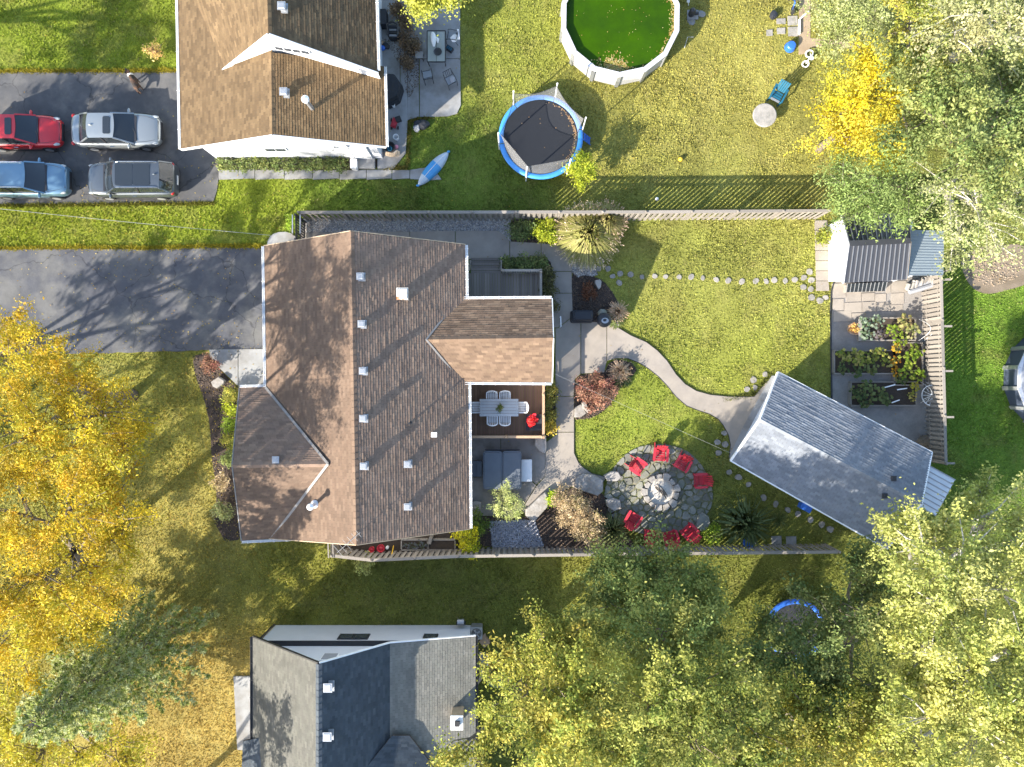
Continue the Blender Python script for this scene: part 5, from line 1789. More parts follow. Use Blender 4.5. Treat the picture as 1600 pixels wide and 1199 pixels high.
MB().tube([c1, (c1 + c2) / 2 + Vector((.12, .1, .12)), c2], .03, 6).obj('frame', 'plastic_white', jk)
MB().blob(G(1265, 95, .3), (.12, .1, .06), 3).obj('saddle', 'plastic_white', jk)
g = G(1236, 8)
tri = thing('blue_tricycle', 'blue and black tricycle standing by the sandy strip', 'tricycle', tuple(g))
for px, py, r_ in ((1236, 20, .24), (1232, -2, .18), (1241, -2, .18)):
    c = G(px, py)
    MB().tube([(c.x - .03, c.y, r_), (c.x + .03, c.y, r_)], r_, 14).obj('wheel', 'rubber', tri)
MB().tube([G(1236, 20, .3), G(1236, 12, .55), G(1237, 2, .35), G(1237, -2, .25)], .04, 6).obj('frame', 'bluepaint', tri)
MB().box(G(1238, 3, .48), (.25, .3, .06), R(10)).obj('seat', 'blue', tri)
MB().tube([G(1229, 12, .75), G(1236, 13, .7), G(1244, 10, .75)], .02, 6).obj('handlebar', 'blackmetal', tri)
g = G(1214, 42)
sb = thing('sandbox_frame', 'pale blue framed low sandbox edge beside the slabs', 'frame', tuple(G(1250, 35)))
for a_, b_ in (((1248, 32), (1248, 55)), ((1250, 30), (1262, 20))):
    MB().beam(G(*a_, .08), G(*b_, .08), .08, .14).obj('board', 'white', sb)

# ---- covered grill, round heater on the walk
gr = thing('covered_grill', 'barbecue under a black cover at the mulch bed', 'grill', tuple(G(912, 492)))
p = W(911, 493, 1.0)
vs = rrect(p.x, p.y, 1.15, .55, .15)
MB().prism(rrect(p.x, p.y, 1.22, .66, .12), .05, .7, inset=.06).prism(vs, .7, 1.0, inset=.1).prism(rrect(p.x, p.y, .98, .44, .12), 1.0, 1.06, inset=.12).obj('cover', 'black', gr)
hb = thing('charcoal_kettle', 'round black kettle grill with pale vented lid', 'grill', tuple(G(945, 501)))
p = W(944.5, 500, .85)
MB().lathe((p.x, p.y, 0), [(.25, .4), (.36, .55), (.39, .7), (.39, .72)], 18).obj('bowl', 'blackmetal', hb)
MB().lathe((p.x, p.y, 0), [(.4, .725), (.38, .82), (.26, .92), (.08, .96)], 18).obj('lid', 'blackmetal', hb)
MB().lathe((p.x + .02, p.y - .05, .945), [(.15, 0), (.15, .02), (.11, .03), (.1, .01)], 12, sx=1.3).obj('vent', 'metal', hb)
for k in range(3):
    a = R(120 * k + 30)
    MB().tube([(p.x + math.cos(a) * .2, p.y + math.sin(a) * .2, .5), (p.x + math.cos(a) * .34, p.y + math.sin(a) * .34, 0.03)], .02, 6).obj('leg', 'blackmetal', hb)
p = W(942, 488, .5)
single(MB().blob((p.x, p.y, .25), (.25, .2, .26), 9, 10, 6, .1), 'garden_stone', 'flag', 'grey rounded stone between the covered grill and kettle', 'stone', (p.x, p.y, 0))
rk = thing('towel_rack', 'white railing frame standing on the walk by the covered grill', 'rack', tuple(G(878, 500)))
p0, p1 = W(876, 495, .7), W(876.5, 510, .7)
MB().beam((p0.x, p0.y, .72), (p1.x, p1.y, .72), .05, .05).obj('bar', 'white', rk)
for p in (p0, p1):
    MB().box((p.x, p.y, .38), (.05, .05, .7)).obj('post', 'white', rk)

# ---- cold frame, logs, tarp, garden beds
cf = thing('cold_frame', 'dark glazed cold frame leaning on the shed', 'cold frame', tuple(G(1352, 450)))
A_, B_, C_, D_ = W(1322, 457, .35), W(1383, 455, .35), W(1386, 441, .9), W(1324, 444, .9)
MB().slab([A_, B_, C_, D_], .04).obj('glazing', 'glass', cf)
for k in range(11):
    t_ = k / 10
    MB().beam(lerp(A_, B_, t_) + Vector((0, 0, .015)), lerp(D_, C_, t_) + Vector((0, 0, .015)), .025, .03).obj('bar', 'metal', cf)
MB().prism([(A_.x, A_.y), (B_.x, B_.y), (B_.x, B_.y + .4), (A_.x, A_.y + .4)], .02, .3).obj('box', 'wood_grey', cf)
lg = thing('log_stack', 'stack of pale split logs under the corrugated awning', 'log stack', tuple(G(1440, 432)))
q3 = random.Random(9)
for i in range(22):
    t_ = i / 21
    x, y = lerp(1419, 1468, t_) + q3.uniform(-1.5, 1.5), lerp(447, 430, t_ * .9) + q3.uniform(-5, 3)
    c = W(x, y + 3, .9 + q3.uniform(-.1, .15))
    r_ = q3.uniform(.07, .12)
    MB().tube([c - Vector((.05, .16, .02)), c + Vector((.03, .14, .02))], r_, 7).obj('log', 'rock', lg)
for z, n_ in ((.15, 9), (.45, 9)):
    for k in range(n_):
        c = W(lerp(1420, 1466, k / (n_ - 1)), lerp(450, 438, k / (n_ - 1)), z)
        MB().tube([c + Vector((0, -.16, 0)), c + Vector((0, .2, 0))], .14, 7).obj('log', 'rock', lg)
tp_ = thing('tarp_roll', 'grey tarpaulin rolled over the log stack', 'tarp', tuple(G(1446, 440)))
a, b = W(1422, 453, .9), W(1470, 437, 1.0)
MB().beam(a + Vector((0, .06, 0)), b + Vector((0, .06, 0)), .42, .1).obj('sheet', 'covergrey', tp_)
MB().tube([a + Vector((-.05, -.12, 0)), lerp(a, b, .5) + Vector((0, -.14, .02)), b + Vector((.05, -.12, 0))], .13, 8).obj('roll', 'covergrey', tp_)


def bed(label, x0, y0, x1, y1, h=.32, posts=True, w=3.2):
    root = thing('raised_bed', label, 'raised bed', tuple(G((x0 + x1) / 2, (y0 + y1) / 2)))
    P0, P1 = W(x0, y1, h), W(x1, y0, h)
    for a, b in (((P0.x, P0.y), (P1.x, P0.y)), ((P1.x, P0.y + .05), (P1.x, P1.y - .05)), ((P1.x, P1.y), (P0.x, P1.y)), ((P0.x, P1.y - .05), (P0.x, P0.y + .05))):
        MB().beam((*a, h / 2), (*b, h / 2), .07, h).obj('board', 'wood_grey', root)
    MB().prism([(P0.x + .05, P0.y + .05), (P1.x - .05, P0.y + .05), (P1.x - .05, P1.y - .05), (P0.x + .05, P1.y - .05)], .0, h - .06).obj('soil', 'soil', root)
    return root


bed('raised bed of grey green cabbages near the cold frame', 1344, 497, 1431, 532)
bed('raised bed of yellowing squash leaves at the garden edging', 1304, 548, 1398, 584)
bed('raised bed of orange flowers and bright greens by the end fence', 1398, 536, 1442, 602)
bed('raised bed nearest the garage with open dark soil', 1330, 597, 1432, 634)
pl = thing('bed_end_board', 'wide pale board at the end of the cabbage bed', 'board', tuple(G(1343, 515)))
MB().box(W(1344, 516, .42), (.16, 1.15, .06)).obj('board', 'stone', pl)
MB().box(W(1344, 516, .2), (.1, 1.1, .38)).obj('support', 'wood_grey', pl)
for (px, py, hgt_, lab) in ((1436, 515, 1.5, 'white hoop trellis at the cabbage bed end'), (1438, 613, 1.5, 'white hoop trellis at the dark soil bed end')):
    tt = thing('hoop_trellis', lab, 'trellis', tuple(G(px, py)), 'white hoops at the bed ends')
    p0, p1 = W(px, py - 16, .3), W(px, py + 17, .3)
    for o_, k_ in ((0, 1.), (.3, .8)):
        pp = [lerp(p0, p1, u) + Vector((o_ + .15 * math.sin(u * math.pi), 0, hgt_ * k_ * .55 * math.sin(u * math.pi))) for u in np.linspace(0, 1, 13)]
        MB().tube(pp, .008, 5).obj('hoop', 'white', tt)
bk_ = thing('flower_basket', 'brown wicker basket of orange flowers beside the cabbage bed', 'basket', tuple(G(1335, 514)))
c = W(1336, 514, .35)
MB().lathe((c.x, c.y, 0), [(.24, .0), (.31, .3), (.34, .36), (.29, .36), (.27, .28)], 14, sx=1.1).obj('basket', 'wood_warm', bk_)
wh = thing('wagon_wheel', 'old white spoked wagon wheel leaning against the end fence', 'wheel', tuple(G(1440, 615)))
c = W(1456, 618, .62)
tilt = R(62)
def wp_(r_, t_):
    return Vector((c.x + math.sin(tilt) * 0 + r_ * math.cos(t_) * math.cos(tilt), c.y + r_ * math.sin(t_), c.z + r_ * math.cos(t_) * math.sin(tilt)))
MB().tube([wp_(.55, t_) for t_ in np.linspace(0, 2 * math.pi, 29)], .03, 6, caps=False).obj('rim', 'white', wh)
MB().tube([wp_(.08, t_) for t_ in np.linspace(0, 2 * math.pi, 11)], .04, 6, caps=False).obj('hub', 'white', wh)
for k in range(14):
    MB().tube([wp_(.08, k * math.pi / 7), wp_(.54, k * math.pi / 7)], .014, 5).obj('spoke', 'white', wh)
for i, (px, py, a_, l_) in enumerate(((1382, 604, 15, .75), (1403, 608, 8, .55), (1393, 627, 20, .45))):
    g = G(px, py)
    single(MB().box((g.x, g.y, .42), (l_, .06, .025), R(a_)), 'wooden_stake', 'white', ['longest white stake lying among the bed plants', 'bright white stake over the dark soil', 'short white stake near the bed edge'][i], 'stake', (g.x, g.y, .3), 'white stakes on the garden bed')
bs = thing('brush_pile', 'heap of brown brush and terracotta by the garden corner', 'brush pile', tuple(G(1450, 690)))
for i in range(26):
    o_ = G(1445 + q3.uniform(-8, 14), 690 + q3.uniform(-8, 14), q3.uniform(.05, .45))
    d_ = Vector((q3.uniform(-1, 1), q3.uniform(-1, 1), q3.uniform(-.2, .2))) * .4
    MB().tube([o_ - d_, o_ + Vector((0, 0, .06)), o_ + d_], [.03, .025, .01], 5).obj('branch', 'bark', bs)
MB().blob(G(1443, 689, .2), (.42, .28, .22), 8, 12, 6, .2).obj('clump', 'dirt', bs)

# ---- fence-side planters and pots south of the house
for (x0_, x1_, lab, m_) in ((627, 668, 'wooden planter box with grey cabbages in the narrow side yard', 1), (669, 711, 'wooden planter box of bare dark earth in the narrow side yard', 0)):
    bed(lab, x0_, 844, x1_, 860, .35)
g = W(672, 845, .7)
single(MB().box((g.x, g.y, .4), (.18, .36, .7), R(-15)), 'wooden_post', 'wood_grey', 'short upright board between the side yard planters', 'board', (g.x, g.y, 0.05))
for px, py, r_, lab in ((580.5, 859, .13, 'smaller red pot in the narrow side yard'), (595, 857, .18, 'larger red pot in the narrow side yard')):
    g = W(px, py, .35)
    pt_ = thing('red_pot', lab, 'pot', (g.x, g.y, 0), 'red pots by the side fence')
    MB().lathe((g.x, g.y, 0), [(r_ * .75, 0), (r_ * 1.1, .32), (r_ * 1.2, .34), (r_ * 1.2, .4), (r_, .4), (r_ * .9, .33)], 14).obj('pot', 'redcushion', pt_)
    MB().lathe((g.x, g.y, 0), [(r_ * .9, .3), (r_ * .6, .37), (.02, .4)], 12).obj('soil', 'red', pt_)
g = W(605, 856, .2)
single(MB().lathe((g.x, g.y, 0), [(.08, 0), (.09, .25), (.04, .32), (.04, .36)], 10), 'white_bottle', 'plastic_white', 'small white bottle beside the red pots', 'bottle', (g.x, g.y, 0))
single(MB().beam(W(612, 868, .9), W(615, 853, .05), .04, .04), 'yellow_pole', 'yellowpl', 'yellow pole leaning on the side yard fence', 'pole', tuple(G(615, 853)))
# TV antenna on the roof corner
an_ = thing('roof_antenna', 'thin metal television antenna above the roof ridge end', 'antenna', tuple(W(554, 846, 5.7)))
b_ = W(552, 841, 6.0)
MB().tube([b_ + Vector((0, 0, -.3)), b_ + Vector((0, 0, 1.0))], .02, 6).obj('mast', 'metal', an_)
o_ = b_ + Vector((0, 0, .95))
d_ = Vector((.75, .66, 0)).normalized()
MB().tube([o_ - d_ * .7, o_ + d_ * .7], .01, 5).obj('boom', 'thinwire', an_)
for k in range(6):
    c = o_ + d_ * (-.6 + .24 * k)
    n_ = Vector((-d_.y, d_.x, 0)) * (.34 - .03 * k)
    MB().tube([c - n_, c + n_], .006, 5).obj('element', 'thinwire', an_)

# ---- blue pot and tall plant by the fence
g = W(1170, 849, .45)
bp = thing('blue_pot', 'glazed blue pot standing against the shaded fence', 'pot', (g.x, g.y, 0))
MB().lathe((g.x, g.y, 0), [(.18, 0), (.27, .25), (.25, .42), (.29, .46), (.24, .46), (.22, .38)], 16).obj('pot', 'bluepaint', bp)
g = W(1180, 849, .4)
single(MB().lathe((g.x, g.y, 0), [(.08, 0), (.1, .3), (.05, .4), (.05, .45)], 10), 'watering_jug', 'plastic_white', 'small white jug next to the glazed blue pot', 'jug', (g.x, g.y, 0))
g = W(1258, 796, .3)
single(MB().box((g.x, g.y + .1, .2), (.6, .3, .4), R(-28)).box((g.x, g.y + .1, .42), (.64, .34, .04), R(-28)), 'blue_bin', 'bluepaint', 'blue storage bin in the shade of the garage eave', 'bin', (g.x, g.y, 0))

# ================================================================ NEIGHBOUR PATIO
gt = thing('glass_table', 'rectangular glass patio table with black frame', 'table', tuple(G(683, 78)))
P0, P1 = W(667.5, 97, .72), W(696, 48.5, .72)
for a, b in (((P0.x, P0.y), (P1.x, P0.y)), ((P1.x, P0.y), (P1.x, P1.y)), ((P1.x, P1.y), (P0.x, P1.y)), ((P0.x, P1.y), (P0.x, P0.y))):
    MB().beam((*a, .72), (*b, .72), .05, .04).obj('frame_rail', 'blackmetal', gt)
M['tableglass'] = mat('table_glass', (.30, .33, .31), .08, .1, 2, 0, spec=.7)
MB().box(((P0.x + P1.x) / 2, (P0.y + P1.y) / 2, .715), (P1.x - P0.x - .05, P1.y - P0.y - .05, .012)).obj('glass_top', 'tableglass', gt)
MB().beam(((P0.x + P1.x) / 2, P0.y + .03, .724), ((P0.x + P1.x) / 2, P1.y - .03, .724), .02, .01).obj('divider', 'blackmetal', gt)
for x, sx in ((P0.x, 1), (P1.x, -1)):
    for y, sy in ((P0.y, 1), (P1.y, -1)):
        MB().beam((x + sx * .06, y + sy * .08, 0), (x + sx * .02, y + sy * .02, .7), .04, .04, up=(1, 0, 0)).obj('leg', 'blackmetal', gt)
g = W(678, 62, .86)
um = thing('folded_parasol', 'folded white parasol lying across the glass table', 'parasol', (g.x, g.y, .73))
MB().tube([W(676, 51.5, .82), W(677, 56, .86), W(677.5, 65, .88), W(678, 73, .82)], [.08, .14, .14, .05], 9).obj('canopy', 'plastic_white', um)
MB().tube([W(680, 58, .8), W(684, 62, .82), W(684, 67, .78)], [.05, .1, .04], 8).obj('canopy_fold', 'plastic_white', um)
g = W(684, 81, .8)
hbk = thing('planter_dish', 'dark dish with a dry plant on the glass table', 'dish', (g.x, g.y, .73))
MB().lathe((g.x, g.y, .73), [(.1, 0), (.2, .06), (.22, .08), (.16, .05)], 14).obj('dish', 'blackmetal', hbk)


def metal_chair(label, seatm='mesh'):
    c = thing('patio_chair', label, 'chair', (0, 0, 0), 'black metal chairs on the neighbour patio')
    MB().box((0, 0, .42), (.46, .44, .015)).obj('seat', seatm, c)
    MB().beam((-.23, -.22, .42), (.23, -.22, .42), .03, .03).obj('seat_rail', 'blackmetal', c)
    MB().beam((-.23, .22, .42), (.23, .22, .42), .03, .03).obj('seat_rail', 'blackmetal', c)
    MB().tube([(-.24, -.24, .42), (-.23, -.36, .88), (.23, -.36, .88), (.24, -.24, .42)], .016, 6).obj('back_frame', 'blackmetal', c)
    for k in range(3):
        MB().beam((-.1 + k * .1, -.25, .45), (-.1 + k * .1, -.355, .86), .025, .01, up=(0, 1, 0)).obj('back_slat', 'blackmetal', c)
    for s_ in (-1, 1):
        MB().tube([(s_ * .25, -.33, .64), (s_ * .27, .1, .64), (s_ * .27, .24, .58), (s_ * .26, .28, .0)], .016, 6).obj('armrest', 'blackmetal', c)
        MB().tube([(s_ * .23, -.2, .42), (s_ * .23, -.36, 0)], .016, 6).obj('leg', 'blackmetal', c)
    return c


MCH = [(668, 118, 12, 'empty black metal chair nearest the short end of the glass table'), (704, 126, -152, 'dark metal chair with a pale cushion, farthest from the table'), (706, 58, 80, 'metal chair covered with white cloths beside the glass table')]
M['seatglass'] = mat('sling_fabric', (.22, .24, .26), .7, .1, 4, .1)
mc = metal_chair(MCH[0][3], 'seatglass')
for i, (px, py, a, lab) in enumerate(MCH):
    p = W(px, py, .4)
    if i == 0:
        mc.location, mc.rotation_euler = (p.x, p.y, .045), (0, 0, R(a))
    else:
        dup(mc, (p.x, p.y, .045), R(a), lab)
p = W(706.5, 123, .6)
single(MB().blob((p.x, p.y, .52), (.14, .17, .05), 5), 'cushion', 'covergrey', 'small pale cushion on the farthest metal chair', 'cushion', (p.x, p.y, .47))
p = W(710, 59, .6)
tw = MB().blob((p.x - .02, p.y, .55), (.2, .19, .1), 6, 10, 6, .25).beam(W(715.5, 46, .9), W(717, 62, .75), .1, .12)
single(tw, 'white_towel', 'plastic_white', 'white towels heaped over the metal chair', 'towel', (p.x, p.y, .44))
g = W(702, 75, .3)
cr = thing('teal_crate', 'small teal crate with pale stripes on the patio', 'crate', (g.x, g.y, .045))
MB().box((g.x, g.y, .16), (.38, .24, .22), R(-32)).obj('body', 'blackmetal', cr)
for k in (-1, 0, 1):
    MB().box((g.x + math.cos(R(-32)) * k * .11, g.y + math.sin(R(-32)) * k * .11, .275), (.07, .18, .012), R(-32)).obj('slat', 'teal', cr)
g = W(650, 29, .1)
single(MB().add([W(647, 33, .12), W(650, 26, .3), W(656, 31, .12), W(651, 30, .35)], [(0, 3, 1), (1, 3, 2), (0, 2, 3), (0, 1, 2)]), 'white_toy', 'plastic_white', 'tiny white three cornered toy on the patio', 'toy', (g.x, g.y, .06))
st = thing('side_table', 'small low grey side table next to the glass table', 'table', tuple(G(655, 88)))
c = W(655, 86, .5)
MB().box((c.x, c.y, .5), (.42, .36, .03)).obj('top', 'concrete_grey', st)
for sx in (-1, 1):
    for sy in (-1, 1):
        MB().box((c.x + sx * .18, c.y + sy * .14, .27), (.03, .03, .45)).obj('leg', 'blackmetal', st)
cg = thing('covered_barbecue', 'large black covered barbecue against the tan house wall', 'grill', tuple(G(612, 142)))
poly = [W(a, b, 1.05) for a, b in ((602, 113), (615, 114), (627, 131), (621, 150), (604, 160))]
MB().prism([(p.x, p.y) for p in poly], .05, .75, inset=-.05).prism([(p.x, p.y) for p in poly], .75, 1.05, inset=.1).obj('cover', 'black', cg)
for i, (px, py, r_, lab) in enumerate(((621, 153, .15, 'white bucket nearest the covered barbecue'), (614, 163, .1, 'small white pail under the roof edge'), (618.5, 214, .15, 'white bucket with round dark opening below the red toys'))):
    p = W(px, py, .38)
    b_ = thing('white_bucket', lab, 'bucket', (p.x, p.y, .05), 'white buckets on the patio')
    MB().lathe((p.x, p.y, 0), [(r_ * .8, .05), (r_, .38), (r_ * 1.08, .4), (r_ * .9, .4), (r_ * .7, .15), (.02, .14)], 14).obj('body', 'plastic_white', b_)
    MB().tube([(p.x + math.cos(t_) * r_ * 1.1, p.y + math.sin(t_) * r_ * 1.1, .34 + .0 * t_) for t_ in np.linspace(0, 3.14, 9)], .008, 5).obj('handle', 'metal', b_)
tr_ = thing('toy_tractor', 'small red and black ride-on toy by the house', 'toy', tuple(G(618, 192)))
c = W(616, 192, .3)
MB().box((c.x, c.y, .26), (.28, .5, .18), R(-20)).box((c.x + .02, c.y - .1, .38), (.22, .22, .1), R(-20)).obj('body', 'red', tr_)
MB().box((c.x + .22, c.y + .18, .3), (.3, .26, .25), R(20)).obj('hood', 'blackmetal', tr_)
for sx, sy in ((-1, -1), (1, -1), (-1, 1), (1, 1)):
    x, y = c.x + sx * .18, c.y + sy * .22
    MB().tube([(x - .03, y, .14), (x + .03, y, .14)], .1, 10).obj('wheel', 'rubber', tr_)
p = W(619, 229, .2)
single(MB().lathe((p.x, p.y, .03), [(.02, 0), (.08, .02), (.12, .1), (.08, .2), (.02, .23)], 14), 'ball', 'pink', 'pink ball next to the teal planter', 'ball', (p.x, p.y, .05), smooth=True)
p = W(609, 230, .35)
tl = thing('teal_planter', 'dark round planter with a teal pot inside', 'pot', (p.x, p.y, .05))
MB().lathe((p.x, p.y, 0), [(.24, .05), (.3, .4), (.26, .4), (.2, .2)], 14).obj('outer_pot', 'blackmetal', tl)
MB().lathe((p.x, p.y - .1, 0), [(.1, .2), (.14, .42), (.11, .42), (.08, .3)], 12).obj('inner_pot', 'teal', tl)
cb = thing('curved_bench', 'short curved wooden slat bench at the house corner', 'bench', tuple(G(612, 240)))
for k in range(7):
    a0_, a1_ = lerp(602, 625, k / 7), lerp(602, 625, (k + .9) / 7)
    f = lambda x: 238 + ((x - 613) / 11) ** 2 * -2.5 + 4
    P = [W(a0_, f(a0_) - 3, .4), W(a1_, f(a1_) - 3, .4), W(a1_, f(a1_) + 3, .4), W(a0_, f(a0_) + 3, .4)]
    MB().slab(P, .04).obj('slat', 'wood_tan', cb)
for px in (605, 621):
    c = W(px, 240, .2)
    MB().box((c.x, c.y, .2), (.08, .18, .36)).obj('leg', 'wood_tan', cb)
rb_ = thing('rubbish_bag', 'black rubbish bag with pale rags on the shaded grass', 'bag', tuple(G(655, 200)))
c = G(655, 199)
MB().blob((c.x + .12, c.y + .08, .16), (.42, .27, .18), 11, 12, 6, .18).obj('bag', 'black', rb_)
MB().blob((c.x - .1, c.y - .12, .26), (.17, .2, .09), 12, 10, 6, .3).obj('rag', 'covergrey', rb_)
wc = thing('wicker_armchair', 'black and white striped armchair by the house wall', 'chair', tuple(G(614, 48)))
c = W(614, 48, .5)
MB().prism(rrect(c.x, c.y, .6, .7, .15), .05, .38).obj('base', 'blackmetal', wc)
for k in range(4):
    MB().box((c.x, c.y - .22 + k * .15, .41), (.42, .09, .05)).obj('seat_band', 'covergrey' if k % 2 == 0 else 'blackmetal', wc)
MB().tube([(c.x - .26, c.y - .3, .6), (c.x - .28, c.y + .25, .7), (c.x, c.y + .36, .75), (c.x + .28, c.y + .25, .7), (c.x + .26, c.y - .3, .6)], .06, 7).obj('back_roll', 'blackmetal', wc)
c = W(598, 26, .6)
single(MB().prism(rrect(c.x, c.y, .42, .85, .08), .05, .62, inset=.05), 'covered_box', 'black', 'tall black covered box against the eave near the armchair', 'box', (c.x, c.y, .05))
c = W(598, 70, .3)
cl = thing('bag_pile', 'pile of dark bags and shoes under the eave', 'bags', (c.x, c.y, .045))
for k, (dx, dy_, m_) in enumerate(((-.1, .15, 'card'), (.12, .05, 'black'), (.22, -.04, 'blackmetal'), (-.02, -.12, 'bluepaint'))):
    MB().blob((c.x + dx, c.y + dy_, .16), (.15, .13, .12), 20 + k).obj('bag', m_, cl)
c = W(552.5, 256, .5)
ac0 = thing('white_cabinet', 'white rounded utility box beside the side door step', 'cabinet', (c.x, c.y, 0))
MB().prism(rrect(c.x, c.y, .34, .5, .08), .02, .5).obj('body', 'white', ac0)
MB().prism(rrect(c.x, c.y, .38, .54, .08), .5, .55, inset=.08).obj('lid', 'white', ac0)
c = G(573, 256)
stp = thing('concrete_step', 'square concrete step at the white side door', 'step', (c.x, c.y, 0))
MB().box((c.x, c.y, .12), (.95, .62, .24)).obj('tread', 'concrete_grey', stp)

# ---- grey house: air conditioner, board, box, tarp
acp = W(744.5, 990, .7)
ac = thing('air_conditioner', 'grey square air conditioner with round fan grille', 'air conditioner', (acp.x, acp.y, 0))
MB().prism(rrect(acp.x, acp.y, .62, .66, .06), .03, .7).obj('casing', 'metal', ac)
MB().lathe((acp.x, acp.y, .702), [(.27, 0), (.27, .006), (.02, .007)], 24).obj('fan_opening', 'blackmetal', ac)
for k in range(4):
    a = R(90 * k + 30)
    MB().box((acp.x + math.cos(a) * .12, acp.y + math.sin(a) * .12, .718), (.2, .1, .006), a).obj('fan_blade', 'covergrey', ac)
for r_ in (.09, .16, .23):
    MB().tube([(acp.x + math.cos(t_) * r_, acp.y + math.sin(t_) * r_, .73) for t_ in np.linspace(0, 6.283, 21)], .006, 4, caps=False).obj('grille_ring', 'metal', ac)
c = W(757, 1004, .4)
single(MB().box((c.x, c.y, .2), (.42, .46, .4), R(40)).add([(c.x - .3, c.y + .25, .38), (c.x + .05, c.y + .5, .38), (c.x + .1, c.y + .3, .42), (c.x - .15, c.y + .05, .42)], [(0, 1, 2, 3), (3, 2, 1, 0)]), 'cardboard_box', 'card', 'open brown cardboard box beside the air conditioner', 'box', (c.x, c.y, 0))
c = W(753.5, 1036, .3)
lb_ = thing('mossy_board', 'long greenish board lying beside the grey house gutter', 'board', (c.x, c.y, 0))
MB().box((c.x, c.y, .2), (.34, 1.1, .08)).box((c.x, c.y, .08), (.28, .9, .16)).obj('board', 'concrete_grey', lb_)
MB().beam((c.x + .28, c.y - .35, .3), (c.x + .28, c.y + .5, .3), .05, .05).obj('rail', 'white', lb_)
c = W(762, 1058, .2)
single(MB().prism([(c.x - .4, c.y + .3), (c.x + .15, c.y + .35), (c.x + .2, c.y - .25), (c.x - .25, c.y - .1), (c.x - .55, c.y - .5)], .02, .06), 'plywood_sheet', 'wood_tan', 'scrap of tan plywood on the ground by the mossy board', 'board', (c.x, c.y, 0))
c = W(778, 1062, .2)
single(MB().blob((c.x, c.y, .12), (.62, .42, .15), 31, 14, 6, .2), 'green_tarp', 'green', 'crumpled green tarp beside the yellowing tree', 'tarp', (c.x, c.y, 0))
c = W(720, 972, .6)
sat = thing('hose_reel', 'small grey hose reel on the white wall corner', 'hose reel', (c.x, c.y, .3))
MB().tube([(c.x - .18, c.y, .62), (c.x + .18, c.y, .62)], .16, 12).obj('drum', 'metal', sat)
MB().box((c.x, c.y - .1, .5), (.5, .06, .5)).obj('bracket', 'blackmetal', sat)

# ---- cables
def cable(label, pts, r_=.012):
    mb = MB()
    out = []
    for i in range(len(pts) - 1):
        for k in range(8):
            u = k / 8
            p = lerp(pts[i], pts[i + 1], u)
            out.append(p - Vector((0, 0, .25 * math.sin(u * math.pi))))
    out.append(pts[-1])
    single(mb.tube(out, r_, 5), 'overhead_cable', 'wire', label, 'cable', tuple(pts[0]))


cable('thin pale cable strung over the grass strip toward the brown house', [W(-60, 320, 5.6), W(423, 368, 3.6)], .009)
cable('thin cable running from tan gable roof to the garage', [W(866, 584, 3.1), W(1150, 712, 2.9)], .005)
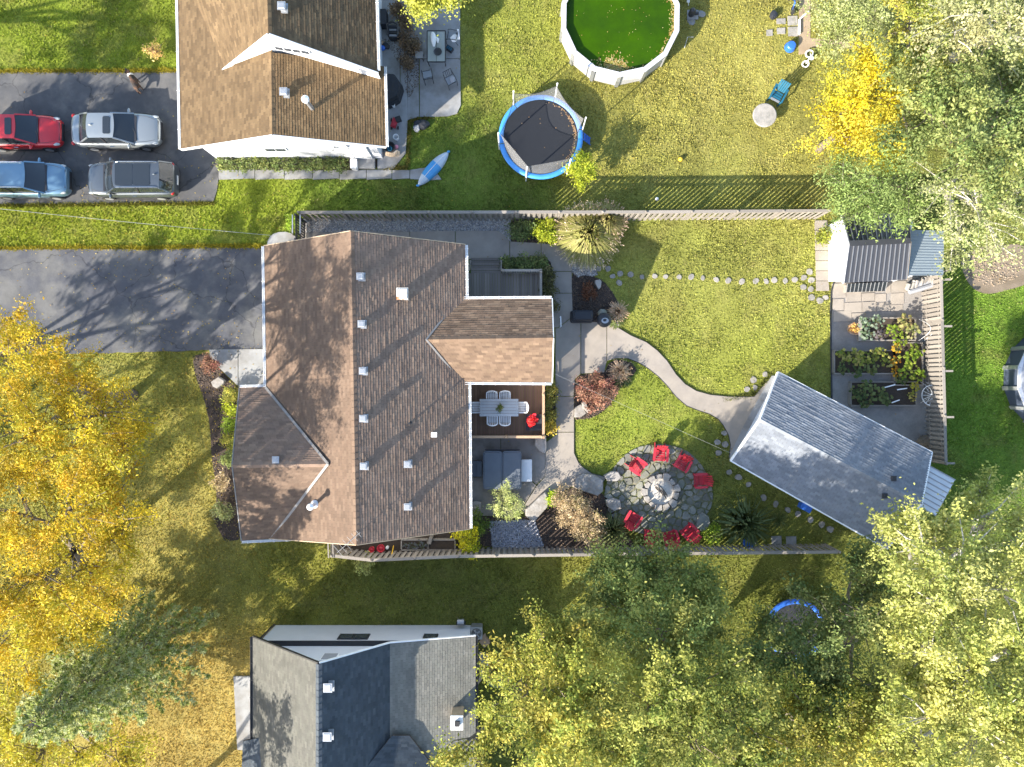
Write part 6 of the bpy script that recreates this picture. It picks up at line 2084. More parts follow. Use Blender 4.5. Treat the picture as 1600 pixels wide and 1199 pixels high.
# ================================================================ CARS
def car(name, label, px, py, head, L, wid, ht, paint, suv=False, sunroof=0, tail=True):
    g = G(px, py)
    root = thing(name, label, 'car', (0, 0, 0), 'cars parked on the neighbour asphalt')
    hw = wid / 2
    if suv:
        X = [-.5, -.49, -.46, -.38, -.2, 0, .2, .28, .38, .46, .49, .5]
        F = [.74, .86, .95, .99, 1, 1, 1, .99, .965, .87, .72, .54]
        T = [.80, .98, 1.03, 1.05, 1.04, 1.03, 1.02, 1.03, 1.0, .93, .83, .66]
        xb0, xr0, xr1, xb1 = -.475, -.39, .10, .255
    else:
        X = [-.5, -.485, -.44, -.36, -.2, 0, .18, .27, .38, .455, .487, .5]
        F = [.66, .82, .93, .985, 1, 1, 1, .99, .96, .85, .68, .5]
        T = [.70, .90, .95, .96, .95, .94, .93, .92, .87, .79, .70, .56]
        xb0, xr0, xr1, xb1 = -.385, -.235, .045, .225
    B = [.42, .30, .24, .21, .2, .2, .2, .2, .21, .24, .30, .38]
    vs, fs = [], []
    prof = 13
    for x, f, t, b in zip(X, F, T, B):
        w = hw * f
        half = [(.0, b), (w * .84, b), (w * .97, b + .1), (w, b + .45 * (t - b)), (w * .975, t - .14), (w * .90, t - .03), (w * .5, t + .015)]
        ring_ = [(-y, z) for y, z in half[:0:-1]] + half
        ring_ = [(y, z) for y, z in half] + [(0, t + .03)] + [(-y, z) for y, z in half[:0:-1]]
        prof = len(ring_)
        for y, z in ring_:
            vs.append((x * L, y, z))
    n = len(X)
    for i in range(n - 1):
        for j in range(prof):
            k = (j + 1) % prof
            fs.append((i * prof + j, i * prof + k, (i + 1) * prof + k, (i + 1) * prof + j))
    fs.append(tuple(range(prof - 1, -1, -1)))
    fs.append(tuple(range((n - 1) * prof, n * prof)))
    bd = MB().add(vs, fs).obj('body', paint, root, smooth=True)
    md = bd.modifiers.new('round', 'SUBSURF')
    md.levels = md.render_levels = 2
    belt = T[4] - .02
    wb, wr = hw * .90, hw * (.70 if not suv else .74)
    zb = belt
    cb = [(xb0 * L, zb), (xb1 * L, zb - .01)]
    # windscreen and rear window, bowed in plan
    def pane(nm, xa, za, wa, xb, zb_, wb_, bow, m='glass'):
        v_, f_ = [], []
        for r_ in range(4):
            u = r_ / 3
            for c_ in range(9):
                s_ = -1 + c_ / 4
                w_ = lerp(wa, wb_, u)
                x_ = lerp(xa, xb, u) + bow * (1 - s_ * s_) * lerp(1, .6, u)
                v_.append((x_, s_ * w_, lerp(za, zb_, u) + .03 * math.sin(u * math.pi)))
        for r_ in range(3):
            for c_ in range(8):
                f_.append((r_ * 9 + c_, r_ * 9 + c_ + 1, r_ * 9 + c_ + 10, r_ * 9 + c_ + 9))
        return MB().add(v_, f_).obj(nm, m, root, smooth=True)
    pane('windscreen', xb1 * L, zb, wb * .96, xr1 * L, ht - .03, wr * .96, .14)
    pane('rear_window', xb0 * L, zb, wb * .92, xr0 * L, ht - .03, wr * .94, -.09)
    for s_ in (-1, 1):
        v_ = [(xb0 * L, s_ * wb * .93, zb), (xb1 * L, s_ * wb * .97, zb), (xr1 * L, s_ * wr, ht - .035), (xr0 * L, s_ * wr, ht - .035)]
        MB().add(v_, [(0, 1, 2, 3) if s_ < 0 else (3, 2, 1, 0)]).obj('side_window', 'glass', root)
        # pillars a few millimetres proud of the glass
        for t_ in ((0.0, 0.0), (1.0, 1.0)):
            a = Vector(lerp(Vector(v_[0]), Vector(v_[1]), t_[0])) + Vector((0, s_ * .012, 0))
            b = Vector(lerp(Vector(v_[3]), Vector(v_[2]), t_[1])) + Vector((0, s_ * .012, .01))
            MB().beam(a, b, .07, .06).obj('pillar', paint, root)
        a = Vector(((xb0 + xb1) / 2 * L, s_ * (wb * .95 + .012), zb))
        b = Vector(((xr0 + xr1) / 2 * L, s_ * (wr + .012), ht - .02))
        MB().beam(a, b, .09, .03, up=(0, s_, .4)).obj('pillar', 'blackmetal', root)
        MB().beam((xb0 * L, s_ * (wb * .94 + .012), zb + .01), (xb1 * L, s_ * (wb * .975 + .012), zb + .01), .02, .03).obj('window_trim', 'chrome', root)
        MB().blob((xb1 * L - .24, s_ * (hw + .03), zb + .03), (.075, .15, .065), 3, 10, 6, .03).obj('mirror', paint, root, smooth=True)
        MB().tube([((xb0 * .2 + .02) * L, s_ * (hw + .004), zb - .13), ((xb0 * .2 + .07) * L, s_ * (hw + .004), zb - .13)], .018, 6).obj('door_handle', 'chrome', root)
        for xw in (-.29, .305):
            w_ = MB().tube([(xw * L, s_ * (hw - .2), .33), (xw * L, s_ * (hw + .012), .33)], .335, 20).obj('wheel', 'rubber', root)
            MB().tube([(xw * L, s_ * (hw + .013), .33), (xw * L, s_ * (hw + .02), .33)], .21, 14).obj('rim', 'metal', w_)
        MB().blob((.437 * L, s_ * hw * .78, .70 if not suv else .80), (.22, .085, .07), 5, 10, 6, .03).obj('headlight', 'lamp', root, smooth=True)
        MB().blob((-.468 * L, s_ * hw * .80, .80 if not suv else .86), (.10, .12, .07), 6, 10, 6, .03).obj('taillight', 'taillamp', root, smooth=True)
    # roof skin
    v_, f_ = [], []
    for r_ in range(9):
        u = r_ / 8
        for c_ in range(9):
            s_ = -1 + c_ / 4
            x_ = lerp(xr0, xr1, u) * L + (.09 * (1 - s_ * s_) if r_ == 8 else (-.06 * (1 - s_ * s_) if r_ == 0 else 0))
            v_.append((x_, s_ * (wr + .015), ht - .04 + .045 * (1 - s_ ** 4) + .02 * math.sin(u * math.pi)))
    for r_ in range(8):
        for c_ in range(8):
            f_.append((r_ * 9 + c_, r_ * 9 + c_ + 1, r_ * 9 + c_ + 10, r_ * 9 + c_ + 9))
    MB().add(v_, f_).obj('roof', paint, root, smooth=True)
    def roofglass(x0_, x1_, w_):
        MB().prism(rrect((x0_ + x1_) / 2 * L, 0, (x1_ - x0_) * L, w_ * 2, .08), ht + .01, ht + .032).obj('sunroof', 'glass', root)
    if sunroof == 1:
        roofglass(xr1 - .105, xr1 - .025, wr * .72)
    if sunroof == 2:
        m_ = xr0 + .09
        roofglass(m_, (m_ + xr1) / 2 - .012, wr * .82)
        roofglass((m_ + xr1) / 2 - .008, xr1 - .015, wr * .82)
    if suv:
        for s_ in (-1, 1):
            MB().tube([(xr0 * L + .1, s_ * wr * .97, ht + .0), (xr0 * L + .25, s_ * wr * .97, ht + .06), (xr1 * L - .3, s_ * wr * .97, ht + .06), (xr1 * L - .12, s_ * wr * .97, ht + .0)], .022, 6).obj('roof_rail', 'chrome', root)
    MB().prism(rrect(.497 * L, 0, .05, hw * 1.05, .02), .42, .62).obj('grille', 'blackmetal', root)
    # bonnet and tailgate seams, bumper lines
    for s_ in (-1, 1):
        MB().tube([(xb1 * L + .12, s_ * hw * .80, T[7] + .002), (.36 * L, s_ * hw * .74, T[8] + .006), (.445 * L, s_ * hw * .6, T[9] - .005)], .008, 4).obj('bonnet_seam', 'blackmetal', root)
        for xs_ in (-.13, .06):
            MB().beam((xs_ * L, s_ * (hw * .985 + .004), .38), (xs_ * L, s_ * (hw * .955 + .006), zb - .1), .012, .012, up=(1, 0, 0)).obj('door_seam', 'blackmetal', root)
        MB().beam((-.36 * L, s_ * (hw * .99 + .004), .26), (.4 * L, s_ * (hw * .99 + .0), .26), .03, .08).obj('sill', 'blackmetal', root)
    MB().tube([(-.455 * L, -hw * .7, T[2] - .01), (-.47 * L, 0, T[2] + .01), (-.455 * L, hw * .7, T[2] - .01)], .008, 4).obj('tailgate_seam', 'blackmetal', root)
    MB().beam((.478 * L, -hw * .55, T[9] - .07), (.478 * L, hw * .55, T[9] - .07), .02, .03).obj('hood_edge', 'blackmetal', root)
    MB().beam((xb1 * L + .1, -wb * .85, zb + .035), (xb1 * L + .1, wb * .85, zb + .035), .10, .015).obj('cowl', 'blackmetal', root)
    MB().tube([(xb1 * L + .12, -.3, zb + .055), (xb1 * L - .15, .25, zb + .12)], .012, 5).obj('wiper', 'blackmetal', root)
    MB().blob((xr0 * L + .18, 0, ht + .05), (.1, .025, .05), 2, 8, 5, .02).obj('antenna_fin', paint, root, smooth=True)
    MB().box((-.5 * L + .0, 0, .6), (.03, .5, .14)).obj('number_plate', 'plastic_white', root)
    root.location = (g.x, g.y, .025)
    root.rotation_euler = (0, 0, R(head))
    return root


car('red_car', 'red hatchback cut off by the picture edge', 46, 213, 0, 4.4, 1.76, 1.5, 'carred', False, 1)
car('silver_car', 'silver sedan with dark sunroof parked facing the tan house', 193, 211, 0, 4.75, 1.82, 1.46, 'silver', False, 1)
car('blue_car', 'pale blue crossover with rounded bonnet beside the red car', 56, 287, 0, 4.5, 1.82, 1.64, 'carblue', True, 0)
car('grey_car', 'dark grey crossover with long panoramic glass roof', 218, 287, 180, 4.75, 1.86, 1.66, 'cargrey', True, 2)

# ================================================================ DOG
def skin(name, nodes, edges, m, parent, sub=2):
    me = bpy.data.meshes.new(name)
    o = ORG[parent.name]
    me.from_pydata([Vector(n[:3]) - o for n in nodes], edges, [])
    me.materials.append(M[m])
    ob = bpy.data.objects.new(name, me)
    COL.objects.link(ob)
    ob.parent = parent
    ob.modifiers.new('skin', 'SKIN')
    for i, n in enumerate(nodes):
        me.skin_vertices[0].data[i].radius = (n[3], n[3])
    me.skin_vertices[0].data[0].use_root = True
    s = ob.modifiers.new('sub', 'SUBSURF')
    s.levels = s.render_levels = sub
    for p in me.polygons:
        p.use_smooth = True
    return ob


dx, dy = G(218, 135).x, G(218, 135).y
dog = thing('dog', 'black brown dog with white collar fur walking on the asphalt', 'dog', (dx, dy, .025))
dir_ = Vector((-.42, .9, 0)).normalized()
sid = Vector((-dir_.y, dir_.x, 0))
def dp(f, s, z, r):
    v = Vector((dx, dy, .025)) + dir_ * f + sid * s
    return (v.x, v.y, v.z + z, r)
nodes = [dp(-.30, 0, .56, .15), dp(-.05, 0, .55, .155), dp(.22, 0, .56, .165), dp(.38, 0, .66, .11), dp(.50, .03, .76, .10), dp(.60, .04, .77, .075), dp(.72, .05, .73, .045),
         dp(-.42, 0, .58, .06), dp(-.56, -.03, .50, .04), dp(-.68, -.06, .42, .025)]
edges = [(0, 1), (1, 2), (2, 3), (3, 4), (4, 5), (5, 6), (0, 7), (7, 8), (8, 9)]
for s_ in (-1, 1):
    b = len(nodes)
    nodes += [dp(.22, s_ * .12, .42, .06), dp(.20 + s_ * .05, s_ * .13, .24, .042), dp(.21 + s_ * .09, s_ * .13, .06, .035), dp(.26 + s_ * .09, s_ * .13, .03, .035)]
    edges += [(2, b), (b, b + 1), (b + 1, b + 2), (b + 2, b + 3)]
    b = len(nodes)
    nodes += [dp(-.26, s_ * .12, .42, .085), dp(-.22 - s_ * .05, s_ * .13, .32, .055), dp(-.38 - s_ * .06, s_ * .13, .19, .034), dp(-.36 - s_ * .06, s_ * .13, .05, .032), dp(-.31 - s_ * .06, s_ * .13, .03, .035)]
    edges += [(0, b), (b, b + 1), (b + 1, b + 2), (b + 2, b + 3), (b + 3, b + 4)]
skin('body', nodes, edges, 'dogfur', dog)
for s_ in (-1, 1):
    a = Vector(dp(.5, s_ * .1 + .03, .80, 0)[:3])
    MB().blob(a, (.05, .05, .09), 3, 8, 6, .05).obj('ear', 'dogfur', dog, smooth=True)
a = [Vector(dp(.33, s_ * .0, .66, 0)[:3])]
MB().tube([dp(.37, -.115, .60, 0)[:3], dp(.36, -.06, .77, 0)[:3], dp(.36, .06, .77, 0)[:3], dp(.37, .115, .60, 0)[:3]], .05, 8).obj('collar_fur', 'dogwhite', dog, smooth=True)
MB().blob(dp(.735, .05, .735, 0)[:3], (.025, .025, .02), 2, 8, 5, .02).obj('nose', 'blackmetal', dog, smooth=True)

# ================================================================ VEGETATION
YEL = [(.355, .26, .011), (.32, .225, .011), (.38, .30, .026), (.25, .235, .018), (.34, .205, .014)]
GOLD = [(.42, .335, .012), (.37, .28, .012), (.44, .37, .05), (.30, .29, .03)]
PINE = [(.42, .44, .15), (.48, .50, .22), (.29, .36, .09), (.51, .54, .29)]
PALEG = [(.26, .26, .11), (.22, .235, .09), (.31, .29, .14), (.17, .20, .07)]
MIDG = [(.13, .165, .05), (.10, .14, .04), (.165, .195, .065), (.19, .20, .06)]
DARKG = [(.095, .135, .042), (.075, .11, .034), (.13, .16, .048), (.17, .175, .055)]
YGRN = [(.23, .235, .042), (.175, .195, .032), (.30, .27, .05), (.135, .165, .03), (.34, .28, .055)]
MAPLE = [(.155, .195, .055), (.12, .16, .044), (.205, .225, .06), (.26, .25, .065)]
LIME = [(.26, .29, .02), (.20, .25, .02), (.32, .33, .03)]
BROWNL = [(.22, .12, .075), (.17, .085, .05), (.27, .16, .10), (.20, .07, .06)]
TANL = [(.36, .27, .16), (.28, .20, .11), (.42, .33, .21), (.22, .19, .08)]
STRAW = [(.66, .48, .31), (.56, .40, .24), (.72, .56, .39)]


LEAFK = 1.42


def leaves(q, cen, out, sr, sp, sz, n, size, cols, droop=.0, asp=.55, up=.5):
    """n leaf quads round each centre; spread sr along out, sp across, sz up"""
    N = len(cen)
    c = np.repeat(cen, n, 0)
    o = np.repeat(out, n, 0)
    o2 = np.stack([-o[:, 1], o[:, 0], np.zeros(len(o))], -1)
    T = N * n
    a, b, z = q.normal(0, sr, T), q.normal(0, sp, T), q.normal(0, sz, T)
    p = c + o * a[:, None] + o2 * b[:, None]
    p[:, 2] += z - np.abs(a) * droop
    # leaf frame
    nr = q.normal(0, 1, (T, 3))
    nr[:, 2] = np.abs(nr[:, 2]) + up
    nr /= np.linalg.norm(nr, axis=1)[:, None]
    t = np.cross(nr, q.normal(0, 1, (T, 3)))
    t /= np.linalg.norm(t, axis=1)[:, None] + 1e-9
    bt = np.cross(nr, t)
    s = (size * q.uniform(.55, 1.4, T) * np.repeat(q.uniform(.75, 1.25, N), n))[:, None]
    V = np.zeros((T, 4, 3))
    V[:, 0], V[:, 1], V[:, 2], V[:, 3] = p - t * s, p + bt * s * asp, p + t * s, p - bt * s * asp
    ci = np.array(cols)
    base = ci[np.repeat(q.integers(0, len(cols), N), n)] * .55 + ci[q.integers(0, len(cols), T)] * .45
    return V.reshape(-1, 3), base * q.uniform(.8, 1.3, (T, 1)) * np.repeat(q.uniform(.72, 1.35, (N, 1)), n, 0) * LEAFK


def blobs_to_clusters(q, blobs, dens, flat):
    cen, out, bl = [], [], []
    for (px, py, h, r) in blobs:
        c = W(px, py, h)
        rm = r * S * (1 - h / HC)
        n = max(6, int(rm * rm * dens))
        d = q.normal(0, 1, (n, 3))
        d /= np.linalg.norm(d, axis=1)[:, None]
        d[:, 2] = np.where(q.random(n) < .72, np.abs(d[:, 2]), d[:, 2])
        rr = q.uniform(.25, 1.05, n) ** .55 * (1 + .18 * np.sin(np.arctan2(d[:, 1], d[:, 0]) * 5 + px))
        p = np.array(c)[None] + d * rr[:, None] * rm * np.array([1, 1, flat])
        o = d * [1, 1, .2]
        o /= np.linalg.norm(o, axis=1)[:, None] + 1e-9
        cen.append(p)
        out.append(o)
        bl.append((np.array(c), rm, p))
    return np.concatenate(cen), np.concatenate(out), bl


def tree(name, label, cat, base, blobs, cols, seed, dens=4.7, nleaf=200, size=.072, flat=.6, sr=.42, sp=.2, sz=.11, bark='bark', droop=.1, asp=.55, group=None, trunk_r=.2, twigs=9, lean=0., crown='crown', up=.5):
    q = np.random.default_rng(seed)
    g = G(*base)
    root = thing(name, label, cat, tuple(g), group)
    cen, out, bl = blobs_to_clusters(q, blobs, dens, flat)
    cen[:, 2] = np.maximum(cen[:, 2], .3)
    V, C = leaves(q, cen, out, sr, sp, sz, nleaf, size, cols, droop, asp, up)
    V[:, 2] = np.maximum(V[:, 2], .05)
    link(fastmesh(crown, V, 4, 'leaf', C), crown, root)
    hm = float(np.mean([b[0][2] for b in bl]))
    fork = Vector((g.x, g.y, hm * .38))
    mean = np.mean([b[0] for b in bl], 0)
    fork += Vector((mean[0] - g.x, mean[1] - g.y, 0)) * .12
    mb = MB()
    mb.tube([(g.x, g.y, -.1), lerp(g, fork, .15) + Vector((0, 0, .05)), lerp(g, fork, .6), fork], [trunk_r * 1.5, trunk_r * 1.1, trunk_r * .95, trunk_r * .85], 9)
    mb.obj('trunk', bark, root, smooth=True)
    mb = MB()
    for c, rm, p in bl:
        c = Vector(c)
        m_ = lerp(fork, c, .5) + Vector((q.normal(0, .25), q.normal(0, .25), .35))
        mb.tube([fork, m_, c], [trunk_r * .6, trunk_r * .42, trunk_r * .26], 6)
        for k in q.permutation(len(p))[:twigs]:
            e = Vector(p[k])
            s0 = lerp(m_, c, q.uniform(.3, 1))
            mm = lerp(s0, e, .5) + Vector((q.normal(0, .12), q.normal(0, .12), q.uniform(0, .2)))
            mb.tube([s0, mm, e, e + (e - mm) * .35], [trunk_r * .2, trunk_r * .13, trunk_r * .07, .008], 4, caps=False)
    mb.obj('limbs', bark, root)
    return root


# ---- the big yellow trees by the front lawn
tree('yellow_tree', 'tall golden yellow tree overhanging the asphalt driveway edge', 'tree', (207, 618),
     [(0, 555, 8, 85), (78, 605, 9, 90), (160, 650, 9, 68), (30, 690, 10.5, 95), (128, 700, 10.5, 90), (195, 705, 8.5, 55), (20, 510, 6, 40), (205, 640, 7.5, 40), (60, 560, 5, 50), (120, 610, 5, 45)], YEL, 101, dens=5.4, nleaf=170, size=.068, asp=.38, sr=.33, sp=.2, trunk_r=.24, bark='bark', droop=.25)
tree('yellow_tree', 'broad golden yellow tree filling the left edge above the pine', 'tree', (165, 842),
     [(20, 800, 10, 100), (110, 790, 10.5, 95), (180, 775, 9.5, 60), (190, 835, 8.5, 48), (60, 900, 10, 105), (140, 890, 8.5, 75), (20, 990, 9, 85), (110, 965, 8, 62), (165, 945, 7, 38)], YEL, 102, dens=5.8, nleaf=175, size=.068, asp=.38, sr=.34, sp=.2, trunk_r=.22, droop=.2, flat=.45)
tree('yellow_tree', 'yellow green tree in the lower corner under the pine', 'tree', (110, 1075), [(20, 1140, 5, 70), (60, 1190, 5, 60), (130, 1185, 4, 50), (200, 1165, 3, 42), (20, 1060, 5.5, 45), (190, 1195, 3, 30)],
     [(.34, .30, .03), (.28, .27, .03), (.40, .32, .04)], 103, dens=7, nleaf=80, size=.08, asp=.45)


def pine(label, base, top, rad, seed, n0=17):
    q = np.random.default_rng(seed)
    g = G(*base)
    root = thing('pine_tree', label, 'tree', tuple(g))
    MB().tube([(g.x, g.y, -.1), (g.x + .03, g.y, top * .5), (g.x, g.y, top)], [.2, .12, .02], 8).obj('trunk', 'bark', root, smooth=True)
    mb = MB()
    P, D = [], []
    for i in range(n0):
        z = 1.6 + (top - 1.9) * i / (n0 - 1)
        rm = rad * (1 - (z - 1.6) / (top - 1.2)) ** .75 + .25
        k = 7
        a0 = q.uniform(0, 6.28)
        for j in range(k):
            a = a0 + 2 * math.pi * j / k + q.normal(0, .2)
            r1 = rm * q.uniform(.7, 1.15)
            d = np.array([math.cos(a), math.sin(a), 0])
            e = np.array([g.x, g.y, z]) + d * r1 + np.array([0, 0, -.06 * r1 + q.normal(0, .1)])
            s0 = np.array([g.x, g.y, z - .05])
            mb.tube([tuple(s0), tuple(e)], [.035, .008], 4, caps=False)
            m_ = int(14 + r1 * 22)
            t = q.uniform(.2, 1.02, m_)
            pp = s0 + (e - s0) * t[:, None]
            side = np.stack([-d[1] * np.ones(m_), d[0] * np.ones(m_), np.zeros(m_)], -1)
            pp = pp + side * (q.normal(0, 1, m_) * .24 * (1.25 - t) * min(1.3, r1))[:, None]
            pp[:, 2] += q.normal(.03, .07, m_)
            P.append(pp)
            D.append(np.repeat(d[None], m_, 0))
    mb.obj('limbs', 'bark', root)
    P, D = np.concatenate(P), np.concatenate(D)
    n = 10
    c = np.repeat(P, n, 0)
    T = len(c)
    dr = np.repeat(D, n, 0) + q.normal(0, .6, (T, 3)) + [0, 0, .25]
    dr /= np.linalg.norm(dr, axis=1)[:, None]
    w = np.cross(dr, q.normal(0, 1, (T, 3)))
    w /= np.linalg.norm(w, axis=1)[:, None]
    s = q.uniform(.10, .19, T)[:, None]
    V = np.zeros((T, 4, 3))
    V[:, 0], V[:, 1], V[:, 2], V[:, 3] = c - w * .02, c + w * .02, c + dr * s + w * .014, c + dr * s - w * .014
    ci = np.array(PINE)
    col = ci[np.repeat(q.integers(0, 4, len(P)), n)] * q.uniform(.7, 1.3, (T, 1))
    link(fastmesh('crown', V.reshape(-1, 3), 4, 'leaf', col), 'crown', root)


pine('blue green pine leaning between yellow trees with bare trunk showing', (248, 992), 10.5, 3.7, 7)

# ---- trees behind the shed and the yellow shrub tree
tree('golden_tree', 'small bright yellow tree at the edge of the dry lawn', 'tree', (1280, 232), [(1345, 150, 5, 55), (1310, 205, 4, 45), (1370, 215, 5, 50), (1350, 110, 4.5, 35), (1390, 170, 4.5, 38), (1300, 165, 3.5, 25), (1385, 245, 4, 22)], GOLD, 111, dens=11, nleaf=170, size=.058)
tree('pale_shrub', 'silvery pale green bushes beside the sandy strip', 'shrub', (1300, 70), [(1285, 15, 2, 28), (1325, 10, 2.5, 40), (1370, 25, 3, 45), (1300, 45, 1.8, 32), (1345, 55, 2.2, 38), (1300, 85, 1.6, 26), (1340, 90, 1.8, 28)], [(.27, .29, .12), (.22, .25, .085), (.32, .33, .16), (.18, .21, .06)], 112, dens=13, nleaf=110, size=.052, trunk_r=.08)
tree('broad_tree', 'yellow green tree behind the pale bushes', 'tree', (1385, 60), [(1420, 25, 6, 60), (1450, 75, 6, 60), (1410, 95, 5, 45), (1470, 10, 7, 50)], YGRN, 113)
tree('broad_tree', 'pale cream green tree with fine twigs in the top corner', 'tree', (1490, 90), [(1530, 20, 9, 85), (1490, 60, 8, 60), (1580, 60, 9, 80), (1545, 75, 8, 60)], [(.31, .30, .14), (.26, .26, .11), (.36, .33, .18), (.20, .22, .08)], 114, bark='palebark', nleaf=150, size=.06)
tree('broad_tree', 'mid green tree standing right of the bright yellow tree', 'tree', (1390, 190), [(1440, 130, 7, 60), (1460, 185, 7.5, 65), (1425, 215, 6, 50), (1500, 150, 8, 60)], MIDG, 115)
tree('broad_tree', 'large green tree along the right edge above the bare earth', 'tree', (1490, 220), [(1560, 165, 9, 80), (1530, 225, 9, 70), (1590, 240, 9, 75), (1580, 110, 8, 50)], MIDG, 116)
tree('broad_tree', 'feathery green tree overhanging the black shed roof', 'tree', (1370, 290), [(1318, 300, 4.5, 40), (1345, 325, 4.2, 36), (1380, 285, 5.5, 50), (1420, 312, 5, 40), (1312, 262, 4, 26), (1322, 335, 4, 16), (1408, 338, 4.4, 16)], [(.15, .20, .055), (.115, .165, .045), (.19, .235, .075)], 117, dens=12, nleaf=110, size=.08, asp=.3, droop=.3)
tree('broad_tree', 'pale green tree with dead twigs above the grey awning', 'tree', (1440, 300), [(1480, 300, 7, 62), (1530, 330, 7, 62), (1470, 350, 6, 40), (1500, 375, 5.5, 36), (1580, 330, 7, 60), (1560, 375, 6, 36), (1490, 400, 4.8, 22)], [(.25, .26, .11), (.20, .22, .08), (.30, .29, .15), (.15, .19, .055)], 118, bark='palebark', nleaf=120, size=.065, twigs=16)
# ---- the trees along the bottom
tree('broad_tree', 'dark green maple over the fence behind the red chairs', 'tree', (985, 865), [(975, 905, 4, 50), (1030, 895, 4.2, 48), (1060, 935, 4.4, 62), (985, 960, 5.2, 80), (1085, 985, 5.4, 60), (1040, 1010, 7, 80), (950, 880, 3.4, 28), (1085, 900, 3.6, 30), (1110, 940, 3.6, 32)], MAPLE, 121, dens=9)
tree('broad_tree', 'yellowing leafy tree next to the grey house', 'tree', (850, 1010), [(860, 1010, 6, 55), (830, 1050, 7, 60), (790, 1090, 7, 50), (890, 1070, 8.5, 75), (840, 1140, 9, 85), (920, 1130, 9, 80), (770, 1150, 7, 45), (850, 975, 5, 25), (910, 1000, 6, 40), (740, 1180, 6.5, 38), (690, 1190, 6, 18)], YGRN, 122, dens=4.7)
tree('broad_tree', 'wide green tree below the dark maple', 'tree', (1030, 1050), [(1010, 1110, 9, 85), (1090, 1080, 9, 80), (980, 1180, 9, 80), (1080, 1170, 9.5, 85), (1150, 1120, 9, 75), (1160, 1190, 9, 60), (1060, 1120, 4.2, 60), (1105, 1085, 4.6, 50), (1135, 1055, 5, 42), (1010, 1060, 5, 45)], [(.205, .22, .045), (.155, .18, .036), (.27, .26, .06), (.12, .15, .03)], 123, dens=4.7)
tree('broad_tree', 'shaded green tree spreading over the half hidden blue trampoline', 'tree', (1318, 950), [(1290, 960, 5.5, 50), (1220, 1030, 6.5, 65), (1300, 1020, 7, 75), (1350, 925, 6, 48), (1360, 980, 7, 60), (1180, 1045, 6, 40), (1270, 1075, 7, 60), (1335, 880, 5, 34), (1330, 1075, 7, 60), (1245, 998, 4.5, 36), (1210, 1000, 4.2, 26), (1204, 972, 3.4, 14), (1285, 985, 4.5, 28)], DARKG, 124, dens=4.7)
tree('broad_tree', 'yellow green tree at the bottom beyond the shaded one', 'tree', (1230, 1110), [(1290, 1120, 8, 70), (1230, 1170, 8.5, 75), (1330, 1170, 8.5, 75), (1350, 1110, 7.5, 45), (1260, 1100, 8, 45)], YGRN, 125, dens=4.7)
tree('pale_barked_tree', 'large pale barked tree with sunlit cream green leaves near the garage', 'tree', (1430, 870), [(1410, 800, 7, 40), (1440, 850, 9, 65), (1500, 880, 10, 75), (1550, 800, 9, 48), (1480, 945, 10.5, 85), (1570, 920, 10.5, 80), (1430, 925, 9, 55), (1395, 835, 7, 36), (1535, 770, 8, 24), (1590, 840, 9, 50)], [(.30, .305, .085), (.24, .26, .065), (.36, .345, .12), (.18, .21, .05)], 126, dens=4.7, bark='palebark', trunk_r=.28, twigs=14)
tree('pale_barked_tree', 'pale barked tree with cream green leaves in the bottom right corner', 'tree', (1450, 1010), [(1440, 1030, 9, 65), (1520, 1040, 10.5, 90), (1580, 1100, 10.5, 80), (1450, 1120, 10, 80), (1530, 1150, 10.5, 90), (1420, 1180, 9, 60), (1585, 1010, 10, 50), (1440, 1075, 9, 45)], [(.295, .29, .07), (.235, .25, .055), (.35, .33, .105), (.17, .195, .042)], 127, dens=4.7, bark='palebark', trunk_r=.26, twigs=14)
# ---- small trees and the ones whose leaves or shadows only reach into view
tree('small_tree', 'small lime green tree between the trampoline and striped shadow', 'tree', (906, 275), [(908, 262, 1.7, 20), (905, 280, 1.3, 16), (918, 272, 1.4, 13), (896, 270, 1.2, 12), (908, 250, 1.3, 11)], LIME, 131, dens=60, nleaf=40, size=.055, trunk_r=.05, sr=.16, sp=.1, sz=.1)
tree('broad_tree', 'tree whose yellow leaf tips hang over the neighbour patio', 'tree', (690, -150), [(665, -48, 5, 32), (690, -60, 5, 36), (640, -55, 5, 26), (655, -4, 4, 9), (672, 0, 4, 9), (697, -8, 4, 8), (651, 12, 3.6, 5)], [(.36, .35, .06), (.28, .30, .05)], 132, dens=10)
STREET = [((-150, 330), [(-370, 340, 7, 85), (-420, 430, 7, 85), (-330, 470, 6.5, 70), (-500, 520, 7, 70)], 'tree past the picture edge level with the grass strip'),
          ((-190, 120), [(-260, 230, 7, 70), (-350, 250, 7.5, 80), (-430, 200, 8, 80), (-480, 300, 8, 80)], 'tree past the picture edge level with the red car'),
          ((-110, 640), [(-75, 660, 6.5, 60), (-150, 715, 7, 85), (-240, 690, 7, 70), (-120, 790, 7, 70)], 'tree past the picture edge level with the driveway'),
          ((-160, 800), [(-250, 780, 7.5, 85), (-340, 760, 7, 75), (-420, 830, 8, 80), (-220, 860, 7, 70)], 'tree past the picture edge beside the golden crowns'),
          ((-160, 1080), [(-300, 1060, 8, 90), (-250, 1130, 7, 80), (-330, 980, 8, 80)], 'tree past the lower left picture corner'),
          ((230, 1290), [(130, 1420, 8, 90), (200, 1390, 7, 60), (60, 1350, 7, 70)], 'tree past the bottom edge below the pine')]
for i, (bp, bl, lab) in enumerate(STREET):
    tree('street_tree', lab, 'tree', bp, bl, YEL if i % 2 else MIDG, 140 + i, dens=(4.2, 1.3, 2.2, 2.6, 4, 4)[i], nleaf=120, size=.09, sr=.3, sp=.2, group='trees past the left edge')


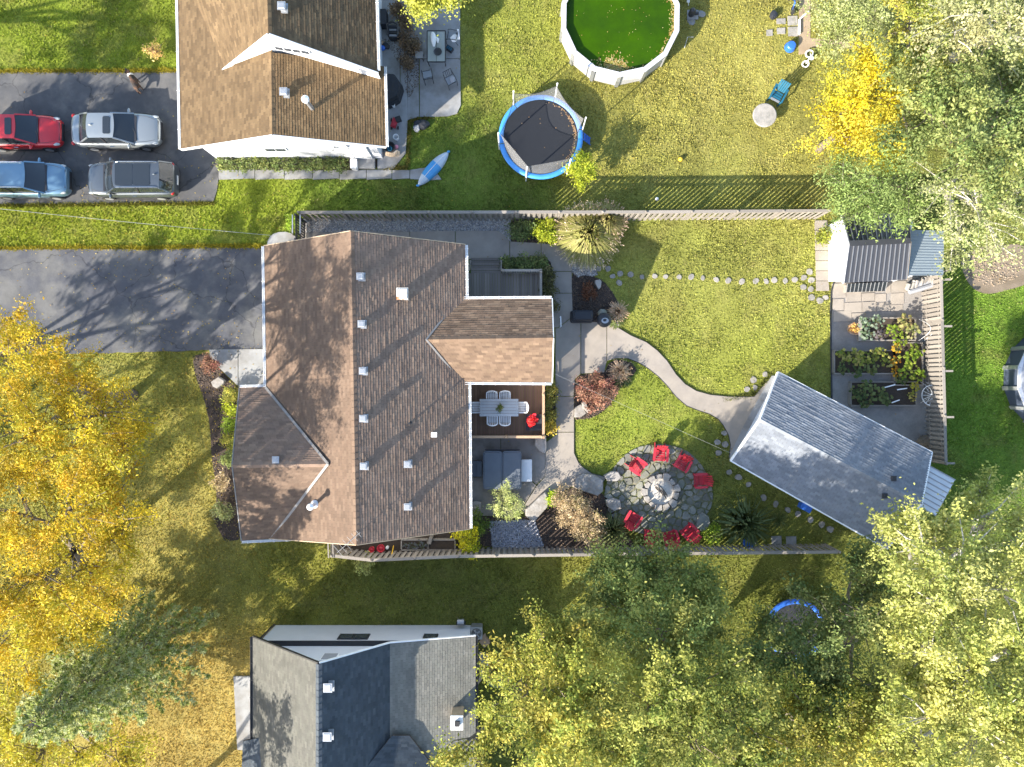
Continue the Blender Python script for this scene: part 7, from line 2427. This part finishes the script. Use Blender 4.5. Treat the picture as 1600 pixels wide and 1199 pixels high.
# ---- shrubs, grasses, bedding
def shrub(name, label, px, py, r, h, cols, seed, cat='shrub', nb=5, size=.05, dens=40, nleaf=45, group=None, sx=1., sy=1., sr=.13, sz=.1, asp=.55):
    q = np.random.default_rng(seed)
    bl = []
    for k in range(nb):
        a = 6.283 * k / nb + q.uniform(-.4, .4)
        d = r * .5 if nb > 1 else 0
        bl.append((px + math.cos(a) * d * sx, py + math.sin(a) * d * sy, h * q.uniform(.45, .75), r * .55 * q.uniform(.85, 1.15)))
    c = W(px, py, h * .5)
    base = (c.x / S + 800, 599.5 - c.y / S)
    return tree(name, label, cat, base, bl, cols, seed, dens=dens, nleaf=nleaf, size=size, flat=min(1.2, h * .35 / (r * .5 * S)), trunk_r=.03, twigs=6, sr=sr, sp=sr * .8, sz=sz, group=group, crown='foliage', asp=asp)


def clump(name, label, px, py, r, h, cols, seed, n=420, w=.012, tips=None, cat='grass clump', group=None, sx=1., sy=1.):
    """arching blades from one crown"""
    q = np.random.default_rng(seed)
    c = W(px, py, h * .4)
    root = thing(name, label, cat, (c.x, c.y, 0), group)
    a = q.uniform(0, 6.283, n)
    rr = r * S * np.sqrt(q.uniform(.01, 1.2, n))
    hh = h * q.uniform(.6, 1.1, n) * (1 - .45 * rr / (r * S * 1.1))
    d = np.stack([np.cos(a) * sx, np.sin(a) * sy, np.zeros(n)], -1)
    sd = np.stack([-np.sin(a), np.cos(a), np.zeros(n)], -1) * w * q.uniform(.7, 1.4, n)[:, None]
    p0 = np.array([c.x, c.y, 0]) + d * (rr * .3)[:, None]
    p1 = p0 + d * (rr * .3)[:, None] + np.stack([np.zeros(n), np.zeros(n), hh], -1)
    p2 = p0 + d * (rr * .75)[:, None] + np.stack([np.zeros(n), np.zeros(n), hh * .75], -1)
    Q = np.zeros((n, 2, 4, 3))
    Q[:, 0, 0], Q[:, 0, 1], Q[:, 0, 2], Q[:, 0, 3] = p0 - sd, p0 + sd, p1 + sd, p1 - sd
    Q[:, 1, 0], Q[:, 1, 1], Q[:, 1, 2], Q[:, 1, 3] = p1 - sd, p1 + sd, p2 + sd * .25, p2 - sd * .25
    col = np.array(cols)[q.integers(0, len(cols), n)] * q.uniform(.7, 1.25, (n, 1))
    link(fastmesh('blades', Q.reshape(-1, 3), 4, 'leaf', np.repeat(col, 2, 0)), 'blades', root)
    if tips:
        m_ = n // 3
        pp = p2[:m_] + q.normal(0, .03, (m_, 3))
        V, C = leaves(q, pp, d[:m_], .07, .018, .03, 7, .03, tips)
        link(fastmesh('plumes', V, 4, 'leaf', C), 'plumes', root)
    return root


shrub('clipped_hedge', 'bright yellow green hedge in the sun by the garden fence', 853, 363, 19, 1.0, LIME, 201, 'hedge', nb=7, size=.045, dens=70, sx=1.1)  # lit part of one hedge, sunlight put into its lime leaves
shrub('clipped_hedge', 'shaded green hedge beside the gravel strip', 812, 361, 18, .9, DARKG, 202, 'hedge', nb=6, dens=60, sx=1.2)  # rest of the same hedge, shade put into its darker leaves
clump('ornamental_grass', 'large golden ornamental grass with pinkish plumes', 918, 368, 47, 1.9, [(.36, .34, .10), (.30, .30, .08), (.44, .39, .15)], 203, 1900, .02, [(.5, .38, .28), (.56, .44, .32)])
clump('ornamental_grass', 'second big ornamental grass with dusty pink plumes by the fence', 946, 348, 30, 1.9, [(.30, .28, .09), (.36, .31, .13)], 204, 800, .017, [(.5, .36, .27), (.44, .30, .22)])
clump('straw_grass', 'straw coloured grass tuft beside the kettle grill', 965, 487, 15, .8, STRAW, 205, 220, .014, [(.56, .38, .24)])
clump('straw_grass', 'straw coloured grass tuft in the lower bed by the walk', 968, 580, 17, .8, STRAW, 206, 240, .014, [(.56, .38, .24)])
shrub('red_maple', 'low reddish brown weeping maple at the lawn corner', 929, 613, 30, 1.3, BROWNL, 207, 'shrub', nb=7, size=.05, dens=45)
shrub('dark_shrub', 'dark rusty shrub spot in the shaded mulch bed', 920, 455, 9, .4, [(.10, .04, .02), (.14, .06, .03)], 208, nb=3)
clump('green_tuft', 'green leafy tuft under the straw grass by the kettle', 962, 500, 14, .35, MIDG, 209, 160, .03, cat='plant')
clump('green_tuft', 'dark green leafy tuft beneath the lower straw grass', 972, 592, 16, .35, DARKG, 210, 180, .03, cat='plant')
for i, (px, py, r, lab) in enumerate(((796, 412, 13, 'dark green shrub beside the grey deck steps'), (820, 411, 14, 'dark green shrub in the middle of the deck row'), (845, 410, 13, 'olive shrub at the bend of the shaded walk'), (856, 430, 11, 'dusky shrub first below the walk bend'), (858, 452, 11, 'dusky shrub second below the walk bend'), (860, 478, 10, 'dusky shrub nearest the tan gable gutter'))):
    shrub('deck_shrub', lab, px, py, r, .8, DARKG if i < 3 else [(.09, .09, .035), (.13, .12, .05), (.07, .07, .02)], 215 + i, group='shrubs round the grey deck', nb=4)
for i, (px, py, lab) in enumerate(((862, 608, 'golden flowering plant by the deck rail nearest the gable'), (860, 628, 'green gold plant second along the deck rail'), (859, 648, 'green gold plant third along the deck rail'), (858, 667, 'yellow leaved plant at the deck rail end'))):
    shrub('border_plant', lab, px, py, 9, .6, [(.32, .25, .04), (.22, .21, .05), (.12, .14, .04)] if i != 3 else [(.5, .36, .04), (.38, .3, .05)], 225 + i, 'plant', nb=3, group='plants along the deck rail')
shrub('feathery_bush', 'pale feathery yellow green bush below the hot tub', 793, 787, 28, 1.7, [(.34, .36, .12), (.27, .31, .10), (.40, .40, .18)], 231, nb=8, size=.06, dens=30, asp=.25)
shrub('green_bush', 'deep green bush against the house corner wall', 746, 818, 17, 1.1, [(.06, .11, .015), (.09, .14, .02), (.13, .17, .03)], 232, nb=5, sy=1.4)
shrub('yellow_bush', 'bright yellow flowering bush at the end of the planters', 728, 838, 18, 1.5, [(.5, .42, .015), (.38, .36, .02), (.2, .24, .02), (.55, .46, .02)], 233, nb=5, dens=55)
shrub('yellow_bush', 'smaller yellow bush leaning on the side fence', 733, 857, 15, 1.3, [(.5, .42, .015), (.38, .36, .02), (.2, .24, .02)], 234, nb=4, dens=55)
shrub('brown_bush', 'large mottled tan and brown bush by the fire circle', 893, 793, 32, 1.5, TANL, 235, nb=7, size=.045, dens=38)
shrub('brown_bush', 'faded tan bush next to the striped fence shadow', 915, 822, 30, 1.4, TANL, 236, nb=7, size=.045, dens=38)
shrub('lime_bush', 'small vivid green bush beside the stone bench', 864, 779, 10, .6, [(.20, .28, .01), (.26, .33, .02)], 237, nb=4, dens=60)
clump('green_grass_clump', 'arching green grass clump beside the lowest left red chair', 957, 828, 28, 1.0, [(.17, .20, .07), (.22, .24, .10), (.12, .15, .05)], 238, 380, .014)
shrub('lime_bush', 'small bright green shrub near the big bluish boulder', 1113, 835, 14, .6, [(.16, .22, .02), (.21, .27, .03)], 239, nb=4)
clump('strap_leaved_plant', 'tall plant with long arching green leaves behind the blue pot', 1163, 817, 44, 1.6, [(.12, .16, .06), (.16, .2, .08), (.09, .12, .04)], 240, 120, .045, cat='plant')
clump('strap_leaved_plant', 'low tuft of narrow leaves in the lawn near the garage stones', 1217, 812, 18, .3, MIDG, 241, 60, .02, cat='plant')
shrub('pale_bush', 'pale yellow bush outside the fence of the side yard', 568, 880, 15, .9, [(.36, .36, .12), (.30, .31, .09)], 242, nb=4)
shrub('fern', 'yellow green fern against the white shed wall', 1287, 370, 10, .5, [(.24, .24, .03), (.16, .19, .03)], 243, 'plant', nb=4)
shrub('lime_bush', 'bright green leafy vine outside the black gate', 456, 350, 9, 1.1, [(.16, .24, .02), (.22, .3, .03)], 244, nb=3, sy=1.5)
for i, (px, py, lab) in enumerate(((329, 569, 'brown leaved shrub at the top of the front bed'), (361, 617, 'gold and green shrub by the front wing corner'), (359, 640, 'bright green shrub first along the front wing'), (358, 664, 'bright green shrub second along the front wing'), (360, 688, 'yellow green shrub third along the front wing'), (358, 716, 'green shrub where the front gable peaks'), (345, 755, 'dry brown plant in the front bed'), (349, 800, 'pale leafy shrub at the lower end of front bed'))):
    cols = [BROWNL, YGRN, LIME, [(.14, .2, .02), (.2, .26, .03)], YGRN, MIDG, TANL, PALEG][i]
    shrub('front_shrub', lab, px, py, 14 if i in (0, 7) else 11, .8, cols, 250 + i, nb=4, group='shrubs in the front bed')
ol = ['first', 'second', 'third', 'fourth', 'fifth', 'sixth', 'seventh', 'eighth', 'ninth', 'tenth', 'eleventh', 'twelfth', 'thirteenth']
for i in range(12):
    shrub('wall_plant', ol[i] + ' low green plant from the driveway along the white wall', 350 + i * 16.5, 257 + (i % 3 - 1), 9, .5, DARKG if i % 3 else MIDG, 262 + i, 'plant', nb=3, group='plants along the white wall')
for i, (px, py, r, lab) in enumerate(((622, 15, 12, 'dry brown plant nearest the eave of the tan house'), (632, 35, 12, 'dry brown plant behind the striped armchair'), (637, 65, 17, 'largest dry brown bush on the patio'), (645, 75, 10, 'dry twiggy growth by the low side table'), (637, 98, 9, 'narrow dry weeds in the patio crack'))):
    shrub('dry_bush', lab, px, py, r, .6, [(.14, .09, .055), (.18, .12, .07), (.10, .075, .04)], 276 + i, nb=4, group='dry bushes on the neighbour patio', dens=30)
shrub('sapling', 'small pinkish yellow sapling on the corner lawn', 242, 78, 11, .9, [(.5, .36, .14), (.42, .34, .08), (.5, .28, .14)], 282, nb=4, dens=25, nleaf=25)
# red leaves on the fire table, plant on the dining table
g = W(832, 658, 1.12)
pt = thing('red_plant', 'bright red leafy plant on the square black table', 'plant', (g.x, g.y, DZ + .49))
q = np.random.default_rng(5)
n = 34
cen = np.array([g.x, g.y, DZ + .6]) + q.normal(0, 1, (n, 3)) * [.13, .12, .05]
V, C = leaves(q, cen, np.tile([1., 0, 0], (n, 1)), .06, .06, .03, 8, .09, [(.6, .03, .03), (.5, .02, .04), (.65, .08, .06)])
link(fastmesh('foliage', V, 4, 'leaf', C), 'foliage', pt)
MB().lathe((g.x, g.y, DZ + .49), [(.1, 0), (.13, .12), (.1, .13)], 12).obj('pot', 'redcushion', pt)
g = W(780.5, 637, 1.4)
pt = thing('table_plant', 'small green potted plant in the middle of the dining table', 'plant', (g.x, g.y, 1.34))
MB().lathe((g.x, g.y, 1.34), [(.08, 0), (.11, .12), (.08, .12)], 12).obj('pot', 'wood_warm', pt)
cen = np.array([g.x, g.y, 1.52]) + q.normal(0, 1, (24, 3)) * [.08, .08, .04]
V, C = leaves(q, cen, np.tile([1., 0, 0], (24, 1)), .04, .04, .03, 9, .04, [(.1, .12, .03), (.18, .18, .04), (.07, .1, .03)])
link(fastmesh('foliage', V, 4, 'leaf', C), 'foliage', pt)
# vegetables: rosettes of big leaves
def rosette(label, px, py, r, h, cols, seed, group, n=26, lw=.5, name='vegetable_plant', up=.6):
    q = np.random.default_rng(seed)
    c = W(px, py, .3 + h * .5)
    root = thing(name, label, 'plant', (c.x, c.y, .26), group)
    a = q.uniform(0, 6.283, n)
    rr = r * S * np.sqrt(q.uniform(.02, 1, n))
    d = np.stack([np.cos(a), np.sin(a), np.zeros(n)], -1)
    sd = np.stack([-np.sin(a), np.cos(a), np.zeros(n)], -1)
    L_ = r * S * q.uniform(.3, .55, n)
    z = .3 + h * q.uniform(.5, 1.1, n)
    m = np.array([c.x, c.y, 0]) + d * rr[:, None]
    Q = np.zeros((n, 2, 4, 3))
    e = np.array([0, 0, 1.])
    t0, t1 = m - d * (L_ * .5)[:, None] + e * z[:, None], m + d * (L_ * .5)[:, None] + e * (z - L_ * q.uniform(-.1, .5, n))[:, None]
    mid_ = (t0 + t1) / 2 + e * (L_ * .12)[:, None]
    w_ = sd * (L_ * lw)[:, None]
    dn = e * (L_ * .12)[:, None]
    Q[:, 0, 0], Q[:, 0, 1], Q[:, 0, 2], Q[:, 0, 3] = t0, mid_ + w_ - dn, t1, mid_
    Q[:, 1, 0], Q[:, 1, 1], Q[:, 1, 2], Q[:, 1, 3] = t0, mid_, t1, mid_ - w_ - dn
    col = np.array(cols)[q.integers(0, len(cols), n)] * q.uniform(.75, 1.25, (n, 1))
    link(fastmesh('foliage', Q.reshape(-1, 3), 4, 'leaf', np.repeat(col, 2, 0)), 'foliage', root)
    mb = MB()
    for k in range(0, n, 3):
        mb.tube([(c.x, c.y, .24), tuple(t0[k])], .008, 4)
    mb.obj('stems', 'leafstem', root)
    return root


M['leafstem'] = mat('plant_stem', (.12, .16, .05), .7, .1, 3, 0)
KALE = [(.20, .26, .17), (.26, .31, .22), (.15, .21, .11)]
SQ = [(.30, .30, .05), (.38, .35, .10), (.22, .25, .04), (.13, .18, .03)]
BRT = [(.22, .30, .03), (.30, .34, .05), (.15, .23, .02)]
veg = [(1352, 504, 11, .35, KALE, 'grey green cabbage at the upper left of its bed'), (1368, 503, 11, .35, KALE, 'grey green cabbage beside the dark gap'), (1354, 522, 11, .35, KALE, 'grey green cabbage by the pale end board'), (1374, 524, 8, .25, [(.24, .2, .2), (.18, .15, .15)], 'dull purple cabbage low in its bed'),
       (1395, 516, 11, .4, BRT, 'bright green vegetable in the centre of the cabbage bed'), (1412, 503, 12, .5, [(.36, .32, .12), (.3, .28, .08), (.4, .3, .14)], 'tan seeded plant by the white hoop'), (1422, 518, 12, .45, [(.3, .32, .1), (.36, .34, .14)], 'pale yellow vegetable by the white hoop'), (1405, 530, 11, .4, BRT, 'bright vegetable hanging over the bed edge'),
       (1317, 553, 11, .4, SQ, 'yellow squash leaves at the garden edging'), (1333, 556, 12, .5, SQ, 'yellow squash leaves second from the edging'), (1346, 562, 12, .5, SQ, 'tallest yellow squash leaves mid bed'), (1360, 557, 12, .45, SQ, 'squash leaves with pale rims mid bed'), (1375, 554, 11, .45, SQ, 'squash leaves near the orange flowers'), (1388, 564, 11, .4, SQ, 'squash leaves touching the orange flowers'),
       (1318, 574, 11, .3, DARKG, 'dark green leaves at the edging corner'), (1338, 577, 12, .3, DARKG, 'dark green leaves along the shaded bed side'), (1360, 576, 11, .3, MIDG, 'mid green leaves along the shaded bed side'),
       (1400, 545, 8, .4, [(.55, .28, .02), (.6, .35, .03), (.2, .2, .03)], 'orange flowers at the top of the flower row'), (1398, 565, 8, .4, [(.5, .2, .02), (.55, .3, .03), (.2, .16, .03)], 'deep orange flowers mid row'), (1399, 582, 8, .4, [(.6, .3, .01), (.55, .22, .02), (.25, .2, .03)], 'vivid orange flowers low in the row'),
       (1418, 560, 13, .6, BRT, 'bright green bush beans under the pale stakes'), (1428, 548, 12, .5, BRT, 'bright leaves at the upper end of the bean bed'), (1418, 580, 14, .6, BRT, 'broad bright green leaves low in the bean bed'), (1434, 586, 11, .5, BRT, 'bright green leaves by the end fence'), (1408, 594, 10, .3, DARKG, 'shaded green leaves at the bean bed foot'),
       (1340, 612, 12, .5, DARKG, 'dark tangled leaves at the shaded bed corner'), (1355, 606, 13, .6, MIDG, 'green tangled leaves in the shaded bed'), (1372, 616, 13, .5, MIDG, 'yellow flecked leaves beside the white stakes'), (1352, 626, 12, .4, DARKG, 'dark leaves on the garage side of the shaded bed'), (1383, 625, 11, .35, MIDG, 'low leaves near the short stake'), (1427, 605, 8, .5, [(.5, .4, .03), (.4, .36, .05), (.25, .25, .04)], 'yellow flowering plant in the dark soil bed'), (1424, 620, 7, .35, [(.3, .32, .05), (.5, .4, .1)], 'small speckled plant in the dark soil bed')]
for i, (px, py, r, h, c, lab) in enumerate(veg):
    rosette(lab, px, py, r, h, c, 300 + i, 'plants in the raised beds', n=30)
for i, (px, py) in enumerate(((636, 851), (645, 854), (655, 850), (662, 854))):
    rosette(ol[i] + ' grey cabbage from the gate end in the side planter', px, py, 7, .2, [(.12, .13, .14), (.18, .18, .2), (.09, .11, .08)], 340 + i, 'cabbages in the side planter', n=16)
g = W(1336, 514, .42)
pt = thing('basket_flowers', 'orange and brown flowers filling the wicker basket', 'plant', (g.x, g.y, .3))
cen = np.array([g.x, g.y, .42]) + q.normal(0, 1, (30, 3)) * [.13, .12, .03]
V, C = leaves(q, cen, np.tile([1., 0, 0], (30, 1)), .05, .05, .02, 8, .04, [(.4, .22, .05), (.3, .16, .05), (.5, .36, .1)])
link(fastmesh('foliage', V, 4, 'leaf', C), 'foliage', pt)
